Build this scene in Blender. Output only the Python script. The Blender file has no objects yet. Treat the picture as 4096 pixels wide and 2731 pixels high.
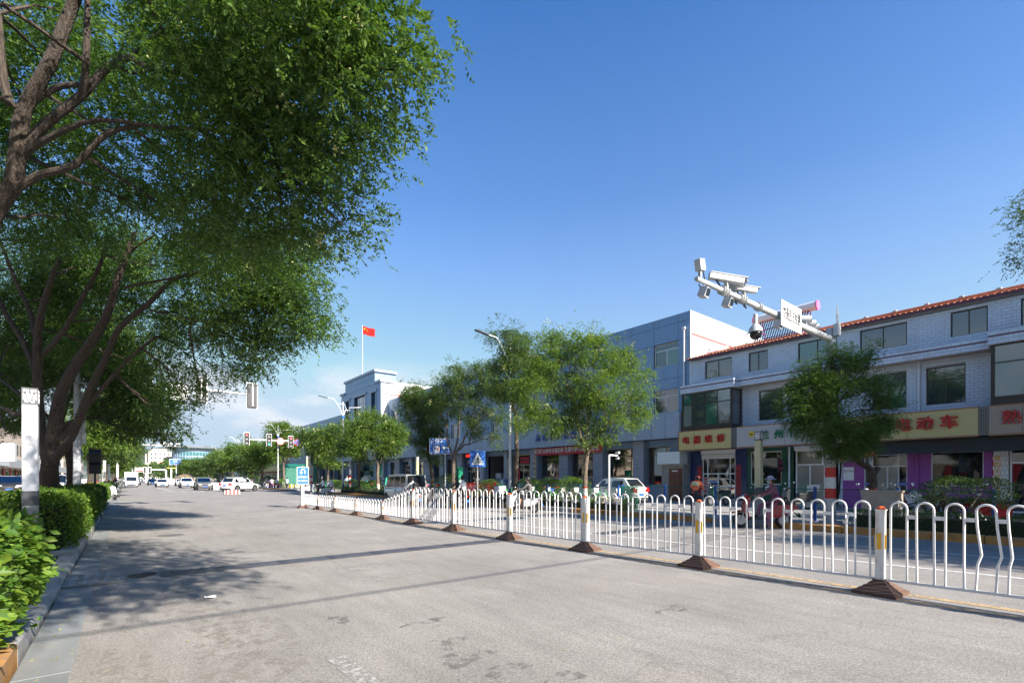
import bpy, bmesh, math, random
import numpy as np
from mathutils import Vector, Matrix, Euler

R = math.radians
sc = bpy.context.scene
COL = sc.collection

# ------------------------------------------------------------ camera, sky, sun, exposure
F_PX, HOR, CX, CAM_H = 1934.0, 1912.0, 2048.0, 1.6
TH = math.atan((CX - 500.0) / F_PX)          # road direction (+Y) lies this far left of the view axis
SN, CS = math.sin(TH), math.cos(TH)
cam_d = bpy.data.cameras.new('camera')
cam = bpy.data.objects.new('camera', cam_d)
COL.objects.link(cam)
cam.location = (0, 0, CAM_H)
cam.rotation_euler = (R(90), 0, -TH)
cam_d.sensor_width = 36.0
cam_d.lens = 36.0 * F_PX / 4096.0
cam_d.shift_y = (HOR - 1365.5) / 4096.0
cam_d.clip_start = 0.05
cam_d.clip_end = 12000
sc.camera = cam

SUN_EL, SUN_AZ = 31.0, 13.0                  # azimuth measured from -Y towards +X
sv = Vector((math.sin(R(SUN_AZ)) * math.cos(R(SUN_EL)), -math.cos(R(SUN_AZ)) * math.cos(R(SUN_EL)), math.sin(R(SUN_EL))))
sun_d = bpy.data.lights.new('sun', 'SUN')
sun_d.energy = 4.8
sun_d.angle = R(0.55)
sun_d.color = (1.0, 0.93, 0.83)
sun = bpy.data.objects.new('sun', sun_d)
COL.objects.link(sun)
sun.rotation_euler = sv.to_track_quat('Z', 'Y').to_euler()
sun.location = (0, 0, 60)

world = bpy.data.worlds.new('World')
sc.world = world
world.use_nodes = True
wn, wl = world.node_tree.nodes, world.node_tree.links
wn.clear()
w_out = wn.new('ShaderNodeOutputWorld')
w_bg = wn.new('ShaderNodeBackground')
w_sky = wn.new('ShaderNodeTexSky')
w_sky.sky_type = 'NISHITA'
w_sky.sun_disc = False
w_sky.sun_elevation = R(SUN_EL)
# nishita: rotation 0 puts the sun at +Y, growing clockwise seen from above
w_sky.sun_rotation = math.atan2(sv.x, sv.y)
w_sky.altitude = 900
w_sky.air_density = 1.0
w_sky.dust_density = 0.55
w_sky.ozone_density = 3.0
w_bg.inputs['Strength'].default_value = 0.1
# small fair-weather clouds low in the sky
tc = wn.new('ShaderNodeTexCoord')
mp = wn.new('ShaderNodeMapping'); mp.inputs['Scale'].default_value = (5.0, 5.0, 13.0); mp.inputs['Location'].default_value = (1.3, 0.55, 0.0)
nz = wn.new('ShaderNodeTexNoise'); nz.inputs['Scale'].default_value = 1.0; nz.inputs['Detail'].default_value = 9; nz.inputs['Roughness'].default_value = 0.56
cr = wn.new('ShaderNodeValToRGB'); cr.color_ramp.elements[0].position = 0.44; cr.color_ramp.elements[1].position = 0.575
sep = wn.new('ShaderNodeSeparateXYZ')
band = wn.new('ShaderNodeValToRGB')
be = band.color_ramp.elements
be[0].position = 0.035; be[0].color = (0, 0, 0, 1)
be[1].position = 0.115; be[1].color = (1, 1, 1, 1)
e = be.new(0.175); e.color = (0.75, 0.75, 0.75, 1)
e = be.new(0.235); e.color = (0, 0, 0, 1)
mul = wn.new('ShaderNodeMath'); mul.operation = 'MULTIPLY'
mul2 = wn.new('ShaderNodeMath'); mul2.operation = 'MULTIPLY'; mul2.inputs[1].default_value = 0.92
mix = wn.new('ShaderNodeMixRGB'); mix.inputs['Color2'].default_value = (3.6, 3.75, 4.0, 1)
wl.new(tc.outputs['Generated'], mp.inputs['Vector']); wl.new(mp.outputs[0], nz.inputs['Vector'])
wl.new(nz.outputs['Fac'], cr.inputs['Fac'])
wl.new(tc.outputs['Generated'], sep.inputs[0]); wl.new(sep.outputs['Z'], band.inputs['Fac'])
wl.new(cr.outputs['Color'], mul.inputs[0]); wl.new(band.outputs['Color'], mul.inputs[1])
wl.new(mul.outputs[0], mul2.inputs[0]); wl.new(mul2.outputs[0], mix.inputs['Fac'])
gam = wn.new('ShaderNodeHueSaturation'); gam.inputs['Saturation'].default_value = 1.34; gam.inputs['Hue'].default_value = 0.507
wl.new(w_sky.outputs['Color'], gam.inputs['Color'])
cap_ = wn.new('ShaderNodeMixRGB'); cap_.blend_type = 'DARKEN'; cap_.inputs['Fac'].default_value = 1.0; cap_.inputs['Color2'].default_value = (2.35, 2.85, 3.55, 1)   # pale horizon never brighter than this
wl.new(gam.outputs['Color'], cap_.inputs['Color1'])
pale = wn.new('ShaderNodeValToRGB'); pe = pale.color_ramp.elements      # air-light: the sky pales evenly towards the horizon
pe[0].position = 0.0; pe[0].color = (.95, .95, .95, 1); pe[1].position = 0.80; pe[1].color = (0, 0, 0, 1)
for q_, v_ in ((.12, .8), (.28, .46), (.49, .17)):
    e = pe.new(q_); e.color = (v_, v_, v_, 1)
mixp = wn.new('ShaderNodeMixRGB'); mixp.inputs['Color2'].default_value = (2.3, 2.95, 3.5, 1)
wl.new(sep.outputs['Z'], pale.inputs['Fac']); wl.new(pale.outputs['Color'], mixp.inputs['Fac'])
wl.new(cap_.outputs['Color'], mixp.inputs['Color1']); wl.new(mixp.outputs['Color'], mix.inputs['Color1'])
wl.new(mix.outputs['Color'], w_bg.inputs['Color'])
wl.new(w_bg.outputs[0], w_out.inputs['Surface'])

sc.view_settings.view_transform = 'Standard'
sc.view_settings.look = 'None'
sc.view_settings.gamma = 1.0
sc.view_settings.exposure = 1.4
sc.view_settings.use_curve_mapping = False
sc.render.engine = 'CYCLES'
try:
    sc.cycles.max_bounces = 6; sc.cycles.transparent_max_bounces = 12; sc.cycles.use_denoising = True
except Exception:
    pass

# ------------------------------------------------------------ survey helpers: photograph -> place
def at_d(px, d, py=None):
    l = (px - CX) / F_PX * d
    x, y = SN * d + CS * l, CS * d - SN * l
    return (x, y) if py is None else Vector((x, y, CAM_H - (py - HOR) / F_PX * d))
def on_ground(px, py, z=0.0):
    return at_d(px, F_PX * (CAM_H - z) / (py - HOR), py)
def on_x(px, X, py=HOR):                     # point on the plane x = X
    return at_d(px, X / (SN + CS * (px - CX) / F_PX), py)
def on_y(px, Y, py=HOR):
    return at_d(px, Y / (CS - SN * (px - CX) / F_PX), py)

# ------------------------------------------------------------ materials
MATS = {}
def mat(name, col, rough=0.6, metal=0.0, spec=0.5, noise=0.0, nscale=8.0, bump=0.0, bscale=60.0, dirt=None, coat=0.0, transl=0.0, emit=None, island=0.0, alpha=None, stretch=None, obj_coord=False):
    if name in MATS: return MATS[name]
    m = bpy.data.materials.new(name); m.use_nodes = True
    n, l = m.node_tree.nodes, m.node_tree.links
    b = n['Principled BSDF']
    b.inputs['Base Color'].default_value = (*col, 1)
    b.inputs['Roughness'].default_value = rough
    b.inputs['Metallic'].default_value = metal
    b.inputs['Specular IOR Level'].default_value = spec
    b.inputs['Coat Weight'].default_value = coat
    src = None
    geo = n.new('ShaderNodeNewGeometry')
    vec = geo.outputs['Position']
    if obj_coord:
        vec = n.new('ShaderNodeTexCoord').outputs['Object']
    if stretch:
        mpp = n.new('ShaderNodeMapping'); mpp.inputs['Scale'].default_value = stretch
        l.new(vec, mpp.inputs['Vector']); vec = mpp.outputs[0]
    if noise > 0:
        t = n.new('ShaderNodeTexNoise'); t.inputs['Scale'].default_value = nscale; t.inputs['Detail'].default_value = 6
        l.new(vec, t.inputs['Vector'])
        r = n.new('ShaderNodeValToRGB')
        r.color_ramp.elements[0].position = 0.3; r.color_ramp.elements[1].position = 0.7
        r.color_ramp.elements[0].color = (*[c * (1 - noise) for c in col], 1)
        r.color_ramp.elements[1].color = (*[min(1, c * (1 + noise)) for c in col], 1)
        l.new(t.outputs['Fac'], r.inputs['Fac']); src = r.outputs['Color']
    if dirt:
        t = n.new('ShaderNodeTexNoise'); t.inputs['Scale'].default_value = dirt[1]; t.inputs['Detail'].default_value = 8; t.inputs['Roughness'].default_value = 0.7
        if len(dirt) > 3:
            mpp = n.new('ShaderNodeMapping'); mpp.inputs['Scale'].default_value = dirt[3]
            l.new(geo.outputs['Position'], mpp.inputs['Vector']); l.new(mpp.outputs[0], t.inputs['Vector'])
        else: l.new(vec, t.inputs['Vector'])
        r = n.new('ShaderNodeValToRGB'); r.color_ramp.elements[0].position = 0.52; r.color_ramp.elements[1].position = 0.72
        l.new(t.outputs['Fac'], r.inputs['Fac'])
        mu = n.new('ShaderNodeMath'); mu.operation = 'MULTIPLY'; mu.inputs[1].default_value = dirt[2]
        l.new(r.outputs['Color'], mu.inputs[0])
        x = n.new('ShaderNodeMixRGB'); x.inputs['Color1'].default_value = (*col, 1); x.inputs['Color2'].default_value = (*dirt[0], 1)
        l.new(mu.outputs[0], x.inputs['Fac'])
        if src: l.new(src, x.inputs['Color1'])
        src = x.outputs['Color']
    if island > 0:
        hs = n.new('ShaderNodeHueSaturation')
        if src: l.new(src, hs.inputs['Color'])
        else: hs.inputs['Color'].default_value = (*col, 1)
        mr = n.new('ShaderNodeMapRange'); mr.inputs['To Min'].default_value = 1 - island; mr.inputs['To Max'].default_value = 1 + island
        l.new(geo.outputs['Random Per Island'], mr.inputs['Value']); l.new(mr.outputs[0], hs.inputs['Value'])
        if transl > 0:
            mh = n.new('ShaderNodeMath'); mh.operation = 'MULTIPLY_ADD'; mh.inputs[1].default_value = -0.06; mh.inputs[2].default_value = 0.525
            l.new(geo.outputs['Random Per Island'], mh.inputs[0]); l.new(mh.outputs[0], hs.inputs['Hue'])
        src = hs.outputs['Color']
    if src: l.new(src, b.inputs['Base Color'])
    if bump > 0:
        t = n.new('ShaderNodeTexNoise'); t.inputs['Scale'].default_value = bscale; t.inputs['Detail'].default_value = 4
        l.new(vec, t.inputs['Vector'])
        bp = n.new('ShaderNodeBump'); bp.inputs['Strength'].default_value = bump; bp.inputs['Distance'].default_value = 0.02
        l.new(t.outputs['Fac'], bp.inputs['Height']); l.new(bp.outputs[0], b.inputs['Normal'])
    if transl > 0:
        tr = n.new('ShaderNodeBsdfTranslucent'); ms = n.new('ShaderNodeMixShader'); ms.inputs['Fac'].default_value = transl
        tr.inputs['Color'].default_value = (min(1, col[0] * 1.9), min(1, col[1] * 1.75), col[2] * 0.7, 1)
        l.new(b.outputs[0], ms.inputs[1]); l.new(tr.outputs[0], ms.inputs[2]); l.new(ms.outputs[0], n['Material Output'].inputs['Surface'])
    if emit:
        b.inputs['Emission Color'].default_value = (*emit[0], 1); b.inputs['Emission Strength'].default_value = emit[1]
    if alpha is not None:
        b.inputs['Alpha'].default_value = alpha
    MATS[name] = m
    return m

def glass(name, tint, rough=0.02, through=0.25, wav=0.0, ior=1.9, refl=0.92):
    """Window glass: partly see-through, mirror reflection that grows at grazing angles."""
    if name in MATS: return MATS[name]
    m = bpy.data.materials.new(name); m.use_nodes = True
    n, l = m.node_tree.nodes, m.node_tree.links
    b = n['Principled BSDF']
    b.inputs['Base Color'].default_value = (*tint, 1); b.inputs['Roughness'].default_value = rough
    b.inputs['Specular IOR Level'].default_value = 0.9; b.inputs['IOR'].default_value = 1.55
    tr = n.new('ShaderNodeBsdfTransparent'); tr.inputs['Color'].default_value = (0.75, 0.85, 0.85, 1)
    ms = n.new('ShaderNodeMixShader'); ms.inputs['Fac'].default_value = through
    gl = n.new('ShaderNodeBsdfGlossy'); gl.inputs['Roughness'].default_value = rough; gl.inputs['Color'].default_value = (refl, refl, refl, 1)
    fr = n.new('ShaderNodeFresnel'); fr.inputs['IOR'].default_value = ior
    m2 = n.new('ShaderNodeMixShader')
    l.new(b.outputs[0], ms.inputs[1]); l.new(tr.outputs[0], ms.inputs[2])
    l.new(fr.outputs[0], m2.inputs['Fac']); l.new(ms.outputs[0], m2.inputs[1]); l.new(gl.outputs[0], m2.inputs[2])
    l.new(m2.outputs[0], n['Material Output'].inputs['Surface'])
    if wav > 0:
        t = n.new('ShaderNodeTexNoise'); t.inputs['Scale'].default_value = 0.9; t.inputs['Detail'].default_value = 1
        g = n.new('ShaderNodeNewGeometry'); l.new(g.outputs['Position'], t.inputs['Vector'])
        bp = n.new('ShaderNodeBump'); bp.inputs['Strength'].default_value = wav; bp.inputs['Distance'].default_value = 0.05
        l.new(t.outputs['Fac'], bp.inputs['Height']); l.new(bp.outputs[0], gl.inputs['Normal']); l.new(bp.outputs[0], b.inputs['Normal'])
    MATS[name] = m
    return m

def asphalt(name, col, patch=0.16, track=True):
    m = bpy.data.materials.new(name); m.use_nodes = True
    n, l = m.node_tree.nodes, m.node_tree.links
    b = n['Principled BSDF']; b.inputs['Roughness'].default_value = 0.88; b.inputs['Specular IOR Level'].default_value = 0.35
    g = n.new('ShaderNodeNewGeometry')
    def ns(scale, det, rough=0.6, st=None):
        t = n.new('ShaderNodeTexNoise'); t.inputs['Scale'].default_value = scale; t.inputs['Detail'].default_value = det; t.inputs['Roughness'].default_value = rough
        if st:
            q = n.new('ShaderNodeMapping'); q.inputs['Scale'].default_value = st; l.new(g.outputs['Position'], q.inputs['Vector']); l.new(q.outputs[0], t.inputs['Vector'])
        else: l.new(g.outputs['Position'], t.inputs['Vector'])
        return t.outputs['Fac']
    def ramp(fac, p0, c0, p1, c1):
        r = n.new('ShaderNodeValToRGB'); e = r.color_ramp.elements
        e[0].position, e[0].color, e[1].position, e[1].color = p0, (*c0, 1), p1, (*c1, 1); l.new(fac, r.inputs['Fac']); return r.outputs['Color']
    def mx(mode, fac, a, b_):
        x = n.new('ShaderNodeMixRGB'); x.blend_type = mode
        if isinstance(fac, float): x.inputs['Fac'].default_value = fac
        else: l.new(fac, x.inputs['Fac'])
        l.new(a, x.inputs['Color1'])
        if isinstance(b_, tuple): x.inputs['Color2'].default_value = (*b_, 1)
        else: l.new(b_, x.inputs['Color2'])
        return x.outputs['Color']
    base = ramp(ns(0.5, 5), 0.3, tuple(c * (1 - patch) for c in col), 0.72, tuple(c * (1 + patch) for c in col))
    base = mx('MULTIPLY', 0.75, base, ramp(ns(5.0, 4, 0.6, (1.0, 0.16, 1.0)), 0.3, (0.84, 0.84, 0.84), 0.7, (1.1, 1.1, 1.1)))   # streaks along the lanes
    v = n.new('ShaderNodeTexVoronoi'); v.inputs['Scale'].default_value = 130; l.new(g.outputs['Position'], v.inputs['Vector'])
    base = mx('MULTIPLY', 0.8, base, ramp(v.outputs['Color'], 0.15, (0.62, 0.62, 0.62), 0.85, (1.36, 1.36, 1.35)))             # stone grains
    base = mx('MULTIPLY', 0.6, base, ramp(ns(38.0, 3), 0.35, (0.72, 0.72, 0.72), 0.65, (1.25, 1.25, 1.25)))
    # faint sandy film and a few dark stains
    base = mx('MIX', ramp(ns(0.33, 6, 0.65), 0.56, (0, 0, 0), 0.82, (0.55, 0.55, 0.55)), base, (col[0] * 1.25, col[1] * 1.1, col[2] * 0.9))
    base = mx('MIX', ramp(ns(0.9, 7, 0.72, (1.4, 0.9, 1)), 0.66, (0, 0, 0), 0.78, (0.62, 0.62, 0.62)), base, tuple(c * 0.52 for c in col))
    # hairline cracks
    v2 = n.new('ShaderNodeTexVoronoi'); v2.feature = 'DISTANCE_TO_EDGE'; v2.inputs['Scale'].default_value = 0.23
    wn_ = n.new('ShaderNodeTexNoise'); wn_.inputs['Scale'].default_value = 1.1; wn_.inputs['Detail'].default_value = 8
    l.new(g.outputs['Position'], wn_.inputs['Vector'])
    wmx = n.new('ShaderNodeMixRGB'); wmx.blend_type = 'ADD'; wmx.inputs['Fac'].default_value = 1.6
    l.new(g.outputs['Position'], wmx.inputs['Color1']); l.new(wn_.outputs['Color'], wmx.inputs['Color2']); l.new(wmx.outputs[0], v2.inputs['Vector'])
    base = mx('MIX', ramp(v2.outputs['Distance'], 0.0006, (0.28, 0.28, 0.28), 0.0018, (0, 0, 0)), base, tuple(c * 0.4 for c in col))
    l.new(base, b.inputs['Base Color'])
    bp = n.new('ShaderNodeBump'); bp.inputs['Strength'].default_value = 0.5; bp.inputs['Distance'].default_value = 0.006
    l.new(v.outputs['Distance'], bp.inputs['Height']); l.new(bp.outputs[0], b.inputs['Normal'])
    return m

def banded(name, bands, axis='Z', rough=0.5, noise=0.1):
    """Paint bands up a pole or trunk by object height."""
    if name in MATS: return MATS[name]
    m = bpy.data.materials.new(name); m.use_nodes = True
    n, l = m.node_tree.nodes, m.node_tree.links
    b = n['Principled BSDF']; b.inputs['Roughness'].default_value = rough
    t = n.new('ShaderNodeNewGeometry'); s = n.new('ShaderNodeSeparateXYZ'); l.new(t.outputs['Position'], s.inputs[0])
    nzz = n.new('ShaderNodeTexNoise'); nzz.inputs['Scale'].default_value = 22; nzz.inputs['Detail'].default_value = 4; l.new(t.outputs['Position'], nzz.inputs['Vector'])
    ad = n.new('ShaderNodeMath'); ad.operation = 'MULTIPLY_ADD'; ad.inputs[1].default_value = noise * 0.4; l.new(nzz.outputs['Fac'], ad.inputs[0]); l.new(s.outputs[axis], ad.inputs[2])
    mr = n.new('ShaderNodeMapRange'); mr.inputs['From Max'].default_value = 10.0; l.new(ad.outputs[0], mr.inputs['Value'])
    r = n.new('ShaderNodeValToRGB'); r.color_ramp.interpolation = 'CONSTANT'; e = r.color_ramp.elements
    e[0].position = 0; e[0].color = (*bands[0][1], 1); e[1].position = bands[1][0] / 10.0; e[1].color = (*bands[1][1], 1)
    for z, c in bands[2:]:
        q = e.new(z / 10.0); q.color = (*c, 1)
    l.new(mr.outputs[0], r.inputs['Fac'])
    x = n.new('ShaderNodeMixRGB'); x.blend_type = 'MULTIPLY'; x.inputs['Fac'].default_value = 0.55
    r2 = n.new('ShaderNodeValToRGB'); r2.color_ramp.elements[0].color = (0.45, 0.42, 0.4, 1); r2.color_ramp.elements[0].position = 0.3; r2.color_ramp.elements[1].position = 0.6
    l.new(nzz.outputs['Fac'], r2.inputs['Fac']); l.new(r.outputs['Color'], x.inputs['Color1']); l.new(r2.outputs['Color'], x.inputs['Color2'])
    l.new(x.outputs[0], b.inputs['Base Color'])
    bp = n.new('ShaderNodeBump'); bp.inputs['Strength'].default_value = 0.3 + noise; bp.inputs['Distance'].default_value = 0.01; l.new(nzz.outputs['Fac'], bp.inputs['Height']); l.new(bp.outputs[0], b.inputs['Normal'])
    MATS[name] = m
    return m

# ------------------------------------------------------------ mesh helpers
class MB:
    def __init__(s): s.v = []; s.f = []; s.m = []
    def add(s, vs, fs, mi=0):
        o = len(s.v); s.v.extend([tuple(p) for p in vs]); s.f.extend([tuple(i + o for i in f) for f in fs]); s.m.extend([mi] * len(fs)); return s
    def box(s, x0, x1, y0, y1, z0, z1, mi=0):
        return s.add([(x0, y0, z0), (x1, y0, z0), (x1, y1, z0), (x0, y1, z0), (x0, y0, z1), (x1, y0, z1), (x1, y1, z1), (x0, y1, z1)],
                     [(0, 3, 2, 1), (4, 5, 6, 7), (0, 1, 5, 4), (1, 2, 6, 5), (2, 3, 7, 6), (3, 0, 4, 7)], mi)
    def cbox(s, c, d, rot=None, mi=0):
        h = [Vector((a * d[0] / 2, b * d[1] / 2, e_ * d[2] / 2)) for e_ in (-1, 1) for a, b in ((-1, -1), (1, -1), (1, 1), (-1, 1))]
        M_ = rot if rot is not None else Matrix.Identity(3)
        return s.add([Vector(c) + M_ @ p for p in h], [(0, 3, 2, 1), (4, 5, 6, 7), (0, 1, 5, 4), (1, 2, 6, 5), (2, 3, 7, 6), (3, 0, 4, 7)], mi)
    def tube(s, pts, rad, n=8, mi=0, cap=True):
        pts = [Vector(p) for p in pts]
        if not hasattr(rad, '__len__'): rad = [rad] * len(pts)
        vs, fs = [], []; up = None
        for i, p in enumerate(pts):
            t = (pts[min(i + 1, len(pts) - 1)] - pts[max(i - 1, 0)])
            if t.length < 1e-9: t = Vector((0, 0, 1))
            t.normalize()
            if up is None: up = Vector((0, 0, 1)) if abs(t.z) < 0.9 else Vector((1, 0, 0))
            a = t.cross(up)
            if a.length < 1e-6: a = t.orthogonal()
            a.normalize(); b = t.cross(a); up = -b if False else up
            for k in range(n):
                q = 2 * math.pi * k / n
                vs.append(p + (a * math.cos(q) + b * math.sin(q)) * rad[i])
        for i in range(len(pts) - 1):
            for k in range(n):
                k2 = (k + 1) % n
                fs.append((i * n + k, i * n + k2, (i + 1) * n + k2, (i + 1) * n + k))
        if cap:
            fs.append(tuple(range(n))[::-1]); fs.append(tuple((len(pts) - 1) * n + k for k in range(n)))
        return s.add(vs, fs, mi)
    def lathe(s, prof, n=16, c=(0, 0, 0), axis='Z', mi=0):
        vs, fs = [], []
        for r_, z in prof:
            for k in range(n):
                q = 2 * math.pi * k / n; a, b = r_ * math.cos(q), r_ * math.sin(q)
                p = (a, b, z) if axis == 'Z' else ((z, a, b) if axis == 'X' else (b, z, a))
                vs.append((p[0] + c[0], p[1] + c[1], p[2] + c[2]))
        for i in range(len(prof) - 1):
            for k in range(n):
                k2 = (k + 1) % n; fs.append((i * n + k, i * n + k2, (i + 1) * n + k2, (i + 1) * n + k))
        fs.append(tuple(range(n))[::-1]); fs.append(tuple((len(prof) - 1) * n + k for k in range(n)))
        return s.add(vs, fs, mi)
    def ball(s, c, r, n=10, m=7, mi=0, sc_=(1, 1, 1)):
        prof = [(max(1e-4, r * math.sin(math.pi * i / m)), -r * math.cos(math.pi * i / m)) for i in range(m + 1)]
        b = MB().lathe(prof, n)
        return s.add([(p[0] * sc_[0] + c[0], p[1] * sc_[1] + c[1], p[2] * sc_[2] + c[2]) for p in b.v], b.f, mi)
    def prism(s, poly, d, mi=0):           # poly: 3D points in a plane, d: extrusion vector
        n = len(poly); d = Vector(d)
        vs = [Vector(p) for p in poly] + [Vector(p) + d for p in poly]
        fs = [tuple(range(n)), tuple(range(2 * n - 1, n - 1, -1))] + [(i, i + n, (i + 1) % n + n, (i + 1) % n) for i in range(n)]
        return s.add(vs, fs, mi)
    def build(s, name, mats, parent=None, smooth=False, kind=None, world=False, fix=True):
        me = bpy.data.meshes.new(name)
        vs = s.v
        if world and parent is not None:
            o = Vector((0, 0, 0)); q = parent
            while q: o += q.location; q = q.parent
            vs = [(p[0] - o.x, p[1] - o.y, p[2] - o.z) for p in vs]
        me.from_pydata(vs, [], s.f)
        if not isinstance(mats, (list, tuple)): mats = [mats]
        for m_ in mats: me.materials.append(m_)
        if len(mats) > 1: me.polygons.foreach_set('material_index', s.m)
        if fix and len(s.f) < 60000:
            bm = bmesh.new(); bm.from_mesh(me); bmesh.ops.recalc_face_normals(bm, faces=bm.faces); bm.to_mesh(me); bm.free()
        if smooth:
            me.polygons.foreach_set('use_smooth', [True] * len(me.polygons))
            try: me.set_sharp_from_angle(angle=R(38))
            except Exception: pass
        me.update()
        return link(name, me, parent, kind)

def link(name, me, parent=None, kind=None):
    o = bpy.data.objects.new(name, me); COL.objects.link(o)
    if parent is not None: o.parent = parent
    if kind: o['kind'] = kind
    return o
def thing(name, label, cat, loc=(0, 0, 0), rz=0.0, group=None):
    o = bpy.data.objects.new(name, None); COL.objects.link(o)
    o.location = loc; o.rotation_euler = (0, 0, rz); o.empty_display_size = 0.2
    return tag(o, label, cat, group)
def tag(o, label, cat, group=None):
    o['label'] = label; o['category'] = cat
    if group: o['group'] = group
    return o
def struct(o, label=None):
    o['kind'] = 'structure'
    if label: o['label'] = label
    return o
CH = {}
def kids(o):
    return [c for c in COL.objects if c.parent is o] if o.name not in CH else CH[o.name]
def copy_tree(o, loc=None, rz=None, label=None, group=None, parent=None, children=None):
    c = o.copy(); COL.objects.link(c)
    if parent is not None: c.parent = parent
    for k in o.children: copy_tree(k, parent=c)
    if loc is not None: c.location = loc
    if rz is not None: c.rotation_euler = (0, 0, rz)
    if label: c['label'] = label
    if group: c['group'] = group
    return c
def text(name, body, size, m, parent, loc, rot, extrude=0.01, align='CENTER', bold=0.0, sx=1.0, kind=None):
    """Lettering turned into a mesh. rot = (rx, ry, rz) of the text plane."""
    cu = bpy.data.curves.new(name, 'FONT'); cu.body = body; cu.size = size; cu.extrude = extrude
    cu.align_x = align; cu.align_y = 'CENTER'; cu.offset = bold; cu.resolution_u = 2
    t = bpy.data.objects.new(name, cu); COL.objects.link(t)
    dg = bpy.context.evaluated_depsgraph_get()
    me = bpy.data.meshes.new_from_object(t.evaluated_get(dg))
    bpy.data.objects.remove(t); bpy.data.curves.remove(cu)
    me.materials.clear(); me.materials.append(m)
    o = link(name, me, parent, kind)
    o.rotation_euler = rot; o.scale = (sx, 1, 1)
    l_ = Vector(loc)
    q = parent
    while q is not None: l_ -= q.location; q = q.parent
    o.location = l_
    return o
FACE_W = (R(90), 0, R(-90))     # a sign on a wall whose front looks towards -X
FACE_S = (R(90), 0, 0)          # front looks towards -Y

def quads_object(name, V, m, parent=None, kind='stuff', per=4):
    """V: (N*per, 3) vertex array, every `per` vertices one face."""
    me = bpy.data.meshes.new(name)
    nf = len(V) // per
    me.vertices.add(len(V)); me.vertices.foreach_set('co', np.ascontiguousarray(V, dtype=np.float32).ravel())
    me.loops.add(nf * per); me.loops.foreach_set('vertex_index', np.arange(nf * per, dtype=np.int32))
    me.polygons.add(nf)
    me.polygons.foreach_set('loop_start', np.arange(0, nf * per, per, dtype=np.int32))
    try: me.polygons.foreach_set('loop_total', np.full(nf, per, dtype=np.int32))
    except Exception: pass
    me.materials.append(m); me.update(calc_edges=True); me.validate()
    return link(name, me, parent, kind)

def unit(a): return a / np.maximum(np.linalg.norm(a, axis=1, keepdims=True), 1e-9)
def leaf_quads(rng, P, D, ln, wd, tilt=0.6):
    """One pointed leaf (a 4-vertex rhombus) at each point P growing along D."""
    n = len(P); D = unit(D + rng.normal(0, 0.15, (n, 3)))
    U = unit(rng.normal(0, 1, (n, 3)) * tilt + np.array([0, 0, 1.0])); S = unit(np.cross(D, U))
    L = ln * rng.uniform(0.55, 1.35, (n, 1)); Wd = wd * rng.uniform(0.6, 1.25, (n, 1))
    a = P; b = P + D * L * 0.42 + S * Wd * 0.5; c = P + D * L; d = P + D * L * 0.45 - S * Wd * 0.5
    return np.stack([a, b, c, d], 1).reshape(-1, 3)
def compound(rng, P, D, K, stem, ln, wd):
    """Pinnate leaves: K leaflets set in pairs along a drooping stem."""
    n = len(P); D = unit(D); side = unit(np.cross(D, np.array([0, 0, 1.0]) + rng.normal(0, 0.35, (n, 3))))
    st = stem * rng.uniform(0.7, 1.3, (n, 1)); out = []
    for k in range(K):
        if k == K - 1: t, s_ = 1.0, 0.0
        else: t, s_ = 0.25 + 0.7 * (k // 2) / max(1, (K - 1) // 2 - 0.5), (1 if k % 2 else -1)
        p = P + D * st * t - np.array([0, 0, 1.0]) * (st * t * t * 0.35)
        d = unit(D * (0.55 if s_ else 1.0) + side * s_ * 0.85 - np.array([0, 0, 0.22]))
        out.append(leaf_quads(rng, p, d, ln, wd, 0.45))
    return np.concatenate(out)

# ------------------------------------------------------------ shared materials
M = {}
M['white'] = mat('white_paint', (0.78, 0.78, 0.76), 0.42, noise=0.05, nscale=9, dirt=((0.42, 0.36, 0.28), 5.0, 0.35))
M['wmetal'] = mat('white_metal', (0.72, 0.73, 0.74), 0.38, noise=0.04, nscale=7)
M['galv'] = mat('galvanised', (0.5, 0.51, 0.5), 0.4, metal=0.5, noise=0.12, nscale=12)
M['steel'] = mat('bare_steel', (0.45, 0.46, 0.47), 0.3, metal=0.9)
M['black'] = mat('black_plastic', (0.018, 0.018, 0.02), 0.45)
M['rubber'] = mat('rubber', (0.02, 0.02, 0.021), 0.85, bump=0.2)
M['dark'] = mat('hollow_shade', (0.012, 0.013, 0.014), 0.8)  # near black, the shade of hollows put into the colour
M['red'] = mat('red_paint', (0.55, 0.03, 0.025), 0.4, noise=0.1)
M['orange'] = mat('orange_lens', (0.75, 0.12, 0.02), 0.25)
M['yellow'] = mat('yellow_reflector', (0.75, 0.42, 0.02), 0.3)
M['blue'] = mat('blue_sign', (0.015, 0.13, 0.5), 0.4)
M['signw'] = mat('sign_white', (0.82, 0.82, 0.82), 0.4)
M['conc'] = mat('concrete', (0.36, 0.35, 0.335), 0.85, noise=0.14, nscale=3, dirt=((0.12, 0.11, 0.1), 1.6, 0.5), bump=0.25, bscale=40)
M['kerb'] = mat('kerb_granite', (0.30, 0.295, 0.29), 0.8, noise=0.2, nscale=6, dirt=((0.13, 0.12, 0.11), 2.2, 0.5), bump=0.3, bscale=90)
M['slab'] = mat('gutter_slab', (0.20, 0.212, 0.215), 0.75, noise=0.18, nscale=2.2, dirt=((0.33, 0.28, 0.22), 1.1, 0.6), bump=0.2, bscale=70, stretch=(1, 0.4, 1))
M['kyel'] = mat('kerb_yellow', (0.42, 0.20, 0.05), 0.8, noise=0.2, nscale=5, dirt=((0.20, 0.18, 0.16), 3.2, 0.95), bump=0.3, bscale=60)
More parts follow.
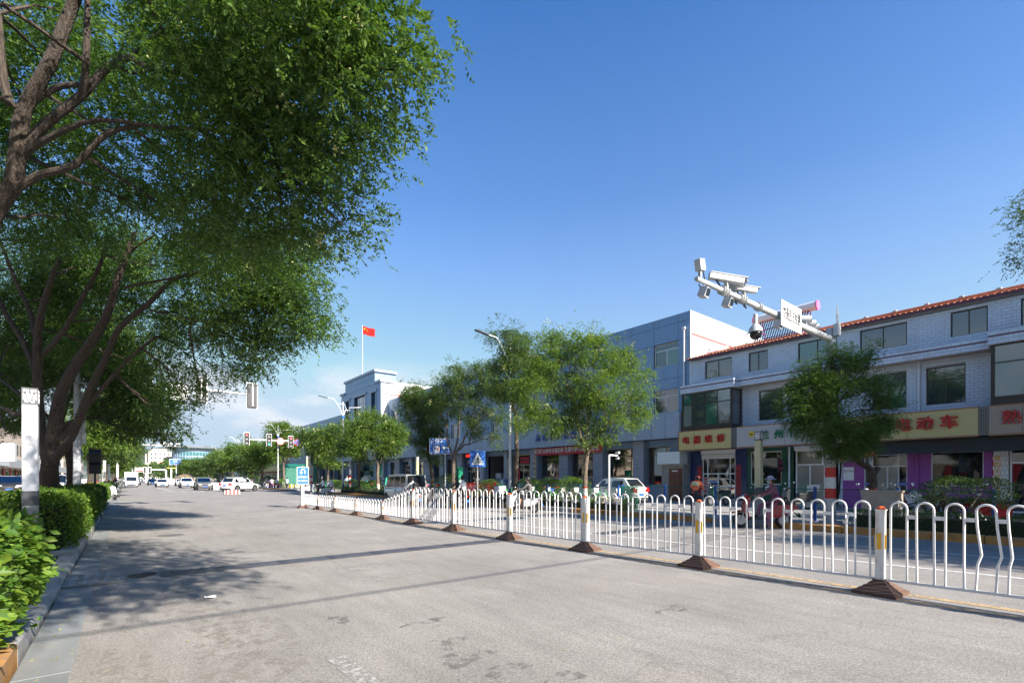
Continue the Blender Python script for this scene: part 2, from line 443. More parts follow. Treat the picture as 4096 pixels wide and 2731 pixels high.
M['base'] = mat('fence_base_brown', (0.115, 0.062, 0.042), 0.8, noise=0.2, nscale=14, bump=0.3, bscale=70)
M['soil'] = mat('soil', (0.09, 0.065, 0.045), 0.95, noise=0.3, nscale=9, bump=0.8, bscale=30)
M['asph'] = asphalt('asphalt', (0.268, 0.250, 0.232))
M['asph2'] = asphalt('asphalt_dark', (0.125, 0.12, 0.115), 0.25)
M['bark'] = None

def paint(name, col, wear=0.45, scale=7.0):
    m = mat(name, col, 0.7, noise=0.1, nscale=10)
    n, l = m.node_tree.nodes, m.node_tree.links
    g = n.new('ShaderNodeNewGeometry'); t = n.new('ShaderNodeTexNoise'); t.inputs['Scale'].default_value = scale; t.inputs['Detail'].default_value = 9; t.inputs['Roughness'].default_value = 0.75
    l.new(g.outputs['Position'], t.inputs['Vector'])
    r = n.new('ShaderNodeValToRGB'); r.color_ramp.elements[0].position = wear - 0.06; r.color_ramp.elements[1].position = wear + 0.1
    l.new(t.outputs['Fac'], r.inputs['Fac']); l.new(r.outputs['Color'], n['Principled BSDF'].inputs['Alpha'])
    return m
M['linew'] = paint('lane_paint', (0.56, 0.56, 0.54), 0.36)
M['linew2'] = paint('lane_paint_worn', (0.5, 0.49, 0.47), 0.46, 12)
M['linew3'] = paint('lane_paint_faded', (0.42, 0.41, 0.39), 0.5, 16)
M['liney'] = paint('yellow_line_paint', (0.44, 0.31, 0.17), 0.42, 9)

# ------------------------------------------------------------ ground, roads, kerbs
def sheet(name, x0, x1, y0, y1, z, m, label=None):
    b = MB(); b.add([(x0, y0, z), (x1, y0, z), (x1, y1, z), (x0, y1, z)], [(0, 1, 2, 3)])
    return struct(b.build(name, m, fix=False), label)
M['earth'] = mat('far_ground', (0.15, 0.14, 0.11), 0.95, noise=0.3, nscale=0.05)
M['pave'] = mat('paving', (0.34, 0.33, 0.315), 0.85, noise=0.16, nscale=1.3, dirt=((0.17, 0.16, 0.15), 0.8, 0.5), bump=0.25, bscale=30)
def paving_grid(m, sx, sy):
    n, l = m.node_tree.nodes, m.node_tree.links
    b = n['Principled BSDF']; src = b.inputs['Base Color'].links[0].from_socket
    g = n.new('ShaderNodeNewGeometry'); t = n.new('ShaderNodeTexBrick'); t.inputs['Scale'].default_value = 1.0
    t.inputs['Brick Width'].default_value = sx; t.inputs['Row Height'].default_value = sy; t.inputs['Mortar Size'].default_value = 0.012
    t.inputs['Color1'].default_value = (1, 1, 1, 1); t.inputs['Color2'].default_value = (0.86, 0.86, 0.86, 1); t.inputs['Mortar'].default_value = (0.35, 0.34, 0.33, 1)
    l.new(g.outputs['Position'], t.inputs['Vector'])
    x = n.new('ShaderNodeMixRGB'); x.blend_type = 'MULTIPLY'; x.inputs['Fac'].default_value = 1
    l.new(src, x.inputs['Color1']); l.new(t.outputs['Color'], x.inputs['Color2']); l.new(x.outputs[0], b.inputs['Base Color'])
paving_grid(M['pave'], 0.5, 0.25)
sheet('ground', -5000, 5000, -800, 7000, -0.06, M['earth'])
sheet('road', -0.36, 16.32, -30, 900, 0.0, M['asph'])
sheet('cross_road', -60, -0.8, 51, 66, -0.004, M['asph'])
sheet('cross_road', 16.3, 120, 51.5, 67, -0.004, M['asph'])
def slab_box(name, x0, x1, y0, y1, z0, z1, m):
    return struct(MB().box(x0, x1, y0, y1, z0, z1).build(name, m))
slab_box('sidewalk_right', 16.64, 28.6, -30, 51.2, -0.05, 0.15, M['pave'])
slab_box('sidewalk_right', 16.64, 34, 67.3, 500, -0.05, 0.15, M['pave'])
slab_box('sidewalk_left', -13.0, -2.75, -30, 50.8, -0.05, 0.13, M['pave'])
slab_box('sidewalk_left', -13.0, -2.75, 66.3, 500, -0.05, 0.13, M['pave'])
slab_box('planting_bed', -2.749, -1.02, -30, 7.0, -0.05, 0.12, M['soil'])
slab_box('planting_bed', -2.749, -1.02, 13.15, 50.8, -0.05, 0.12, M['soil'])
slab_box('planting_bed', -2.749, -1.02, 66.3, 500, -0.05, 0.12, M['soil'])
slab_box('driveway_apron', -2.749, -1.03, 7.0, 13.02, -0.05, 0.085, M['asph2'])
slab_box('planting_bed_edge', -2.749, -1.03, 13.022, 13.148, -0.05, 0.17, M['kerb'])
slab_box('planting_bed_edge', -2.749, -1.03, 6.85, 6.998, -0.05, 0.15, M['kerb'])

def stone_mesh(name, w, l_, h, bev, m):
    bm = bmesh.new(); bmesh.ops.create_cube(bm, size=1)
    bmesh.ops.scale(bm, vec=(w, l_, h), verts=bm.verts)
    bmesh.ops.bevel(bm, geom=[e_ for e_ in bm.edges if all(v.co.z > 0 for v in e_.verts)], offset=bev, segments=1, affect='EDGES')
    me = bpy.data.meshes.new(name); bm.to_mesh(me); bm.free(); me.materials.append(m); return me
rk = random.Random(5)
def kerb_row(name, label, x, y0, y1, h, meshes, w=0.31, ln=0.98, z=0.0):
    root = struct(thing(name, label, 'kerb', (x, y0, 0))); del root['category']
    y = y0
    while y < y1:
        me = meshes(y) if callable(meshes) else meshes
        o = link('kerb_stone', me, root)
        o.location = (rk.uniform(-.008, .008), y + ln / 2 + 0.01 - y0, z + h / 2 - 0.05 + rk.uniform(-.006, .006)); o.rotation_euler = (0, 0, rk.uniform(-.008, .008))
        y += ln + 0.02
    return root
k_grey = stone_mesh('kerb_stone', 0.3, 0.98, 0.22, 0.022, M['kerb'])
k_yel = stone_mesh('kerb_stone', 0.3, 0.98, 0.22, 0.022, M['kyel'])
k_low = stone_mesh('kerb_stone', 0.3, 0.98, 0.14, 0.05, M['kerb'])
k_r = stone_mesh('kerb_stone', 0.32, 0.98, 0.25, 0.02, M['kerb'])
k_ry = stone_mesh('kerb_stone', 0.32, 0.98, 0.25, 0.02, M['kyel'])
kerb_row('kerb_left', 'granite kerb on the left edge of the road with worn orange paint', -0.88, -2, 6.9, 0.22, lambda y: k_yel if y < 5.4 else k_grey)
kerb_row('kerb_left', 'low dropped kerb across the driveway opening', -0.88, 7.0, 12.9, 0.14, k_low)
kerb_row('kerb_left', 'grey kerb in front of the long hedge', -0.88, 13.0, 50, 0.22, k_grey)
kerb_row('kerb_right', 'kerb with faded orange paint below the shops', 16.48, -9, 22, 0.25, lambda y: k_ry if int(y / 1.0) % 9 < 7 else k_r)
kerb_row('kerb_right', 'orange kerb in front of the office building hedge', 16.48, 22.3, 50.5, 0.25, lambda y: k_ry if y > 30 or int(y) % 4 else k_r)
slab_box('kerb_far_right', 16.32, 16.64, 67.3, 500, -0.05, 0.15, M['kyel'])
slab_box('kerb_far_left', -1.02, -0.72, 66.3, 500, -0.05, 0.15, M['kerb'])
slab_box('kerb_behind', -1.03, -0.72, -30, -2.05, -0.05, 0.16, M['kerb'])
# gutter of long slabs
g_me = stone_mesh('gutter_slab', 0.355, 1.27, 0.05, 0.006, M['slab'])
root = thing('gutter', 'strip of long grey stone slabs between kerb and asphalt', 'gutter', (-0.53, 0, 0)); struct(root); del root['category']
y = -1.0
while y < 50:
    if not (9.0 < y + 0.6 < 10.9):
        o = link('gutter_slab', g_me, root); o.location = (0, y + 0.64, -0.019 + rk.uniform(-.003, .003))
    y += 1.28

sheet('gutter_mortar', -.72, -.355, 8.6, 11.6, .0, M['slab'])
# storm drains in the gutter
def drain(label, y0):
    t = thing('drain_grate', label, 'drain grate', (-0.36, y0, 0.0), group='storm drain grates in the gutter')
    MB().box(-.36, .36, -.02, .49, 0.002, 0.0045).build('pit', M['dark'], t)  # flat black sheet on the road, painted as the shade below the grate
    f = MB(); f.box(-.36, .36, .0, .035, .005, .032); f.box(-.36, .36, .43, .465, .005, .032); f.box(-.36, -.30, .035, .43, .005, .032); f.box(.30, .36, .035, .43, .005, .032)
    f.build('frame', M['slab'], t)
    g = MB()
    xs = [-.30, -.22, -.15, -.09, -.02, .04, .11, .17, .24, .30]; ys = [.035, .07, .13, .165, .225, .26, .32, .355, .43]
    for i in range(0, 10, 2): g.box(xs[i], xs[i + 1], .035, .43, .005, .03)
    for i in range(1, 9, 2):
        for j in range(0, 8, 2): g.box(xs[i] , xs[i + 1], ys[j], ys[j + 1], .005, .03)
    g.build('grate', M['kerb'], t)
drain('nearer of two concrete drain grates beside the kerb', 9.55)
drain('farther of two concrete drain grates beside the kerb', 10.04)
p_ = MB(); pts = []
for i in range(14):
    a = i / 14 * 6.283; r_ = 0.17 + 0.035 * math.sin(a * 2 + 1) + 0.02 * math.sin(a * 3)
    pts.append((0.22 + r_ * 1.0 * math.cos(a), 10.05 + r_ * 1.7 * math.sin(a), 0.004))
p_.add(pts, [tuple(range(14))]); struct(p_.build('pothole', mat('pothole_dark', (0.045, 0.04, 0.035), 1, noise=0.4, nscale=30), fix=False))
# trench drains across the road
m_tr = mat('trench_metal', (0.05, 0.053, 0.07), 0.55, metal=0.1, noise=0.2, nscale=10, dirt=((0.22, 0.19, 0.16), 4, 0.3))
m_gap = mat('trench_gap', (0.30, 0.26, 0.21), 0.95, noise=0.3, nscale=40)
def trench(label, x0, x1, y0, slope):
    t = thing('trench_drain', label, 'drain', (x0, y0, 0))
    L = x1 - x0
    MB().add([(0, 0, .004), (L, slope * L, .004), (L, slope * L + .52, .004), (0, .52, .004)], [(0, 1, 2, 3)]).build('bed', m_gap, t, fix=False)
    bar_n = 0; x = 0.0; k = 0
    while x < L - 0.05:
        seg = min(0.92, L - x); s0 = slope * x
        if k % 1 == 0:
            p = MB().add([(x, s0 + .015, .012), (x + .13, s0 + .015, .012), (x + .13, s0 + .505, .012), (x, s0 + .505, .012)], [(0, 1, 2, 3)])
            p.box(x, x + .13, s0 + .015, s0 + .505, .005, .0115); p.build('cover_plate', m_tr, t)
        for j in range(6):
            yy = s0 + 0.02 + j * 0.083
            MB().box(x + .14, x + seg - .01, yy, yy + 0.058, .005, .011).build('slot_bar', m_tr, t)
        x += seg; k += 1
trench('slotted metal drain strip crossing the near carriageway', 0.45, 7.5, 9.65, 0.0)
trench('slotted drain strip on the far carriageway behind the white railing', 10.6, 14.9, 9.0, 0.03)

# road markings
def stripe(name, pts, w, m, z=0.005):
    b = MB()
    for (xa, ya), (xb, yb) in zip(pts[:-1], pts[1:]):
        d = Vector((xb - xa, yb - ya)).normalized(); nrm = Vector((-d.y, d.x)) * w / 2
        b.add([(xa - nrm.x, ya - nrm.y, z), (xa + nrm.x, ya + nrm.y, z), (xb + nrm.x, yb + nrm.y, z), (xb - nrm.x, yb - nrm.y, z)], [(0, 1, 2, 3)])
    return struct(b.build(name, m, fix=False))
stripe('lane_marking', [(1.40, 12.6), (1.24, 18.5)], 0.14, M['linew3'])
stripe('lane_marking', [(1.52, 2.2), (1.47, 4.35)], 0.16, M['linew3'])
stripe('lane_marking', [(11.35, -3), (11.19, 0.92), (10.94, 3.64), (10.76, 6.35), (10.43, 12.89), (10.2, 20), (10.0, 33)], 0.13, M['linew'])
stripe('lane_marking', [(14.0, -3), (13.76, 1.13), (13.47, 4.48), (13.23, 7.8), (12.75, 15.77), (12.55, 24), (12.4, 33)], 0.11, M['linew'])
stripe('lane_marking', [(16.15, -3), (16.1, 5.3), (15.7, 14), (15.5, 24)], 0.1, M['linew2'])
stripe('yellow_line', [(8.55, -4), (8.4, 1.6), (8.33, 4.0), (8.12, 8), (8.05, 14), (7.9, 27)], 0.15, M['liney'])
stripe('yellow_line', [(8.12, -4), (7.98, 1.6), (7.9, 4.0), (7.75, 8), (7.7, 14), (7.6, 27)], 0.12, M['liney'])
for i in range(9):
    stripe('crosswalk_bar', [(9.0 + i * 0.85, 33.6), (8.98 + i * 0.85, 36.6)], 0.4, M['linew2'])
stripe('stop_line', [(8.3, 31.0), (15.8, 31.0)], 0.3, M['linew2'])
stripe('stop_line', [(3.2, 70.5), (11.5, 70.5)], 0.3, M['linew'])
for x_ in (4.4, 7.6):
    stripe('lane_marking', [(x_, 71), (x_ - .1, 120)], 0.15, M['linew'])
for i in range(12):
    stripe('crosswalk_bar', [(3.4 + i * 0.95, 66.2), (3.4 + i * 0.95, 68.6)], 0.42, M['linew2'])
c_ = MB(); n_ = 28
for r0, r1 in ((0.33, 0.36),):
    vs = []
    for i in range(n_):
        a = i / n_ * 2 * math.pi; vs += [(1.0 + r0 * math.cos(a), 16.6 + r0 * math.sin(a), .006), (1.0 + r1 * math.cos(a), 16.6 + r1 * math.sin(a), .006)]
    c_.add(vs, [(2 * i, 2 * i + 1, (2 * i + 3) % (2 * n_), (2 * i + 2) % (2 * n_)) for i in range(n_)])
mh = thing('manhole_cover', 'round manhole cover flush in the shaded near lane', 'manhole cover', (0, 0, 0))
c_.build('rim', m_gap, mh, fix=False)
MB().lathe([(0.325, 0.002), (0.325, 0.0055)], 28, (1.0, 16.6, 0)).build('lid', M['asph2'], mh)
# crumpled paper and leaves on the asphalt
def crumple(label, x, y, s):
    rr = random.Random(int(x * 100)); b = MB(); vs = []
    for i in range(5):
        for j in range(4): vs.append(((i - 2) * s / 4 + rr.uniform(-.01, .01), (j - 1.5) * s / 5, 0.008 + rr.random() * s * .22))
    b.add(vs, [(j * 1 + i * 4, j + i * 4 + 1, j + i * 4 + 5, j + i * 4 + 4) for i in range(4) for j in range(3)])
    o = b.build('paper_scrap', M['signw'], fix=False); o.location = (x, y, 0); tag(o, label, 'litter')
px_ = on_ground(842, 2392); crumple('crumpled white paper lying alone in the sunny lane', px_.x, px_.y, .13)
px_ = on_ground(417, 2195); crumple('small white paper scrap beside the gutter slabs', px_.x, px_.y, .12)

# ------------------------------------------------------------ white median railing
m_rail = mat('railing_white', (0.76, 0.765, 0.77), 0.35, noise=0.05, nscale=10, dirt=((0.4, 0.33, 0.25), 6, 0.4))
m_rust = mat('railing_post', (0.74, 0.74, 0.72), 0.45, noise=0.05, nscale=10, dirt=((0.33, 0.15, 0.06), 2.6, 0.7, (4, 4, 0.9)))
rail = thing('median_railing', 'long white steel railing with arched bars along the road middle', 'railing', (8.0, 10, 0))
PY = [(8.33, -3.3), (8.27, -0.62), (8.2, 2.05), (8.12, 4.73), (7.98, 7.37)]
for px in (2038, 1815, 1652, 1531, 1425, 1340, 1272, 1212):
    p = on_x(px, 7.9 if px > 1300 else 7.75); PY.append((p.x, p.y))
def low_at(y): return 1.0 if y < PY[7][1] + .2 else 0.55
rr = random.Random(3)
def fence_base(x, y, yaw, k, name='base_block'):
    b = MB(); w0, w1 = 0.27 * k, 0.075 * k
    prof = [(w0, 0.0), (w0, 0.045), (w0 * .80, 0.07), (w0 * .76, 0.085), (w0 * .62, .105), (w0 * .58, .12), (w0 * .44, .14), (w0 * .41, .155), (w1, 0.185), (w1, 0.2)]
    vs, fs = [], []
    for (w, z) in prof:
        ly = w * 0.95
        for sx, sy in ((-1, -1), (1, -1), (1, 1), (-1, 1)):
            q = Vector((sx * w, sy * ly, 0)); q.rotate(Euler((0, 0, yaw))); vs.append((x + q.x, y + q.y, z * k))
    for i in range(len(prof) - 1):
        for j in range(4): fs.append((i * 4 + j, i * 4 + (j + 1) % 4, i * 4 + 4 + (j + 1) % 4, i * 4 + 4 + j))
    fs.append((0, 3, 2, 1)); fs.append(tuple(len(vs) - 4 + j for j in range(4)))
    b.add(vs, fs); return b.build(name, M['base'], rail, world=True)
for i, (x, y) in enumerate(PY):
    k = 1.0 if i <= 7 else 0.62
    yaw = rr.uniform(-.06, .06)
    fence_base(x, y, yaw, k if k == 1 else 0.85)
    top = 1.15 if k == 1 else 0.64
    lx, ly = rr.uniform(-.012, .012), rr.uniform(-.012, .012)
    b = MB(); z0 = .19 * (1 if k == 1 else .85)
    b.prism([(x - .05, y - .05, z0), (x + .05, y - .05, z0), (x + .05, y + .05, z0), (x - .05, y + .05, z0)], (lx, ly, top - z0))
    po = b.build('post', m_rust, rail, world=True)
    MB().box(x + lx - .058, x + lx + .058, y + ly - .058, y + ly + .058, top + .001, top + .018).build('collar', m_rail, po, world=True)
    MB().lathe([(.052, 0), (.05, .02), (.035, .038), (.012, .044)], 10, (x + lx, y + ly, top + .019)).build('cap', M['orange'], po, world=True, smooth=True)
    zr = .62 if k == 1 else .36
    for s_ in (-1, 1):
        MB().box(x - .018, x + .018, y + s_ * .058 - .008, y + s_ * .058 + .008, zr, zr + .2 * k).build('reflector', M['yellow'], po, world=True)
        MB().box(x + s_ * .054 - .004, x + s_ * .054 + .004, y - .022, y + .022, zr, zr + .22 * k).build('reflector', M['yellow'] if s_ < 0 else M['orange'], po, world=True)
arch_cache = {}
def arch_mesh(h0, h1, w, bend=0.0):
    key = (round(h0, 2), round(h1, 2), round(w, 3), bend)
    if key in arch_cache: return arch_cache[key]
    r = w / 2; pts = []
    zt0, zt1 = h0 - r, h1 - r
    pts.append((0, -r, 0))
    if bend: pts += [(0, -r + bend * .3, zt0 * .33), (0, -r + bend, zt0 * .45), (0, -r + bend * .2, zt0 * .8)]
    pts.append((0, -r, zt0))
    for a in range(1, 8):
        q = math.pi * a / 8; pts.append((0, -r * math.cos(q), zt0 + (zt1 - zt0) * a / 8 + r * math.sin(q)))
    pts.append((0, r, zt1))
    if bend: pts += [(0, r + bend * .2, zt1 * .8), (0, r + bend, zt1 * .45), (0, r + bend * .3, zt1 * .33)]
    pts.append((0, r, 0))
    b = MB().tube(pts, .0135, 8, cap=False)
    me = bpy.data.meshes.new('arch_bar'); me.from_pydata(b.v, [], b.f); me.materials.append(m_rail)
    me.polygons.foreach_set('use_smooth', [True] * len(me.polygons)); me.update(); arch_cache[key] = me; return me
for i in range(len(PY) - 1):
    (xa, ya), (xb, yb) = PY[i], PY[i + 1]
    a = Vector((xa, ya)); b_ = Vector((xb, yb)); d = (b_ - a); L = d.length; d.normalize(); yaw = math.atan2(d.y, d.x) - math.pi / 2
    zb = .2 if i <= 6 else .17
    H0 = 1.06 if i < 7 else .56; H1 = 1.06 if i < 6 else (.56 if i > 6 else .56)
    if i == 7: H0 = .56
    H0 = 1.06 if i <= 7 else .56; H1 = 1.06 if i < 7 else .56
    rot = Matrix.Rotation(yaw, 3, 'Z')
    def rb(c, dims, nm):
        q = MB(); q.cbox(c, dims, rot); return q.build(nm, m_rail, rail, world=True)
    mid = (a + b_) / 2
    rb((mid.x, mid.y, zb), (.03, L - .1, .035), 'bottom_rail')
    n = max(5, round(L / 0.298)); gap = (L - .12) / n
    for k in range(n):
        t = .06 + gap * (k + .5); p = a + d * t; f = t / L
        h0 = H0 + (H1 - H0) * max(0, (t - gap * .3) / L); h1 = H0 + (H1 - H0) * min(1, (t + gap * .3) / L)
        bend = 0.0
        if i == 1 and k in (4, 5): bend = 0.05 if k == 5 else .035
        if i == 2 and k in (7,): bend = .01
        o = link('arch_bar', arch_mesh(h0, h1, gap * .62, bend * (-1)), rail)
        o.location = (p.x - 8.0, p.y - 10, zb + .015); o.rotation_euler = (rr.uniform(-.006, .006), rr.uniform(-.006, .006), yaw)
        if k < n - 1:
            p2 = a + d * (t + gap / 2); hz = zb + (h0 + h1) / 2 * .83
            rb((p2.x, p2.y, hz), (.012, gap * .38 - .015, .05), 'link_plate')
# plastic strip tied to the railing
t_ = on_ground(3437, 2385)
MB().add([(8.16, 2.42, 1.05), (8.12, 2.44, 1.08), (8.09, 2.43, 1.04), (8.11, 2.40, 1.01), (8.17, 2.38, 1.07), (8.05, 2.39, 1.06)], [(0, 1, 2, 3), (0, 4, 5, 3)]).build('knotted_ribbon', M['signw'], rail, world=True, fix=False)

# ------------------------------------------------------------ hills
def hills(name, d, px0, px1, prof, m, label, seed):
    rr_ = random.Random(seed); b = MB(); n = 90; rows = 12; vs = []
    ph = [rr_.uniform(0, 6.28) for _ in range(8)]
    for j in range(rows + 1):
        f = j / rows
        for i in range(n + 1):
            px = px0 + (px1 - px0) * i / n
            top = np.interp(px, [p[0] for p in prof], [p[1] for p in prof])
            z = (HOR - top) / F_PX * d
            z *= (1 - (1 - f) ** 1.6) * (1 + .035 * math.sin(px * .05 + ph[0] + f * 5) + .02 * math.sin(px * .13 + ph[1] + f * 9) + .03 * math.sin(f * 14 + px * .021))
            dd = d * (0.72 + .28 * f) + d * .02 * math.sin(px * .06 + f * 8 + ph[2])
            x, y = at_d(px, dd); vs.append((x, y, z - 8 + rr_.uniform(-1, 1) * d * .0006))
    fs = [(j * (n + 1) + i, j * (n + 1) + i + 1, (j + 1) * (n + 1) + i + 1, (j + 1) * (n + 1) + i) for j in range(rows) for i in range(n)]
    back = len(vs)
    for i in range(n + 1):
        px = px0 + (px1 - px0) * i / n; x, y = at_d(px, d * 1.5); vs.append((x, y, -10))
    fs += [(rows * (n + 1) + i, rows * (n + 1) + i + 1, back + i + 1, back + i) for i in range(n)]
    b.add(vs, fs); return struct(b.build(name, m, smooth=True), label)
m_hill = mat('hill_green', (0.075, 0.10, 0.05), 0.95, noise=0.35, nscale=0.02, dirt=((0.30, 0.25, 0.19), 0.009, 0.65), bump=0.6, bscale=0.05)
m_hill2 = mat('hill_far', (0.09, 0.115, 0.07), 0.95, noise=0.3, nscale=0.004, bump=0.6, bscale=0.01)
hills('hills', 4200, -600, 1500, [(-600, 1800), (300, 1805), (560, 1800), (640, 1786), (720, 1780), (800, 1786), (860, 1782), (930, 1800), (1100, 1812), (1500, 1830)], m_hill2, 'high blue hazy ridge at the end of the street', 1)
hills('hills', 1500, 380, 760, [(380, 1850), (480, 1826), (560, 1808), (600, 1792), (620, 1788), (640, 1800), (670, 1815), (700, 1838), (760, 1862)], m_hill, 'nearer green hill with a pale quarry scar', 2)
hz = MB().box(-1500, 3500, -90, 5200, -9, 330)
m_hz = bpy.data.materials.new('air'); m_hz.use_nodes = True
m_hz.node_tree.nodes.remove(m_hz.node_tree.nodes['Principled BSDF'])
pv = m_hz.node_tree.nodes.new('ShaderNodeVolumePrincipled'); pv.inputs['Color'].default_value = (0.72, 0.83, 0.95, 1); pv.inputs['Density'].default_value = 0.00006; pv.inputs['Anisotropy'].default_value = 0.3
m_hz.node_tree.links.new(pv.outputs[0], m_hz.node_tree.nodes['Material Output'].inputs['Volume'])
USE_HAZE = True
if USE_HAZE: hz.build('haze', m_hz, kind='stuff')

# ------------------------------------------------------------ vegetation
def bark_mat(name, base, white=True, wh=1.25, z0=0.1):
    if white: bands = [(0, (0.62, 0.62, 0.58)), (wh, (0.40, 0.035, 0.03)), (wh + 0.09, base)]
    else: bands = [(0, base), (0.1, base)]
    m = banded(name, bands, rough=0.9, noise=0.22)
    n, l = m.node_tree.nodes, m.node_tree.links
    b = n['Principled BSDF']; g = n.new('ShaderNodeNewGeometry'); mp_ = n.new('ShaderNodeMapping'); mp_.inputs['Scale'].default_value = (1, 1, 0.13)
    t = n.new('ShaderNodeTexNoise'); t.inputs['Scale'].default_value = 42; t.inputs['Detail'].default_value = 6
    l.new(g.outputs['Position'], mp_.inputs['Vector']); l.new(mp_.outputs[0], t.inputs['Vector'])
    bp = n.new('ShaderNodeBump'); bp.inputs['Strength'].default_value = 0.9; bp.inputs['Distance'].default_value = 0.04
    l.new(t.outputs['Fac'], bp.inputs['Height']); l.new(bp.outputs[0], b.inputs['Normal'])
    x = n.new('ShaderNodeMixRGB'); x.blend_type = 'MULTIPLY'; x.inputs['Fac'].default_value = .85; src = b.inputs['Base Color'].links[0].from_socket
    r = n.new('ShaderNodeValToRGB'); r.color_ramp.elements[0].position = .38; r.color_ramp.elements[0].color = (.35, .33, .32, 1); r.color_ramp.elements[1].position = .62; r.color_ramp.elements[1].color = (1.25, 1.22, 1.2, 1)
    l.new(t.outputs['Fac'], r.inputs['Fac']); l.new(src, x.inputs['Color1']); l.new(r.outputs['Color'], x.inputs['Color2']); l.new(x.outputs[0], b.inputs['Base Color'])
    return m
M['bark'] = bark_mat('bark_street', (0.082, 0.064, 0.050), True, 1.2)
M['barkR'] = bark_mat('bark_young', (0.20, 0.155, 0.115), True, 1.15)
M['barkN'] = bark_mat('bark_plain', (0.17, 0.135, 0.105), False)
M['leafA'] = mat('leaf_pagoda', (0.070, 0.142, 0.032), 0.52, transl=0.32, island=0.5, spec=0.32)
M['leafB'] = mat('leaf_bluish', (0.078, 0.138, 0.038), 0.45, transl=0.3, island=0.45, spec=0.3)
M['leafC'] = mat('leaf_light', (0.112, 0.198, 0.036), 0.48, transl=0.34, island=0.45, spec=0.3)
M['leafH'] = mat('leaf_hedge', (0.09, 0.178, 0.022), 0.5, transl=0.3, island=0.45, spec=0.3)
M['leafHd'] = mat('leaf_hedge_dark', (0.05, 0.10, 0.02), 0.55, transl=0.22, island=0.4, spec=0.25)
M['leafJ'] = mat('leaf_juniper', (0.05, 0.085, 0.025), 0.6, transl=0.15, island=0.4)
M['flower'] = mat('flower_cream', (0.55, 0.56, 0.25), 0.6, transl=0.2, island=0.2)
M['core'] = mat('hedge_core', (0.02, 0.028, 0.01), 0.95)

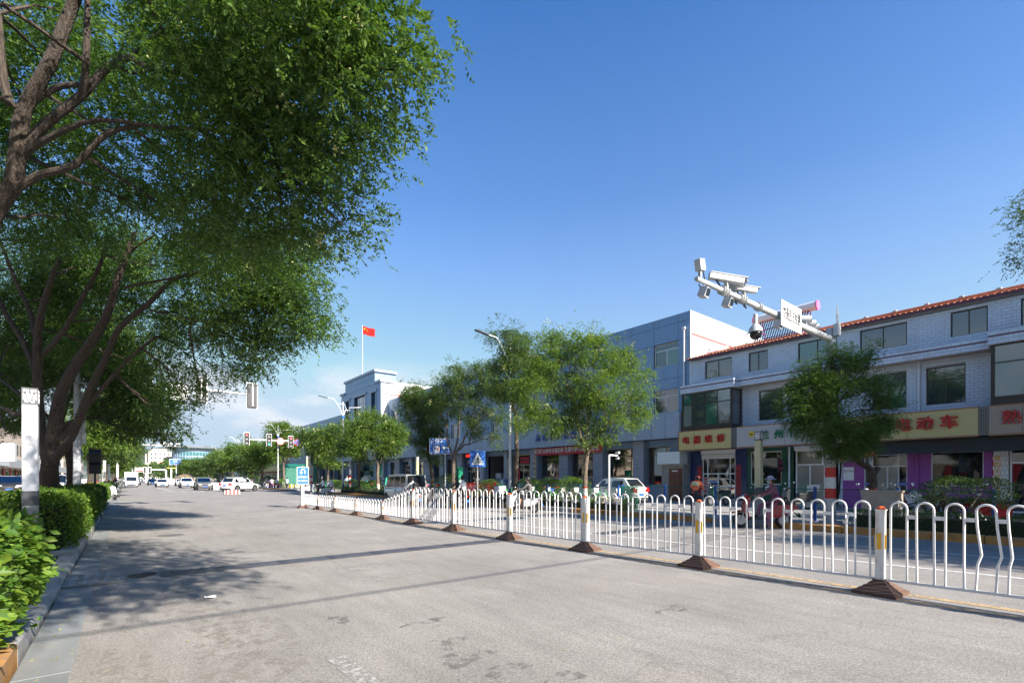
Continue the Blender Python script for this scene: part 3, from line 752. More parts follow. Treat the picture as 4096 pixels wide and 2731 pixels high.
def curve_pts(a, b, sag, n, rng, wob):
    a, b = Vector(a), Vector(b); out = []
    off = Vector(rng.normal(0, wob, 3).tolist())
    for i in range(n + 1):
        t = i / n; p = a.lerp(b, t); p.z += sag * 4 * t * (1 - t); p += off * math.sin(math.pi * t) + Vector(rng.normal(0, wob * .18, 3).tolist()) * (1 if 0 < i < n else 0)
        out.append(p)
    return out
def tree(label, base, fork, blobs, seed, r0=0.2, leaves=6000, K=7, stem=.22, ln=.055, wd=.026, bark=None, leafm='leafA', group=None, limbs=None, twigs=3, flowers=0.0, cat='tree', split=2, spray=0.32, name='street_tree', tube_n=8, ragged=0.0):
    """blobs: [(x, y, z, rx, ry, rz)] masses of foliage; fork: where the limbs leave the trunk."""
    rng = np.random.default_rng(seed)
    if leaves < 30000 and name == 'street_tree' and base[0] > -9: leaves = int(leaves * (2.3 if ragged else 1.9) if leaves < 15000 else leaves); ln *= 1.35; wd *= 1.45
    root = thing(name, label, cat, base, group=group)
    bark = bark or M['bark']
    base = Vector(base); fork = Vector(fork)
    tb = MB()
    pts = curve_pts(base + Vector((0, 0, -.1)), fork, 0, 6, rng, .05 + .03 * (fork - base).length)
    rad = [r0 * (1.32 if i == 0 else (1.05 - 0.3 * i / 6)) for i in range(7)]
    tb.tube(pts, rad, 12)
    tp = tb.build('trunk', bark, root, smooth=True, world=True)
    lb = MB(); ends = []
    if limbs:
        for l_ in limbs: lb.tube(l_[0], l_[1], 9)
    vols = np.array([b[3] * b[4] * b[5] for b in blobs]) ** 0.72
    hubs = []
    if split and len(blobs) > 3 and not limbs:
        k = min(6, max(2, len(blobs) // 3)); idx = rng.permutation(len(blobs))[:k]
        C = np.array([b[:3] for b in blobs]); cen = C[idx].copy()
        for _ in range(6):
            a = np.argmin(((C[:, None] - cen[None]) ** 2).sum(2), 1)
            for j in range(k):
                if (a == j).any(): cen[j] = C[a == j].mean(0)
        for j in range(k):
            h = fork.lerp(Vector(cen[j].tolist()), .45); h.z += .1
            lb.tube(curve_pts(fork - Vector((0, 0, .15)), h, .1, 5, rng, .14), [r0 * (.5 - .045 * q) for q in range(6)], tube_n); hubs.append(h)
        own = [hubs[q] for q in a]
    else: own = [fork] * len(blobs)
    if limbs:
        LP = [(p, r_) for l_ in limbs for p, r_ in zip(l_[0], l_[1])]
        own = [min(LP, key=lambda q: (q[0] - Vector(b[:3])).length + q[1] * 2)[0] for b in blobs]
    for b, h in zip(blobs, own):
        c = Vector(b[:3]); rr_ = r0 * (.26 if hubs else .35)
        if limbs: rr_ = min(.042, .2 * r0)
        pp = curve_pts(h - (c - h).normalized() * .06, c, .12, 5, rng, .12)
        lb.tube(pp, [rr_ * (1 - .14 * q) for q in range(6)], max(5, tube_n - 2))
        for q in range(twigs):
            d = Vector(unit(rng.normal(0, 1, (1, 3)))[0].tolist()); e_ = c + Vector((d.x * b[3], d.y * b[4], d.z * b[5])) * .75
            lb.tube(curve_pts(pp[3 + q % 3], e_, .05, 4, rng, .07), [rr_ * .42, rr_ * .34, rr_ * .25, rr_ * .17, rr_ * .09], 4)
    lb.build('limb', bark, tp, smooth=True, world=True, kind='stuff')
    # sprays of pinnate leaves, thickest towards the skin of each mass
    n_sp = max(6, leaves // 14); ch = rng.choice(len(blobs), n_sp, p=vols / vols.sum())
    B = np.array(blobs)[ch]; d = unit(rng.normal(0, 1, (n_sp, 3)))
    rad_ = rng.uniform(.25, 1.0, (n_sp, 1)) ** .5 * (1 + .16 * np.sin(d[:, :1] * 5 + B[:, :1]) + rng.normal(0, .07, (n_sp, 1)))
    S = B[:, :3] + d * B[:, 3:6] * rad_
    keep = np.sin(S[:, 0] * 2.1 + seed) + np.sin(S[:, 1] * 2.4 + seed * 2) + np.sin(S[:, 2] * 2.9) > -1.75
    if ragged: keep &= np.sin(S[:, 0] * 6.3 + seed) + np.sin(S[:, 1] * 5.7 + seed * 2) + np.sin(S[:, 2] * 6.9 + S[:, 0] * 2) > -1.0
    if ragged:      # upright leafy shoots break the outline
        k_ = rng.choice(n_sp, n_sp // 9); S[k_] += d[k_] * rng.uniform(.15, .55, (len(k_), 1)) * ragged + np.array([0, 0, .3 * ragged])
    S, d = S[keep], d[keep]; n_sp = len(S)
    out = unit(d + np.array([0, 0, -.12]) + rng.normal(0, .35, (n_sp, 3)))
    P = np.repeat(S, 14, 0) + rng.normal(0, spray, (n_sp * 14, 3)) * np.array([1, 1, .62])
    D = unit(np.repeat(out, 14, 0) + rng.normal(0, .8, (n_sp * 14, 3)))
    V = compound(rng, P, D, K, stem, ln, wd)
    o = np.array(base)
    cr_ = quads_object('crown', V - o, M[leafm], root)
    if flowers > 0:
        nf = int(n_sp * flowers); idx = rng.choice(n_sp, nf)
        top = S[idx] + out[idx] * .25 + np.array([0, 0, .12])
        Q = np.repeat(top, 22, 0) + rng.normal(0, .07, (nf * 22, 3)); quads_object('blossom', leaf_quads(rng, Q, rng.normal(0, 1, (nf * 22, 3)), ln * .6, ln * .5) - o, M['flower'], cr_)
    return root

def ell(c, r, n, seed, k=.48, flat=.8):
    """n overlapping foliage masses filling an ellipsoid crown."""
    rng = np.random.default_rng(seed); out = []
    for i in range(n):
        d = unit(rng.normal(0, 1, (1, 3)))[0]; q = rng.uniform(.25, .72)
        p = np.array(c) + d * np.array(r) * q; s_ = k * rng.uniform(.75, 1.2)
        out.append((p[0], p[1], p[2], r[0] * s_, r[1] * s_, r[2] * s_ * flat))
    return out
def pb(L):
    """foliage masses surveyed as (px, py, distance, radius)"""
    out = []
    for px, py, d, r in L:
        p = at_d(px, d, py); out.append((p.x, p.y, p.z, r, r, r * .72))
    return out

# --- the big trees on the left kerb
GL = 'large street trees along the left kerb'
# A: trunk just outside the frame, limbs and crown fill the upper left
bA = pb([(120, 60, 12, 1.6), (420, 130, 11.6, 1.6), (760, 60, 9.6, 1.6), (1060, 90, 8.4, 1.5), (1340, 110, 8.0, 1.25), (1520, 180, 7.6, .75), (1610, 270, 7.4, .42),
         (980, 300, 8.8, 1.5), (1250, 330, 8.4, 1.3), (1400, 420, 8.0, .9), (640, 330, 11, 1.5), (300, 380, 12, 1.5), (880, 560, 9.6, 1.4), (1130, 560, 9.0, 1.2), (1330, 620, 8.6, .85), (1440, 540, 8.2, .5),
         (1080, 760, 9.4, 1.2), (1280, 800, 9.0, .8), (1370, 900, 8.9, .42), (780, 760, 11, 1.3), (520, 620, 12, 1.4), (900, 900, 10.4, .9), (1120, 940, 9.8, .65), (200, 650, 13, 1.5), (1150, 40, 7.2, 1.2), (1450, 20, 7.0, 1.0), (700, 20, 9, 1.4), (-250, 200, 11, 1.8), (-400, 500, 11, 1.8), (-100, 420, 13, 1.5),
         (300, 840, 14, 1.5), (600, 850, 13, 1.3), (40, 850, 14, 1.5), (870, 1000, 12, .8), (1100, 1020, 11.8, .7), (1240, 980, 11.2, .45), (1300, 480, 8.6, .9)])
bA = bA + [(-4.2, 11, 9, 2.0, 2.0, 1.5), (-4.6, 15, 8.5, 2.0, 2.0, 1.5), (-1.5, 8.5, 10, 1.8, 1.8, 1.3), (-3.5, 8.8, 8.5, 1.7, 1.7, 1.3)]
def L_(pts, r0_, r1_):
    P_ = [at_d(px, d, py) for px, py, d in pts]; n = len(P_); Q = []; 
    for i in range(n - 1):
        for k in range(3): 
            t = k / 3; p0 = P_[max(0, i - 1)]; p1 = P_[i]; p2 = P_[i + 1]; p3 = P_[min(n - 1, i + 2)]
            Q.append(0.5 * ((2 * p1) + (-p0 + p2) * t + (2 * p0 - 5 * p1 + 4 * p2 - p3) * t * t + (-p0 + 3 * p1 - 3 * p2 + p3) * t ** 3))
    Q.append(P_[-1]); return (Q, [(r0_ + (r1_ - r0_) * i / (len(Q) - 1)) * .84 for i in range(len(Q))])
bpA = Vector((-2.35, 13.75, 0.1))
tA = at_d(-60, 10.0, 900)
limbsA = [L_([(-120, 1180, 10.4), (-30, 860, 10.0), (50, 740, 9.8), (75, 560, 9.6), (100, 430, 9.5), (200, 250, 9.3), (290, 20, 9.2), (330, -80, 9)], .21, .10),
          L_([(75, 620, 9.7), (180, 500, 9.6), (330, 380, 9.5), (430, 270, 9.4), (520, 230, 9.2)], .12, .06),
          L_([(60, 760, 9.8), (160, 700, 9.7), (300, 660, 9.6), (420, 540, 9.5), (560, 500, 9.4)], .10, .045),
          L_([(90, 620, 9.7), (220, 540, 9.5), (400, 480, 9.4), (700, 520, 9.3)], .085, .03),
          L_([(80, 440, 9.5), (230, 350, 9.5), (330, 340, 9.4)], .075, .05), L_([(330, 380, 9.5), (345, 250, 9.2), (350, -40, 9)], .09, .05),
          L_([(520, 230, 9.2), (650, 290, 9.1), (860, 270, 9.0), (1080, 250, 8.6), (1320, 280, 8.2)], .055, .025),
          L_([(40, 420, 9.6), (10, 300, 9.5), (-10, 60, 9.4)], .1, .08), L_([(400, 480, 9.4), (800, 520, 9.3), (1200, 540, 8.8)], .04, .015)]
tree('huge leafy pagoda tree whose limbs enter from the left edge of the picture', bpA, at_d(-120, 10.4, 1180), bA, 11, r0=.24, leaves=36000, K=9, stem=.24, ln=.088, wd=.043, leafm='leafA', group=GL, limbs=limbsA, flowers=.05, twigs=2, spray=.26, tube_n=6)
# B: the many-stemmed tree behind the light pillar
bB = pb([(430, 1060, 18.5, 1.6), (640, 1060, 17.5, 1.4), (860, 1080, 15.6, 1.3), (1040, 1120, 14.4, 1.1), (1150, 1230, 14.3, .95), (1270, 1290, 14.2, .55), (1210, 1080, 14.3, .6), (980, 1290, 14.8, 1.15), (800, 1290, 16.5, 1.2), (1060, 1410, 15, .75), (1110, 1330, 14.8, .6),
         (560, 1300, 19, 1.4), (900, 1430, 15.6, .85), (760, 1430, 17, .8), (800, 1540, 15.8, .45), (620, 1480, 19, .9), (250, 1180, 19.5, 1.5), (80, 1080, 19, 1.5), (60, 1350, 20, 1.4), (300, 980, 18, 1.6), (-60, 1250, 19.5, 1.7), (950, 980, 14.5, 1.1), (1130, 960, 14.3, .8), (400, 1400, 20, 1.3), (60, 1560, 21, 1.1), (20, 1720, 21, .5), (640, 1640, 17, .5), (700, 1690, 17, .35), (1180, 1150, 13.8, .7), (720, 1580, 16.4, .5), (870, 1200, 15, .9)])
bpB = on_x(182, -2.25); bpB = Vector((bpB.x, bpB.y, .1))
dB = 16.9
limbsB = [L_([(205, 1860, dB), (215, 1720, dB - .1), (250, 1560, dB - .3), (330, 1420, dB - .7), (420, 1280, dB - 1), (470, 1120, dB - 1.4), (540, 930, dB - 1.7)], .27, .085),
          L_([(215, 1840, dB - .2), (290, 1740, dB - .4), (360, 1560, dB - .7), (420, 1440, dB - 1), (480, 1310, dB - 1.2), (600, 1210, dB - 1.6), (690, 1120, dB - 2), (820, 1080, dB - 2.2)], .17, .05),
          L_([(195, 1860, dB), (160, 1700, dB + .1), (150, 1500, dB), (155, 1300, dB - .2), (195, 1150, dB - .6), (240, 1030, dB - 1)], .22, .075),
          L_([(150, 1500, dB), (90, 1360, dB - .1), (20, 1250, dB - .3), (-40, 1120, dB - .6)], .12, .07),
          L_([(250, 1760, dB - .3), (320, 1660, dB - .4), (430, 1530, dB - .7), (520, 1430, dB - 1), (620, 1350, dB - 1.2)], .11, .04),
          L_([(170, 1420, dB), (250, 1330, dB - .3), (330, 1190, dB - .7), (400, 1060, dB - 1), (430, 940, dB - 1.3)], .11, .05),
          L_([(130, 1620, dB + .2), (60, 1560, dB + .4), (-20, 1500, dB + .6)], .09, .05), L_([(120, 1600, dB + .2), (80, 1660, dB + .3), (30, 1640, dB + .5), (-10, 1625, dB + .6)], .13, .08),
          L_([(155, 1420, dB), (120, 1250, dB), (60, 1120, dB - .4), (0, 960, dB - .8)], .11, .05), L_([(470, 1120, dB - 1.4), (520, 1010, dB - 1.6), (620, 940, dB - 2)], .07, .03),
          L_([(500, 1150, dB - 1.6), (700, 1110, dB - 2), (860, 1095, dB - 2.2), (960, 1080, dB - 2.4)], .05, .02), L_([(600, 1240, dB - 1.5), (760, 1280, dB - 2), (840, 1290, dB - 2.2)], .035, .02)]
tree('many-stemmed pagoda tree rising behind the light pillar with white painted foot', bpB, at_d(200, dB, 1850), bB, 12, r0=.31, leaves=32000, K=8, stem=.24, ln=.092, wd=.045, leafm='leafA', group=GL, limbs=limbsB, flowers=.012, twigs=2, spray=.3, tube_n=6)
# C: dark leaning trunk beyond it
bpC = on_x(272, -2.35); bpC = Vector((bpC.x, bpC.y, .1))
tree('dark trunked tree between the light pillar and the white signal pole', bpC, at_d(245, 24.5, 1700), pb([(200, 1380, 24, 2.0), (330, 1400, 24, 2.0), (450, 1460, 23, 1.6), (540, 1560, 22.5, 1.2), (620, 1600, 22, 1.0), (100, 1500, 25, 1.8), (400, 1600, 24, 1.3), (640, 1700, 22, .5), (560, 1680, 22.5, .8), (60, 1660, 27, 1.2), (470, 1700, 23, .9), (700, 1740, 21.5, .35), (330, 1250, 24, 1.8), (-100, 1500, 25, 2)]), 13, r0=.26, leaves=16000, K=7, stem=.24, ln=.11, wd=.055, leafm='leafB', group=GL, twigs=2)
def left_tree(label, px, seed, h, r, leaves, X=-2.2, leafm='leafB', ln=.1):
    b = on_x(px, X); b = Vector((b.x, b.y, .1))
    tree(label, b, b + Vector((.1, 0, 2.7)), ell((b.x + .9, b.y, h * .58), (r, r, h * .34), 14, seed, .42), seed, r0=.19, leaves=leaves, K=5, stem=.22, ln=ln, wd=ln * .5, leafm=leafm, group=GL, twigs=1, tube_n=5, bark=M['bark'], flowers=.015, spray=.36, ragged=1.4)
left_tree('tall tree with upright limbs behind the masked woman', 352, 21, 11, 3.9, 7000, leafm='leafC', ln=.11)
left_tree('dense street tree beyond the second beige pillar', 392, 22, 11, 4.0, 5000, ln=.13)
left_tree('left row tree with a pale forked trunk past the second pillar', 425, 23, 10.5, 4.2, 4500, leafm='leafB', ln=.15)
left_tree('left row tree over the parked truck', 446, 24, 10.5, 4.4, 4000, leafm='leafC', ln=.17)
for i, px in enumerate((458, 467, 474, 480, 485)):
    left_tree('distant left row tree, the %s beyond the truck' % ('first', 'second', 'third', 'fourth', 'farthest')[i], px, 25 + i, 10.5, 4.5, 2600, ln=.26)
# a tree behind the camera whose crown shades the gutter
tree('street tree standing left of the viewpoint', Vector((-2.3, 0.6, .1)), Vector((-1.6, .4, 3.4)), [(2.4, 2.2, 7.6, 1.0, 1.0, .8), (3.1, .2, 7.0, 1.0, 1.0, .8), (2.6, -1.6, 6.8, 1.2, 1.2, .8), (3.1, -2.0, 6.8, .7, .7, .5), (1.6, .5, 7.0, 1.3, 1.3, .9), (1.5, 3.0, 7.8, 1.2, 1.2, .8), (.4, 1.6, 6.8, 1.4, 1.4, 1), (1.2, -1.6, 7, 1.2, 1.2, .9), (-.8, .2, 7, 1.6, 1.6, 1.1), (-2.2, 1.5, 7.5, 1.8, 1.8, 1.2), (-3.4, -.5, 7, 1.6, 1.6, 1.1), (2.2, 1.2, 8.4, 1.1, 1.1, .8)], 31, r0=.2, leaves=6500, K=5, stem=.2, ln=.08, wd=.04, group=GL, twigs=1, flowers=0)
# --- right kerb trees
GR = 'young street trees along the right kerb'
def rtree(label, px, X, d_fork_py, blobs, seed, r0=.12, leaves=5000, K=6, ln=.07, bark='barkR', leafm='leafC', fork_px=None, limbs=None, flowers=.03, spray=.28):
    b = on_x(px, X); b = Vector((b.x, b.y, .1)); d = SN * b.x + CS * b.y
    f = at_d(fork_px or px, d, d_fork_py)
    bl = pb([(p[0], p[1], d + (p[3] if len(p) > 3 else 0), p[2]) for p in blobs])
    return tree(label, b, f, bl, seed, r0=r0, leaves=leaves, K=K, stem=.18, ln=ln, wd=ln * .42, bark=M[bark], leafm=leafm, group=GR, limbs=limbs, flowers=flowers, twigs=5, spray=spray * .72, tube_n=6, ragged=1.0 if X < 18.1 and seed != 50 else .6)
rtree('bright green forked street tree in front of the red banner', 2350, 17.1, 1810,
      [(2330, 1400, .95), (2180, 1440, .95), (2470, 1450, .9), (2260, 1540, 1.1, .8), (2400, 1560, 1.1, -.6), (2540, 1560, .75), (2120, 1560, .85), (2330, 1660, 1.0, .5), (2200, 1690, .8), (2480, 1680, .85), (2570, 1640, .45), (2090, 1700, .5), (2420, 1740, .55), (2190, 1370, .5), (2400, 1350, .35), (2240, 1350, .35), (2330, 1770, .3), (2570, 1500, .35), (2150, 1640, .6, 1.2)], 41, r0=.125, leaves=10500, K=7, ln=.06, leafm='leafC', flowers=.06)
rtree('slim tall tree beside the right lamp post', 2052, 17.4, 1650, [(2045, 1450, .6, -1.3), (2050, 1560, .6, -1.3), (2075, 1385, .5, -1.2), (2060, 1370, .8), (2100, 1450, 1.0), (2010, 1450, .7), (2060, 1560, .9), (2150, 1530, .8, 1), (2000, 1560, .6), (2110, 1640, .55), (1985, 1350, .4), (2030, 1335, .35), (2100, 1700, .35)], 42, r0=.14, leaves=5500, bark='barkN', leafm='leafB', fork_px=2060)
rtree('forked tree behind the public toilet sign', 1812, 17.3, 1820, [(1860, 1540, 1.2), (1960, 1540, 1.0), (1780, 1560, 1.1), (1880, 1640, 1.2), (1980, 1650, .8), (1760, 1650, 1.0), (1910, 1720, .75), (1990, 1760, .55), (1830, 1500, .8), (1930, 1480, .7), (1740, 1620, .9, 1), (1985, 1580, .7)], 43, r0=.16, leaves=7500, bark='barkN', leafm='leafB', fork_px=1815)
rtree('ivy wrapped dark tree beside the toilet sign', 1722, 17.6, 1860, [(1650, 1570, .75), (1700, 1610, 1.1), (1660, 1650, 1.0), (1710, 1700, 1.0), (1750, 1760, .8), (1705, 1790, .75), (1730, 1840, .5), (1680, 1760, .55), (1640, 1600, .6), (1722, 1900, .3)], 44, r0=.15, leaves=6500, bark='barkN', leafm='leafB', flowers=.01)
rtree('bushy pale green tree behind the right far lamp post', 1513, 17.4, 1850, [(1480, 1700, 1.3), (1560, 1720, 1.2), (1430, 1740, 1.2), (1500, 1790, 1.2), (1580, 1760, .9), (1605, 1720, .6), (1420, 1800, .9), (1540, 1800, .8), (1470, 1660, .7), (1540, 1670, .5), (1590, 1800, .5)], 45, r0=.14, leaves=5500, K=5, ln=.1, leafm='leafC', spray=.34)
rtree('dark tree between the lamp post and the red banded pole', 1440, 17.6, 1850, [(1440, 1760, 1.2), (1400, 1720, 1.1), (1450, 1820, .9), (1395, 1790, 1.0), (1465, 1720, .8)], 46, r0=.13, leaves=3500, K=5, ln=.1, bark='barkN', leafm='leafB')
rtree('yellowish flowering tree near the corner', 1315, 17.4, 1870, [(1320, 1740, 1.4), (1270, 1770, 1.2), (1350, 1790, 1.3), (1370, 1720, 1.1), (1300, 1830, .9), (1340, 1850, .7), (1255, 1740, .7), (1390, 1780, .8)], 47, r0=.13, leaves=4500, K=5, ln=.11, leafm='leafC', flowers=.15, spray=.36)
rtree('small tree next to the green transformer kiosk', 1271, 17.9, 1880, [(1270, 1790, 1.3), (1240, 1760, 1.2), (1280, 1840, .9), (1300, 1770, 1.0)], 48, r0=.13, leaves=3000, K=5, ln=.12, leafm='leafB', bark='barkN')
rtree('tall tree past the crossing beside the brick wall', 1134, 18.2, 1860, [(1120, 1720, 1.8), (1160, 1740, 1.6), (1130, 1780, 1.9), (1170, 1800, 1.4), (1100, 1790, 1.5), (1130, 1700, .9), (1190, 1760, 1.0), (1105, 1750, 1.2), (1205, 1730, .8)], 49, r0=.2, leaves=4500, K=5, ln=.15, leafm='leafC', spray=.4)
# right near dark tree leaning over the pavement
rtree('dark leaning tree hiding the middle of the yellow shop sign', 3484, 17.9, 1880, [(3340, 1470, .62), (3440, 1440, .35), (3250, 1560, .68), (3370, 1580, .8), (3480, 1560, .6), (3190, 1660, .5), (3300, 1680, .8), (3430, 1690, .75), (3520, 1640, .45), (3360, 1760, .55), (3250, 1480, .3), (3460, 1780, .35), (3480, 1400, .18), (3340, 1400, .2), (3540, 1700, .3), (3150, 1640, .25), (3190, 1570, .25), (3350, 1830, .25)], 50, r0=.14, leaves=9000, K=8, ln=.042, bark='bark', leafm='leafA', fork_px=3484, flowers=0, spray=.17,
      limbs=[L_([(3484, 1930, 15.1), (3486, 1880, 15.1), (3440, 1850, 15.1), (3400, 1800, 15.1), (3370, 1720, 15.1), (3340, 1620, 15.1)], .13, .05), L_([(3486, 1900, 15.1), (3505, 1880, 15.1), (3512, 1868, 15.1)], .12, .09)])
tree('tree just beyond the right edge, only leaf tips showing', Vector((17.8, -3.6, .1)), Vector((17.8, -3.5, 3.2)), pb([(4180, 960, 12.5, .5), (4130, 860, 12.6, .28), (4120, 1020, 12.4, .3), (4330, 800, 12, 1.2), (4500, 1000, 12, 1.5), (4700, 800, 12, 1.6), (4360, 1150, 12, .8)]), 51, r0=.18, leaves=4500, K=7, ln=.05, wd=.02, leafm='leafB', group=GR, twigs=2, bark=M['bark'], spray=.2)
for i, (x, y, sd) in enumerate(((18.2, -9.5, 52), (17.6, -15.5, 53), (24.5, -6.5, 54), (19.0, -3.4, 55))):
    tree('broad street tree standing right of the viewpoint, %s' % ('nearest the shops', 'farther back', 'by the pavement wall', 'beside the railing end')[i], Vector((x, y, .1)), Vector((x, y, 3)), ell((x - .6 + .9 * (i == 3), y, 7.0 if i != 3 else 7.8), (3.3 - .5 * (i == 3), 3.3 - .2 * (i == 3), 2.5), 11, sd, .44), sd, r0=.2, leaves=5200, K=5, stem=.2, ln=.09, wd=.045, group=GR, twigs=1, tube_n=5, flowers=0, bark=M['bark'])
# far right row past the junction
fr = [1050, 1010, 965, 930, 890, 836, 800, 770, 742, 716, 690]
ws = ('first', 'second', 'third', 'fourth', 'fifth', 'sixth', 'seventh', 'eighth', 'ninth', 'tenth', 'eleventh')
for i, px in enumerate(fr):
    b = on_x(px, 18.0 if i % 2 else 17.2); b = Vector((b.x, b.y, .1)); h = (8.2, 7.4, 9.6, 8.0, 8.4, 7.6, 8.6, 8, 8.4, 8.8, 9)[i]
    tree('far right row tree, %s past the junction' % ws[i], b, b + Vector((0, 0, 2.5)), ell((b.x - .3, b.y, h * .62), (3.1 + .25 * i, 3.1 + .25 * i, h * .33), 11, 60 + i, .45), 60 + i, r0=.16, leaves=3200 if i < 5 else 2200, K=5, stem=.2, ln=.15 + .02 * i, wd=.075 + .01 * i, bark=M['barkR'], leafm=('leafC', 'leafB')[i % 2], group='trees along the right kerb past the junction', twigs=1, tube_n=5, spray=.42, flowers=.02, split=2, ragged=1.6)
# woods closing the end of the street
rng = np.random.default_rng(77)
for (px0, px1, d, top, nm) in ((505, 700, 260, 1858, 1), (640, 900, 200, 1850, 2)):
    n = 5200; px = rng.uniform(px0, px1, n); q = rng.uniform(0, 1, n) ** .6
    dd = d + rng.uniform(-18, 18, n); tt = top + 9 * np.sin(px * .12) + 6 * np.sin(px * .31)
    z = CAM_H + (HOR - tt) / F_PX * dd * q
    l_ = (px - CX) / F_PX * dd; Pn = np.stack([SN * dd + CS * l_, CS * dd - SN * l_, z], 1)
    V = leaf_quads(rng, Pn, rng.normal(0, 1, (n, 3)), 1.1, .8)
    o = quads_object('roadside_trees', V, M['leafB']); o['label'] = 'mass of far green trees across the end of the street'

# ------------------------------------------------------------ hedges and clipped bushes
def ovate(name, m, L=1.0, W=.52):
    me = bpy.data.meshes.new(name)
    v = [(0, 0, 0), (.28 * L, W * .5, .07), (.28 * L, -W * .5, .07), (.62 * L, W * .42, .04), (.62 * L, -W * .42, .04), (L, 0, -.12), (.3 * L, 0, 0), (.62 * L, 0, -.03), (-.28 * L, 0, -.02)]
    f = [(0, 6, 1), (0, 2, 6), (6, 7, 3, 1), (6, 2, 4, 7), (7, 5, 3), (7, 4, 5)]
    me.from_pydata(v, [], f); me.materials.append(m); me.update(); return me
def hedge(label, x0, x1, y0, y1, z0, z1, n, ln, m, seed, big=0, group=None, name='hedge', wd=.6, round_=.25, wave=0.06):
    """Leafy box hedge: leaves on and just under the skin; the `big` nearest ones are leaves of their own."""
    rng = np.random.default_rng(seed)
    root = thing(name, label, 'hedge', ((x0 + x1) / 2, (y0 + y1) / 2, z0), group=group)
    cx, cy = (x0 + x1) / 2, (y0 + y1) / 2
    MB().box(x0 + .16, x1 - (.4 if big else .16), y0 + .16, y1 - .16, z0, z1 - .16).build('dark_core', M['core'], root, world=True)  # plain dark box added inside, blocks the view through the leaves
    A = [(y1 - y0) * (z1 - z0), (y1 - y0) * (z1 - z0) * .3, (x1 - x0) * (z1 - z0), (x1 - x0) * (z1 - z0) * .5, (x1 - x0) * (y1 - y0) * 1.1]
    A = np.array(A); side = rng.choice(5, n, p=A / A.sum()); u = rng.uniform(0, 1, n); v = rng.uniform(0, 1, n)
    P = np.zeros((n, 3)); N = np.zeros((n, 3))
    for s_, (fx, nx) in enumerate(((1, (1, 0, 0)), (0, (-1, 0, 0)), (0, (0, -1, 0)), (0, (0, 1, 0)), (0, (0, 0, 1)))):
        k = side == s_
        if s_ == 0: P[k] = np.stack([np.full(k.sum(), x1), y0 + (y1 - y0) * u[k], z0 + (z1 - z0) * v[k] ** .8], 1)
        if s_ == 1: P[k] = np.stack([np.full(k.sum(), x0), y0 + (y1 - y0) * u[k], z0 + (z1 - z0) * v[k]], 1)
        if s_ == 2: P[k] = np.stack([x0 + (x1 - x0) * u[k], np.full(k.sum(), y0), z0 + (z1 - z0) * v[k] ** .8], 1)
        if s_ == 3: P[k] = np.stack([x0 + (x1 - x0) * u[k], np.full(k.sum(), y1), z0 + (z1 - z0) * v[k]], 1)
        if s_ == 4: P[k] = np.stack([x0 + (x1 - x0) * u[k], y0 + (y1 - y0) * v[k], np.full(k.sum(), z1)], 1)
        N[k] = nx
    h = z1 - z0; hx = (x1 - x0) / 2
    # rounded shoulders and an uneven skin
    ex = np.maximum(0, np.abs(P[:, 0] - cx) / hx - .62) / .38; tz = (P[:, 2] - z0) / h
    P[:, 2] -= np.where(side == 4, round_ * h * ex ** 2 * .8, 0); P[:, 0] -= np.where(side < 2, np.sign(P[:, 0] - cx) * (round_ * np.maximum(0, tz - .6) ** 2 * 1.6 + (np.maximum(0, .5 - tz) * .62 if big else 0)), 0)
    w = wave * (np.sin(P[:, 1] * 2.3 + seed) + np.sin(P[:, 1] * 5.1 + P[:, 0] * 3) + np.sin(P[:, 2] * 6 + P[:, 1] * 3.7) * .8)
    P += N * w[:, None] - N * (rng.exponential(.05, n))[:, None] + N * (rng.random(n) < .04)[:, None] * rng.uniform(0, .12, n)[:, None]
    D = unit(N * .8 + rng.normal(0, .6, (n, 3)) + np.array([0, 0, -.15]) + np.array([0, 0, .6]) * (side == 4)[:, None])
    if big:
        near = np.argsort((P[:, 0] - 0) ** 2 + (P[:, 1] - 0) ** 2 + ((P[:, 2] - 1.3) * .6) ** 2 - 2.0 * w)[:big * 3]; pick = near[rng.permutation(big * 3)[:big]]
        mes = [ovate('leaf', m, ln * q, ln * q * .62) for q in (.85, 1.0, 1.2)]
        for q, i in enumerate(pick):
            o = link('leaf', mes[q % 3], root); o.location = P[i] + N[i] * .035 - np.array([cx, cy, z0])
            dv = Vector(D[i].tolist()); o.rotation_euler = (dv.to_track_quat('X', 'Z').to_matrix() @ Matrix.Rotation(rng.uniform(-.8, .8), 3, 'X')).to_euler()
    V = leaf_quads(rng, P, D, ln, ln * wd, .8)
    if n > 3000 and ln > .05:
        Vf = V.reshape(-1, 4, 3); a, b, c, d = Vf[:, 0], Vf[:, 1], Vf[:, 2], Vf[:, 3]   # fold each leaf along its midrib
        up = unit(np.cross(b - a, d - a)); mid = (a * .4 + c * .6); b2 = b + up * ln * .09; d2 = d + up * ln * .09; b3 = b2 * .62 + c * .38 + (b - mid) * .28; d3 = d2 * .62 + c * .38 + (d - mid) * .28
        V = np.concatenate([np.stack([a, b2, b3, c], 1), np.stack([a, c, d3, d2], 1)], 0).reshape(-1, 3)
    quads_object('foliage', V - np.array([cx, cy, z0]), m, root)
    return root
hedge('tall leafy hedge in the bottom left corner, bright green in the sun', -2.45, -0.66, 3.0, 6.7, .12, 1.27, 14000, .085, M['leafH'], 1, big=290, wave=.05)
hedge('long green hedge behind the left kerb from the light pillar on', -2.35, -0.84, 13.5, 21.6, .12, 1.17, 26000, .066, M['leafH'], 2, wave=.06)
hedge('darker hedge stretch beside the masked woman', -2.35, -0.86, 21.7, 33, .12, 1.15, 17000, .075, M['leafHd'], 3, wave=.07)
hedge('clipped hedge continuing to the junction', -2.3, -0.95, 33.2, 50.3, .12, 1.1, 13000, .1, M['leafH'], 4, wave=.05)
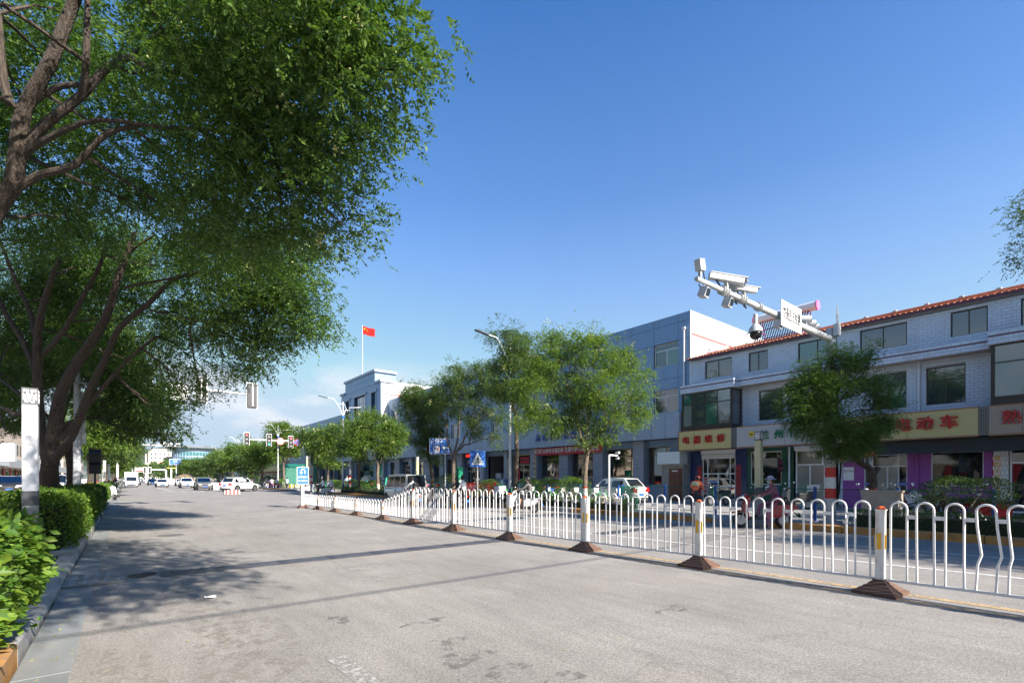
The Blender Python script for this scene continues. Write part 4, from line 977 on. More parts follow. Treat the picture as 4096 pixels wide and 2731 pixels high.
hedge('far clipped hedge beyond the left corner', -2.3, -1.1, 66.8, 130, .12, .95, 9000, .2, M['leafHd'], 5, wave=.04)
GH = 'low hedges behind the right kerb'
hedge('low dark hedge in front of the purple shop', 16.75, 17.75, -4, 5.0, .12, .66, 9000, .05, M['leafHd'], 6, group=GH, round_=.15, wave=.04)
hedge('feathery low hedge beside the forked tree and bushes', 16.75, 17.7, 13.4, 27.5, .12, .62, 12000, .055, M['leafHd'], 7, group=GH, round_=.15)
hedge('low dusty hedge ahead of the white van', 16.75, 17.9, 36.5, 48.8, .12, .62, 7000, .07, M['leafJ'], 8, group=GH, round_=.15)
def bush(label, px, py, X, r, flat, m, seed, n=3200, ln=.06, stem=.5, group='rounded bushes behind the right kerb'):
    p = on_x(px, X, py); rng = np.random.default_rng(seed)
    root = thing('round_bush', label, 'bush', (p.x, p.y, .13), group=group)
    zc = p.z - .13
    sb = MB(); 
    for k in range(4):
        a = k * 1.57 + seed; sb.tube([(0, 0, 0), (math.cos(a) * .12, math.sin(a) * .12, zc * .5), (math.cos(a) * r * .5, math.sin(a) * r * .5, zc)], [.035, .03, .012], 5)
    sb.build('stem', M['barkN'], root, smooth=True)
    d = unit(rng.normal(0, 1, (n, 3))); d[:, 2] = np.where(d[:, 2] < -.55, -d[:, 2], d[:, 2])
    q = 1 + .10 * np.sin(d[:, 0] * 5 + seed) + .08 * np.sin(d[:, 1] * 7) + .07 * np.sin(d[:, 2] * 9 + seed) - rng.exponential(.09, n)
    P = d * np.array([r, r, r * flat]) * q[:, None] + np.array([0, 0, zc])
    quads_object('foliage', leaf_quads(rng, P, unit(d + rng.normal(0, .6, (n, 3))), ln, ln * .6, .8), m, root)
    return root
bush('broad dark umbrella shaped bush in front of the purple shop window', 3845, 1985, 17.5, 1.0, .5, M['leafHd'], 1, 7000, .045)
bush('round bush beside the shared bicycles, nearest the lamp post', 2118, 1953, 17.8, .82, .72, M['leafH'], 2, ln=.055)
bush('middle round bush between the lamp post and the forked tree', 2205, 1955, 17.5, .78, .72, M['leafH'], 3, ln=.055)
bush('round bush right beside the forked tree trunk', 2290, 1952, 17.5, .82, .72, M['leafH'], 4, ln=.055)
bush('bush behind the pedestrian crossing sign post', 1958, 1957, 18.2, .8, .75, M['leafHd'], 5, 2500, .07)
bush('large dark bush below the public toilet sign', 1800, 1938, 18.2, 1.15, .62, M['leafHd'], 6, 3500, .07)
bush('yellow green bush nearest the parked dark cars', 1490, 1948, 18.1, .78, .8, M['leafH'], 7, 2000, .085)
bush('yellow green bush beside the red banded pole', 1449, 1948, 18.2, .72, .8, M['leafH'], 8, 2000, .085)
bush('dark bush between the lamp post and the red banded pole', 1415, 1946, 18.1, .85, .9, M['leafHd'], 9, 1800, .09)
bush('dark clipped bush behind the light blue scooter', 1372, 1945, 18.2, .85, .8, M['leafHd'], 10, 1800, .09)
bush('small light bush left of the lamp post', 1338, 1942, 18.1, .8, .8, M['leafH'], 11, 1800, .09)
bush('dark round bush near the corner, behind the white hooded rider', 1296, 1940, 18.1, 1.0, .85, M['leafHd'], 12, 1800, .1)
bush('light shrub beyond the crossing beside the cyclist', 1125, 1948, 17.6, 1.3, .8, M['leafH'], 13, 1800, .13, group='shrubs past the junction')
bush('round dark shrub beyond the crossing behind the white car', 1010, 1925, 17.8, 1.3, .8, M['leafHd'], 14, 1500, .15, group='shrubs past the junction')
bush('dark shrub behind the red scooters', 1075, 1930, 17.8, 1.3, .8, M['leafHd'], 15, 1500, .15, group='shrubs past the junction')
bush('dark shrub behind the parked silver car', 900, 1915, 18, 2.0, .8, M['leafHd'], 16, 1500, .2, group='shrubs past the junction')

# ------------------------------------------------------------ buildings on the right
M['tile'] = mat('glazed_wall_tile', (0.52, 0.59, 0.69), 0.32, noise=0.04, nscale=3, island=0.05, dirt=((0.30, 0.24, 0.20), 1.3, 0.35, (1, 1.0, 0.12)))
M['mortar'] = mat('tile_joint', (0.3, 0.3, 0.33), 0.9)
M['tilew'] = mat('white_gable_tile', (0.74, 0.74, 0.73), 0.45, noise=0.03, nscale=2, island=0.03)
M['soff'] = mat('soffit_render', (0.42, 0.36, 0.33), 0.85, noise=0.1, nscale=2)
M['maroon'] = mat('maroon_stripe', (0.13, 0.03, 0.06), 0.4)
M['redstripe'] = mat('red_tile_stripe', (0.52, 0.10, 0.09), 0.5, noise=0.1)
M['rooft'] = mat('clay_roof_tile', (0.44, 0.16, 0.09), 0.8, noise=0.2, nscale=3, island=0.3)
M['panel'] = mat('aluminium_panel', (0.17, 0.27, 0.41), 0.38, metal=0.25, noise=0.05, nscale=1.2, island=0.06, dirt=((0.15, 0.18, 0.22), 2.0, 0.45, (1, 1, 0.12)))
M['panel2'] = mat('canopy_panel', (0.28, 0.35, 0.45), 0.45, metal=0.15, noise=0.04, nscale=2, island=0.04, dirt=((0.22, 0.22, 0.24), 1.5, 0.3))
M['pcol'] = mat('column_cladding', (0.25, 0.28, 0.34), 0.45, noise=0.06, nscale=2)
M['seam'] = mat('panel_seam', (0.05, 0.055, 0.07), 0.8)
M['bronze'] = mat('bronze_frame', (0.045, 0.038, 0.03), 0.4, metal=0.3)
M['goldf'] = mat('brown_gold_frame', (0.16, 0.10, 0.05), 0.4, metal=0.3)
M['glass'] = glass('window_glass', (0.03, 0.05, 0.075), through=0.35, wav=0.05)
M['glassT'] = glass('teal_glass', (0.0, 0.10, 0.085), through=0.15, wav=0.03)
M['glassS'] = glass('shop_glass', (0.015, 0.02, 0.025), through=0.45, wav=0.12)
M['glassF'] = glass('frosted_glass', (0.12, 0.17, 0.17), rough=0.12, through=0.1, wav=0.06)
M['glassB'] = glass('blue_curtain_wall', (0.02, 0.10, 0.22), through=0.05, wav=0.05)
M['curtain'] = mat('curtain', (0.3, 0.34, 0.33), 0.9, noise=0.15, nscale=6, stretch=(1, 9, 0.2))
M['curtainy'] = mat('patterned_curtain', (0.36, 0.30, 0.18), 0.9, noise=0.35, nscale=10, stretch=(1, 3, 1))
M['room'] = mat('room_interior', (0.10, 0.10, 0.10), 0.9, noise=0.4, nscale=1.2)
M['syel'] = mat('sign_board_yellow', (0.50, 0.425, 0.185), 0.6, noise=0.05, nscale=40)
M['sgrey'] = mat('sign_board_grey', (0.40, 0.40, 0.40), 0.6, noise=0.04, nscale=40)
M['stan'] = mat('sign_board_tan', (0.32, 0.27, 0.215), 0.6, noise=0.05, nscale=40)
M['strim'] = mat('sign_trim_copper', (0.30, 0.16, 0.09), 0.45, metal=0.3)
M['sred'] = mat('letter_red', (0.45, 0.01, 0.015), 0.35)
M['sgreen'] = mat('letter_green', (0.0, 0.16, 0.075), 0.3)
M['sblue'] = mat('letter_blue', (0.01, 0.06, 0.33), 0.4)
M['letterw'] = mat('letter_white', (0.75, 0.75, 0.76), 0.5)
M['letterk'] = mat('letter_black', (0.02, 0.02, 0.02), 0.6)
M['gold'] = mat('letter_gold', (0.65, 0.42, 0.05), 0.4)
M['navy'] = mat('pattern_navy', (0.02, 0.035, 0.085), 0.5)
M['btile'] = mat('blue_wall_tile', (0.01, 0.03, 0.115), 0.2, noise=0.15, nscale=3)
M['gwall'] = mat('green_wall', (0.0, 0.075, 0.04), 0.5, noise=0.12, nscale=2)
M['pwall'] = mat('purple_wall', (0.30, 0.085, 0.33), 0.75, noise=0.08, nscale=2, dirt=((0.15, 0.05, 0.17), 2.5, 0.4))
M['banner'] = mat('red_banner', (0.50, 0.015, 0.03), 0.6)
M['wood'] = mat('dark_red_door', (0.105, 0.028, 0.02), 0.35, noise=0.2, nscale=5)
M['awn'] = mat('black_awning', (0.018, 0.018, 0.02), 0.6, noise=0.2)
M['cplast'] = mat('cement_render', (0.28, 0.275, 0.26), 0.9, noise=0.15, nscale=2, dirt=((0.14, 0.13, 0.12), 1.4, 0.5))
M['whbox'] = mat('white_sheet_box', (0.60, 0.66, 0.66), 0.4)
M['board'] = mat('wooden_name_board', (0.55, 0.44, 0.28), 0.5, noise=0.08, nscale=5)
M['pvc'] = mat('pvc_pipe', (0.62, 0.64, 0.70), 0.4)
M['acw'] = mat('air_conditioner_case', (0.55, 0.56, 0.55), 0.5)
M['lbeige'] = mat('beige_render', (0.62, 0.50, 0.39), 0.85, noise=0.07, nscale=1.2, dirt=((0.4, 0.33, 0.27), 0.6, 0.4))
M['lwhite'] = mat('white_render', (0.66, 0.64, 0.60), 0.85, noise=0.06, nscale=1.2, dirt=((0.4, 0.37, 0.33), 0.6, 0.4))
M['brick'] = mat('red_brick', (0.28, 0.12, 0.08), 0.9, noise=0.2, nscale=6)
M['brick2'] = mat('brick_lit', (0.5, 0.3, 0.22), 0.9, noise=0.1)

def wall(name, X, th, y0, y1, z0, z1, holes, m, parent, reveal=None, rd=.14, sign=1):
    """A wall on the plane x = X (front towards -X) with real openings and reveals."""
    ys = sorted({y0, y1, *[min(max(v, y0), y1) for h in holes for v in h[:2]]}); zs = sorted({z0, z1, *[min(max(v, z0), z1) for h in holes for v in h[2:4]]})
    b = MB()
    for i in range(len(ys) - 1):
        run = None
        for j in range(len(zs) - 1):
            cy, cz = (ys[i] + ys[i + 1]) / 2, (zs[j] + zs[j + 1]) / 2
            inside = any(h[0] < cy < h[1] and h[2] < cz < h[3] for h in holes)
            if not inside:
                run = (zs[j], zs[j + 1]) if run is None else (run[0], zs[j + 1])
            if (inside or j == len(zs) - 2) and run:
                b.add([(X, ys[i], run[0]), (X, ys[i + 1], run[0]), (X, ys[i + 1], run[1]), (X, ys[i], run[1])], [(0, 1, 2, 3)]); run = None
    for h in holes:
        a, c, lo, hi = h[:4]; d = X + rd * sign
        b.add([(X, a, lo), (d, a, lo), (d, a, hi), (X, a, hi)], [(0, 1, 2, 3)]); b.add([(X, c, lo), (d, c, lo), (d, c, hi), (X, c, hi)], [(3, 2, 1, 0)])
        b.add([(X, a, lo), (X, c, lo), (d, c, lo), (d, a, lo)], [(0, 1, 2, 3)]); b.add([(X, a, hi), (X, c, hi), (d, c, hi), (d, a, hi)], [(3, 2, 1, 0)])
    return b.build(name, m, parent, world=True, fix=False)
def window(parent, X, y0, y1, z0, z1, fm, cols=(.5,), trans=(), fw=.045, panes=None, name='window', sill=None, back='room', bd=.5, thick=.05, sign=1, top_cols=None):
    """Frame with mullions, one pane object per light, and a room or curtain behind."""
    b = MB(); x0, x1 = X, X + thick
    if sign < 0: x0, x1 = X - thick, X
    b.box(x0, x1, y0, y0 + fw, z0, z1); b.box(x0, x1, y1 - fw, y1, z0, z1); b.box(x0, x1, y0 + fw, y1 - fw, z0, z0 + fw); b.box(x0, x1, y0 + fw, y1 - fw, z1 - fw, z1)
    zc = [z0 + fw] + [z0 + (z1 - z0) * t for t in trans] + [z1 - fw]
    lights = []
    for r in range(len(zc) - 1):
        cc = cols if (r < len(zc) - 2 or top_cols is None or len(zc) == 2) else top_cols
        yc = [y0 + fw] + [y0 + (y1 - y0) * t for t in cc] + [y1 - fw]
        if r > 0: b.box(x0 + .002, x1 - .002, y0 + fw, y1 - fw, zc[r] - fw / 2, zc[r] + fw / 2)
        for q in yc[1:-1]: b.box(x0 + .004, x1 - .004, q - fw / 2, q + fw / 2, zc[r], zc[r + 1])
        for c_ in range(len(yc) - 1): lights.append((yc[c_], yc[c_ + 1], zc[r], zc[r + 1]))
    f = b.build(name, fm, parent, world=True)
    for i, (a, c, lo, hi) in enumerate(lights):
        pm = M[panes[i % len(panes)]] if panes else M['glass']
        xm = (x0 + x1) / 2 + (.004 if i % 2 else -.004)
        p = MB().box(xm, xm + .006, a - .01, c + .01, lo - .01, hi + .01).build('pane', pm, f, world=True)
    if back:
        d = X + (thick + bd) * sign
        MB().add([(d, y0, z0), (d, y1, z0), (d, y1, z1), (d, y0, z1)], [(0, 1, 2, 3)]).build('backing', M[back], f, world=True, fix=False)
    return f
def tiles(parent, X, y0, y1, z0, z1, holes, m, tw=.292, th=.132, gap=.009, proud=.008, count=0, name='tile', seed=0, axis='x', mort='mortar', limit=300, cy=None):
    """Bonded glazed tiles standing proud of their joints; the first `limit` are objects."""
    V = []; rows = int((z1 - z0) / th + .5); th = (z1 - z0) / rows
    recs = []
    for r in range(rows):
        off = (r % 2) * tw / 2; a = y0 - off
        while a < y1:
            s0, s1 = max(a + gap / 2, y0 + .001), min(a + tw - gap / 2, y1 - .001); lo, hi = z0 + r * th + gap / 2, z0 + (r + 1) * th - gap / 2
            segs = [(s0, s1)]
            for h in holes:
                if lo < h[3] and hi > h[2] and (min(hi, h[3]) - max(lo, h[2])) > .35 * th:
                    ns = []
                    for (p, q) in segs:
                        if q <= h[0] or p >= h[1]: ns.append((p, q)); continue
                        if p < h[0]: ns.append((p, h[0] - .002))
                        if q > h[1]: ns.append((h[1] + .002, q))
                    segs = ns
            for (p, q) in segs:
                if q - p > .03: recs.append((p, q, lo, hi))
            a += tw
    recs.sort(key=lambda q: abs((q[0] + q[1]) / 2 - (cy if cy is not None else y0)) + 0.3 * abs(q[2] - z1))
    cache = {}; n_obj = 0; rest = MB(); f = [(0, 1, 2, 3), (0, 4, 5, 1), (1, 5, 6, 2), (2, 6, 7, 3), (3, 7, 4, 0)]
    rnd = random.Random(seed)
    def pts(p, q, lo, hi, j):
        e_ = .003
        if axis == 'x': return [(X - proud + j, p + e_, lo + e_), (X - proud + j, q - e_, lo + e_), (X - proud + j, q - e_, hi - e_), (X - proud + j, p + e_, hi - e_), (X, p, lo), (X, q, lo), (X, q, hi), (X, p, hi)]
        return [(p + e_, X - proud + j, lo + e_), (q - e_, X - proud + j, lo + e_), (q - e_, X - proud + j, hi - e_), (p + e_, X - proud + j, hi - e_), (p, X, lo), (q, X, lo), (q, X, hi), (p, X, hi)]
    wl_ = Vector((0, 0, 0)); q_ = parent
    while q_: wl_ += q_.location; q_ = q_.parent
    for (p, q, lo, hi) in recs:
        if n_obj < limit:
            key = (round(q - p, 3), round(hi - lo, 3))
            if key not in cache:
                me = bpy.data.meshes.new(name); me.from_pydata(pts(0, q - p, 0, hi - lo, 0) if True else [], [], f)
                for v in me.vertices:
                    if axis == 'x': v.co.x -= X
                    else: v.co.y -= X
                me.materials.append(m); me.update(); cache[key] = me
            o = link(name, cache[key], parent)
            o.location = (Vector((X + rnd.uniform(-.002, .001), p, lo)) if axis == 'x' else Vector((p, X + rnd.uniform(-.002, .001), lo))) - wl_
            n_obj += 1
        else: rest.add(pts(p, q, lo, hi, rnd.uniform(-.0015, .0015)), f)
    if rest.v: rest.build(name + 's', m, parent, world=True, kind='stuff', fix=False)
    return n_obj

# --- white tiled three storey shop building
YB, YE = 16.87, -14.0
bt = thing('shop_building', 'white tiled three storey shop building with red clay roof and bronze windows', 'building', (28, 2, 0.1))
w3 = [(14.2, 15.88), (12.15, 13.2), (8.78, 10.59), (5.99, 7.81), (3.33, 4.49), (.75, 2.38), (-2.4, -.9), (-5.6, -4.0), (-9, -7.4)]
h3 = [(a, b, 7.7, 8.78) for a, b in w3]
wall('upper_wall', 28, .2, YE, YB, 7.1, 9.06, h3, M['mortar'], bt)
left = 150
tiles(bt, 28, YE, YB, 7.32, 9.05, h3, M['tile'], limit=170, cy=6, seed=1)
for i, (a, b) in enumerate(w3):
    window(bt, 28.07, a, b, 7.7, 8.78, M['bronze'], cols=(.5,), panes=[['glass', 'glassT', 'glass'][(i * 2) % 3], ['glass', 'glass', 'glassT', 'glass', 'glass'][i % 5]], back='curtain')
w2 = [(11.32, 12.62), (8.7, 10.0), (6.01, 7.3), (4.01, 5.31)]
h2 = [(a, b, 4.85, 6.5) for a, b in w2]
wall('middle_wall', 28, .2, 3.12, 13.6, 4.4, 6.84, h2, M['mortar'], bt)
tiles(bt, 28, 3.16, 13.56, 4.46, 6.83, h2, M['tile'], limit=130, cy=5, seed=2)
for i, (a, b) in enumerate(w2):
    window(bt, 28.07, a, b, 4.85, 6.5, M['bronze'], cols=(.5,), trans=(.64,), top_cols=(), panes=[['glass', 'glassT', 'glassT', 'glass'][i], 'glass', 'glass'], back='curtain')
# projecting bands with a maroon stripe
def band(y0, y1, X, z0, z1, ends=True):
    bd = thing_part = MB().box(X + .002, 28.19, y0 + .004, y1 - .004, z0, z1 - .001).build('parapet_band', M['mortar'], bt, world=True)
    zs_ = z1 - .17
    tiles(bd, X, y0, y1, z0 + .01, zs_ - .03, [], M['tile'], limit=0, seed=3); tiles(bd, X, y0, y1, zs_ + .03, z1, [], M['tile'], limit=0, seed=4)
    MB().box(X - .012, X + .002, y0, y1, zs_ - .025, zs_ + .025).build('stripe', M['maroon'], bd, world=True)
    MB().box(X - .01, 28.0, y0 + .002, y1 - .002, z0 - .012, z0 - .001).build('soffit', M['soff'], bd, world=True)
    if ends:
        for s_, yy in ((-1, y0), (1, y1)):
            tiles(bd, yy if s_ < 0 else yy + .008, X, 28.19, z0 + .01, z1, [], M['tile'], limit=0, seed=5, axis='y')
            MB().box(X, 28.19, yy - .014, yy - .009, zs_ - .025, zs_ + .025).build('stripe', M['maroon'], bd, world=True) if s_ < 0 else None
    return bd
band(3.2, 13.5, 27.35, 6.84, 7.32, False)
band(13.5, 16.87, 26.85, 6.78, 7.28)
band(-.3, 3.19, 26.85, 6.9, 7.4)
band(-14, -.31, 27.35, 6.84, 7.32, False)
wall('middle_wall', 28.0, .2, -14, -.3, 4.4, 6.84, [(-4, -2.6, 4.85, 6.5)], M['tile'], bt)
window(bt, 28.07, -4, -2.6, 4.85, 6.5, M['bronze'], trans=(.64,), back='curtain')
# glazed bays
def bay(y0, y1, z0, z1, panes, cols):
    X = 26.9
    by = MB().box(X, 28, y0, y1, z0, z0 + .28).build('bay_window', M['bronze'], bt, world=True)
    f = MB()
    for yy in (y0, y1 - .07): f.box(X, X + .07, yy, yy + .07, z0 + .28, z1); f.box(27.93, 28, yy, yy + .07, z0 + .28, z1)
    f.build('corner_post', M['bronze'], by, world=True)
    window(by, X + .01, y0 + .07, y1 - .07, z0 + .28, z1 - .01, M['bronze'], cols=cols, trans=(.66,), panes=panes, back=None, fw=.05, name='front_sash')
    for yy in (y0 + .02, y1 - .05):
        g = MB().box(X + .07, 27.93, yy + .01, yy + .016, z0 + .3, z1).build('side_pane', M['glass'], by, world=True)
        MB().box(X + .07, 27.93, yy, yy + .03, z0 + (z1 - z0) * .67, z0 + (z1 - z0) * .67 + .05).build('side_rail', M['bronze'], by, world=True)
    MB().box(27.6, 27.62, y0 + .3, y1 - .3, z0 + .3, z1 - .1).build('curtain', M['curtain'], by, world=True)
bay(13.62, 16.8, 4.44, 6.76, ['glass', 'glassT', 'glass', 'glassF', 'glassF', 'glass'], (.27, .52, .8))
bay(-.1, 3.12, 4.5, 6.88, ['glassF', 'glass', 'glass', 'glass'], (.33, .66))
MB().box(28.001, 38, YB - .25, YB, .15, 9.05).build('end_wall', M['tilew'], bt, world=True)
MB().box(28.2, 38, YE, YE + .2, .15, 9.05).build('end_wall', M['tilew'], bt, world=True)
MB().add([(38, YE, .1), (38, YB, .1), (38, YB, 9.05), (38, YE, 9.05)], [(0, 1, 2, 3)]).build('rear_wall', M['tilew'], bt, world=True, fix=False)
MB().box(28.2, 37.9, YE + .2, YB - .26, 4.2, 4.4).build('floor_slab', M['conc'], bt, world=True)
MB().box(28.21, 37.9, YE + .2, YB - .26, 6.9, 7.0).build('floor_slab', M['conc'], bt, world=True)
# roof: barrel tiles in courses
EX, EZ, RX, RZ = 27.72, 9.06, 33.0, 10.62
sl = Vector((RX - EX, 0, RZ - EZ)); SL = sl.length; sd = sl.normalized(); up_ = Vector((-sd.z, 0, sd.x))
rf = MB().add([(EX, YE, EZ), (EX, YB + .1, EZ), (RX, YB + .1, RZ), (RX, YE, RZ), (38.3, YE, EZ), (38.3, YB + .1, EZ)], [(0, 1, 2, 3), (3, 2, 5, 4)]).build('roof', M['maroon'], bt, world=True, fix=False)
pit, crs = .205, .30
def tile_geom(ext=.0):
    V, Fq = [], []
    for k in range(5):
        a = math.pi * k / 4; V += [(0, -.09 * math.cos(a), .052 * math.sin(a) + .034), (0, -.09 * math.cos(a), .052 * math.sin(a) + .006)]
    V2 = [(0 + 0, v[1], v[2]) for v in V[0::2]] ; V3 = [(crs + .05, v[1] * .95, v[2] - .026) for v in V[0::2]]
    vs = V2 + V3; fs = [(k, k + 1, k + 6, k + 5) for k in range(4)] + [(0, 1, 2, 3, 4)]
    return vs, fs
tv, tf = tile_geom()
Rm = Matrix((sd, Vector((0, 1, 0)), up_)).transposed()
tme = bpy.data.meshes.new('tile'); tme.from_pydata([Rm @ Vector(v) for v in tv], [], tf); tme.materials.append(M['rooft']); tme.update()
rest = MB(); n_o = 0; ncol = int((YB - YE) / pit); rl = rf.location + bt.location
rt = random.Random(8)
for c_ in range(ncol):
    yy = YB + .05 - c_ * pit
    for r in range(int(SL / crs)):
        p = Vector((EX - .03, yy, EZ)) + sd * (r * crs) + Vector((0, rt.uniform(-.008, .008), rt.uniform(-.004, .006)))
        if r < 2 and n_o < 300:
            o = link('tile', tme, rf); o.location = p - rl; n_o += 1
        else: rest.add([Rm @ Vector(v) + p for v in tv], tf)
rest.build('tiles', M['rooft'], rf, world=True, kind='stuff', fix=False)
b = MB().tube([(RX, YE, RZ + .03), (RX, YB + .1, RZ + .03)], .09, 8); b.build('ridge', M['rooft'], rf, world=True)
for k in range(22):
    MB().ball((RX, YB - 1.2 - k * 1.35, RZ + .1), .12, 7, 5, sc_=(1, 1.2, .9)).build('ridge_cap', M['conc'], rf, world=True)
MB().box(EX - .02, EX + .03, YE, YB + .1, EZ - .07, EZ - .003).build('eave_board', M['maroon'], rf, world=True)
MB().tube([(27.98, YE, 9.0), (27.95, 5, 8.93), (27.96, 11, 8.98), (27.97, YB, 9.0)], .012, 5).build('cable', M['black'], bt, world=True)
# drainpipes
for yy in (5.55,):
    MB().tube([(27.9, yy, 6.83), (27.9, yy, 4.3)], .055, 8).build('drainpipe', M['pvc'], bt, world=True, smooth=True)

# sign boards over the shops
SX = 26.75
def fret(y0, y1, z0, z1, parent, kind=0):
    MB().box(SX - .012, SX + .01, y0, y1, z0, z1).build('pattern_strip', M['navy'], parent, world=True)
    b = MB(); n = max(3, int((z1 - z0) / .1))
    for i in range(n):
        for j in range(3 if kind else 4):
            y = y0 + (j + .5) * (y1 - y0) / (3 if kind else 4); z = z0 + (i + .5) * (z1 - z0) / n
            if kind: 
                b.box(SX - .018, SX - .012, y - .038, y + .03, z - .036, z - .022); b.box(SX - .018, SX - .012, y + .016, y + .03, z - .022, z + .025); b.box(SX - .018, SX - .012, y - .038, y - .024, z - .01, z + .036) 
            elif (i + j) % 1 == 0: b.box(SX - .018, SX - .012, y - .022, y + .022, z - .02 + .02 * (j % 2), z + .012 + .02 * (j % 2))
    b.build('fret_pattern', M['syel'], parent, world=True)
def signboard(label, y0, y1, m, seams, z0=3.31, z1=4.45):
    s = thing('shop_sign', label, 'shop sign', (SX, (y0 + y1) / 2, z0))
    MB().box(SX + .002, 27.3, y0, y1, z0 + .03, z1 - .02).build('board', m, s, world=True)
    MB().box(SX - .02, 27.31, y0 + .001, y1 - .001, z1 - .019, z1 + .03).build('top_trim', M['strim'], s, world=True); MB().box(SX - .02, 27.31, y0 + .001, y1 - .001, z0 - .03, z0 + .029).build('bottom_trim', M['strim'], s, world=True)
    for q in seams: MB().box(SX - .003, SX + .001, q - .006, q + .006, z0 + .03, z1 - .02).build('seam', M['seam'], s, world=True)
    return s
def letters(s, items, m, size, z, X=SX, depth=.04, bold=.004, sx=1.0):
    for ch, y, *zz in items:
        o = text('letter', ch, size, m, s, (X - depth - .01, y, zz[0] if zz else z), FACE_W, depth, bold=bold, sx=sx)
s1 = signboard('yellow sign board with four red characters above the blue tiled repair shop', 13.6, 16.89, M['syel'], [15.9])
MB().box(SX - .02, 27.31, 16.891, 16.94, 3.28, 4.48).build('end_trim', M['strim'], s1, world=True)
letters(s1, [('电', 16.4), ('器', 15.67), ('维', 14.94), ('修', 14.19)], M['sred'], .5, 3.87)
fret(13.29, 13.6, 3.32, 4.44, s1)
s2 = signboard('pale grey sign board with green characters and a round yellow emblem', 8.3, 13.285, M['sgrey'], [10.75])
letters(s2, [('兰', 11.77), ('州', 11.02), ('拉', 10.28), ('面', 9.45)], M['sgreen'], .5, 3.88)
em = MB().lathe([(.16, 0), (.17, .03), (.15, .05)], 20, (0, 0, 0), axis='X'); eo = em.build('emblem', M['gold'], s2); eo.location = (-.06, 12.45 - s2.location.y, 4.02 - 3.31)
em2 = MB().lathe([(.18, 0), (.18, .02)], 20, (0, 0, 0), axis='X'); eo2 = em2.build('emblem_rim', M['wmetal'], s2); eo2.location = (-.03, 12.45 - s2.location.y, 4.02 - 3.31)
text('emblem_mark', '清真', .11, M['sgreen'], s2, (SX - .075, 12.45, 3.98), FACE_W, .006)
s3 = signboard('long yellow sign board with big red characters for electric bikes above the purple shop', 3.46, 8.297, M['syel'], [5.72])
letters(s3, [('飞', 7.34), ('鸽', 6.56), ('电', 5.86), ('动', 5.11), ('车', 4.34)], M['sred'], .6, 3.9, bold=.014)
fret(3.16, 3.459, 3.32, 4.44, s3, 1)
s4 = signboard('tan sign board with a shiny dark red character at the right edge', -1.9, 3.157, M['stan'], [2.23])
letters(s4, [('熟', 2.52), ('食', .6), ('店', -1.2)], M['sred'], .58, 3.93, bold=.004)
# ground floor: wall bays and shopfronts
def pier(nm, y0, y1, m, z1=3.3, X=28.0, z0=.15): return MB().box(X, X + .35, y0, y1, z0, z1).build(nm, m, bt, world=True)
MB().box(28.0, 28.35, YE, YB, 3.29, 4.4).build('lintel_wall', M['cplast'], bt, world=True)
def blue_tiles(y0, y1, nm):
    root_ = MB().box(27.98, 28.35, y0, y1, .15, 3.3).build(nm, M['seam'], bt, world=True)
    tiles(root_, 27.98, y0, y1, .15, 3.3, [], M['btile'], tw=.2, th=.2, limit=0, gap=.006, seed=6)
blue_tiles(16.09, 16.86, 'tiled_pier'); blue_tiles(13.28, 13.97, 'tiled_pier')
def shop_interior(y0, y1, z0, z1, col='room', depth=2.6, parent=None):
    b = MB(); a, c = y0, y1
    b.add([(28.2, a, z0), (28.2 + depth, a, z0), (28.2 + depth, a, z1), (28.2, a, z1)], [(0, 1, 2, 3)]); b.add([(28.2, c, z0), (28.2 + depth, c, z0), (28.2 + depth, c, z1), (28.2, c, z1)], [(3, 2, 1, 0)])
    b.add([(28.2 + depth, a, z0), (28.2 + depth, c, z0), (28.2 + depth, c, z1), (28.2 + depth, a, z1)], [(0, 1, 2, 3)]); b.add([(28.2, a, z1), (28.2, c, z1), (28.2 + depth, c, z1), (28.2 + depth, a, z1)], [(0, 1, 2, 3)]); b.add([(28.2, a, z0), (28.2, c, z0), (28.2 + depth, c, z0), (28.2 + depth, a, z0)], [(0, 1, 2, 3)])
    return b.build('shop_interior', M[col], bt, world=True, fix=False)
# repair shop front
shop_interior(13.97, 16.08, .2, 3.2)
window(bt, 28.05, 13.98, 16.07, .25, 3.05, M['white'], cols=(.16, .52, .84), trans=(.3, .58), top_cols=(.16, .84), panes=['white_p', 'white_p', 'white_p', 'white_p', 'glassS', 'glassS', 'glassS', 'glassS', 'glassS', 'glassS', 'glassS'] if False else ['glassS'], back=None, name='shopfront', fw=.06)
MB().box(28.1, 28.13, 14.3, 14.95, .3, 2.1).build('curtain', M['curtainy'], bt, world=True)
MB().box(27.9, 28.1, 13.95, 16.1, 3.06, 3.3).build('shutter_box', M['wmetal'], bt, world=True)
for k in range(4): MB().box(27.93, 27.96, 13.97, 16.07, 2.78 + k * .065, 2.835 + k * .065).build('shutter_slat', M['wmetal'], bt, world=True)
def couplet(label, txt, y, w, z0, z1, X=27.96, tm='letterk', n=0, bm_='banner', size=None):
    s = thing('door_couplet', label, 'door couplet', (X, y, z0))
    MB().box(X - .006, X, y - w / 2, y + w / 2, z0, z1).build('paper', M[bm_], s, world=True)
    k = len(txt); sz = size or min(w * .85, (z1 - z0) / k * .85)
    for i, ch in enumerate(txt):
        text('character', ch, sz, M[tm], s, (X - .010, y, z1 - (i + .5) * (z1 - z0) / k), FACE_W, .002, bold=.004)
    return s
couplet('red paper couplet left of the repair shop door', '顺心生意年年旺', 16.22, .25, .62, 2.36)
couplet('red paper couplet right of the repair shop door', '如意财源日日来', 13.78, .28, .63, 2.38)
for i, ch in enumerate('家电维修'): text('window_lettering', ch, .2, M['sred'], bt, (28.02, 15.86, 1.52 - i * .24), FACE_W, .002, bold=.006)
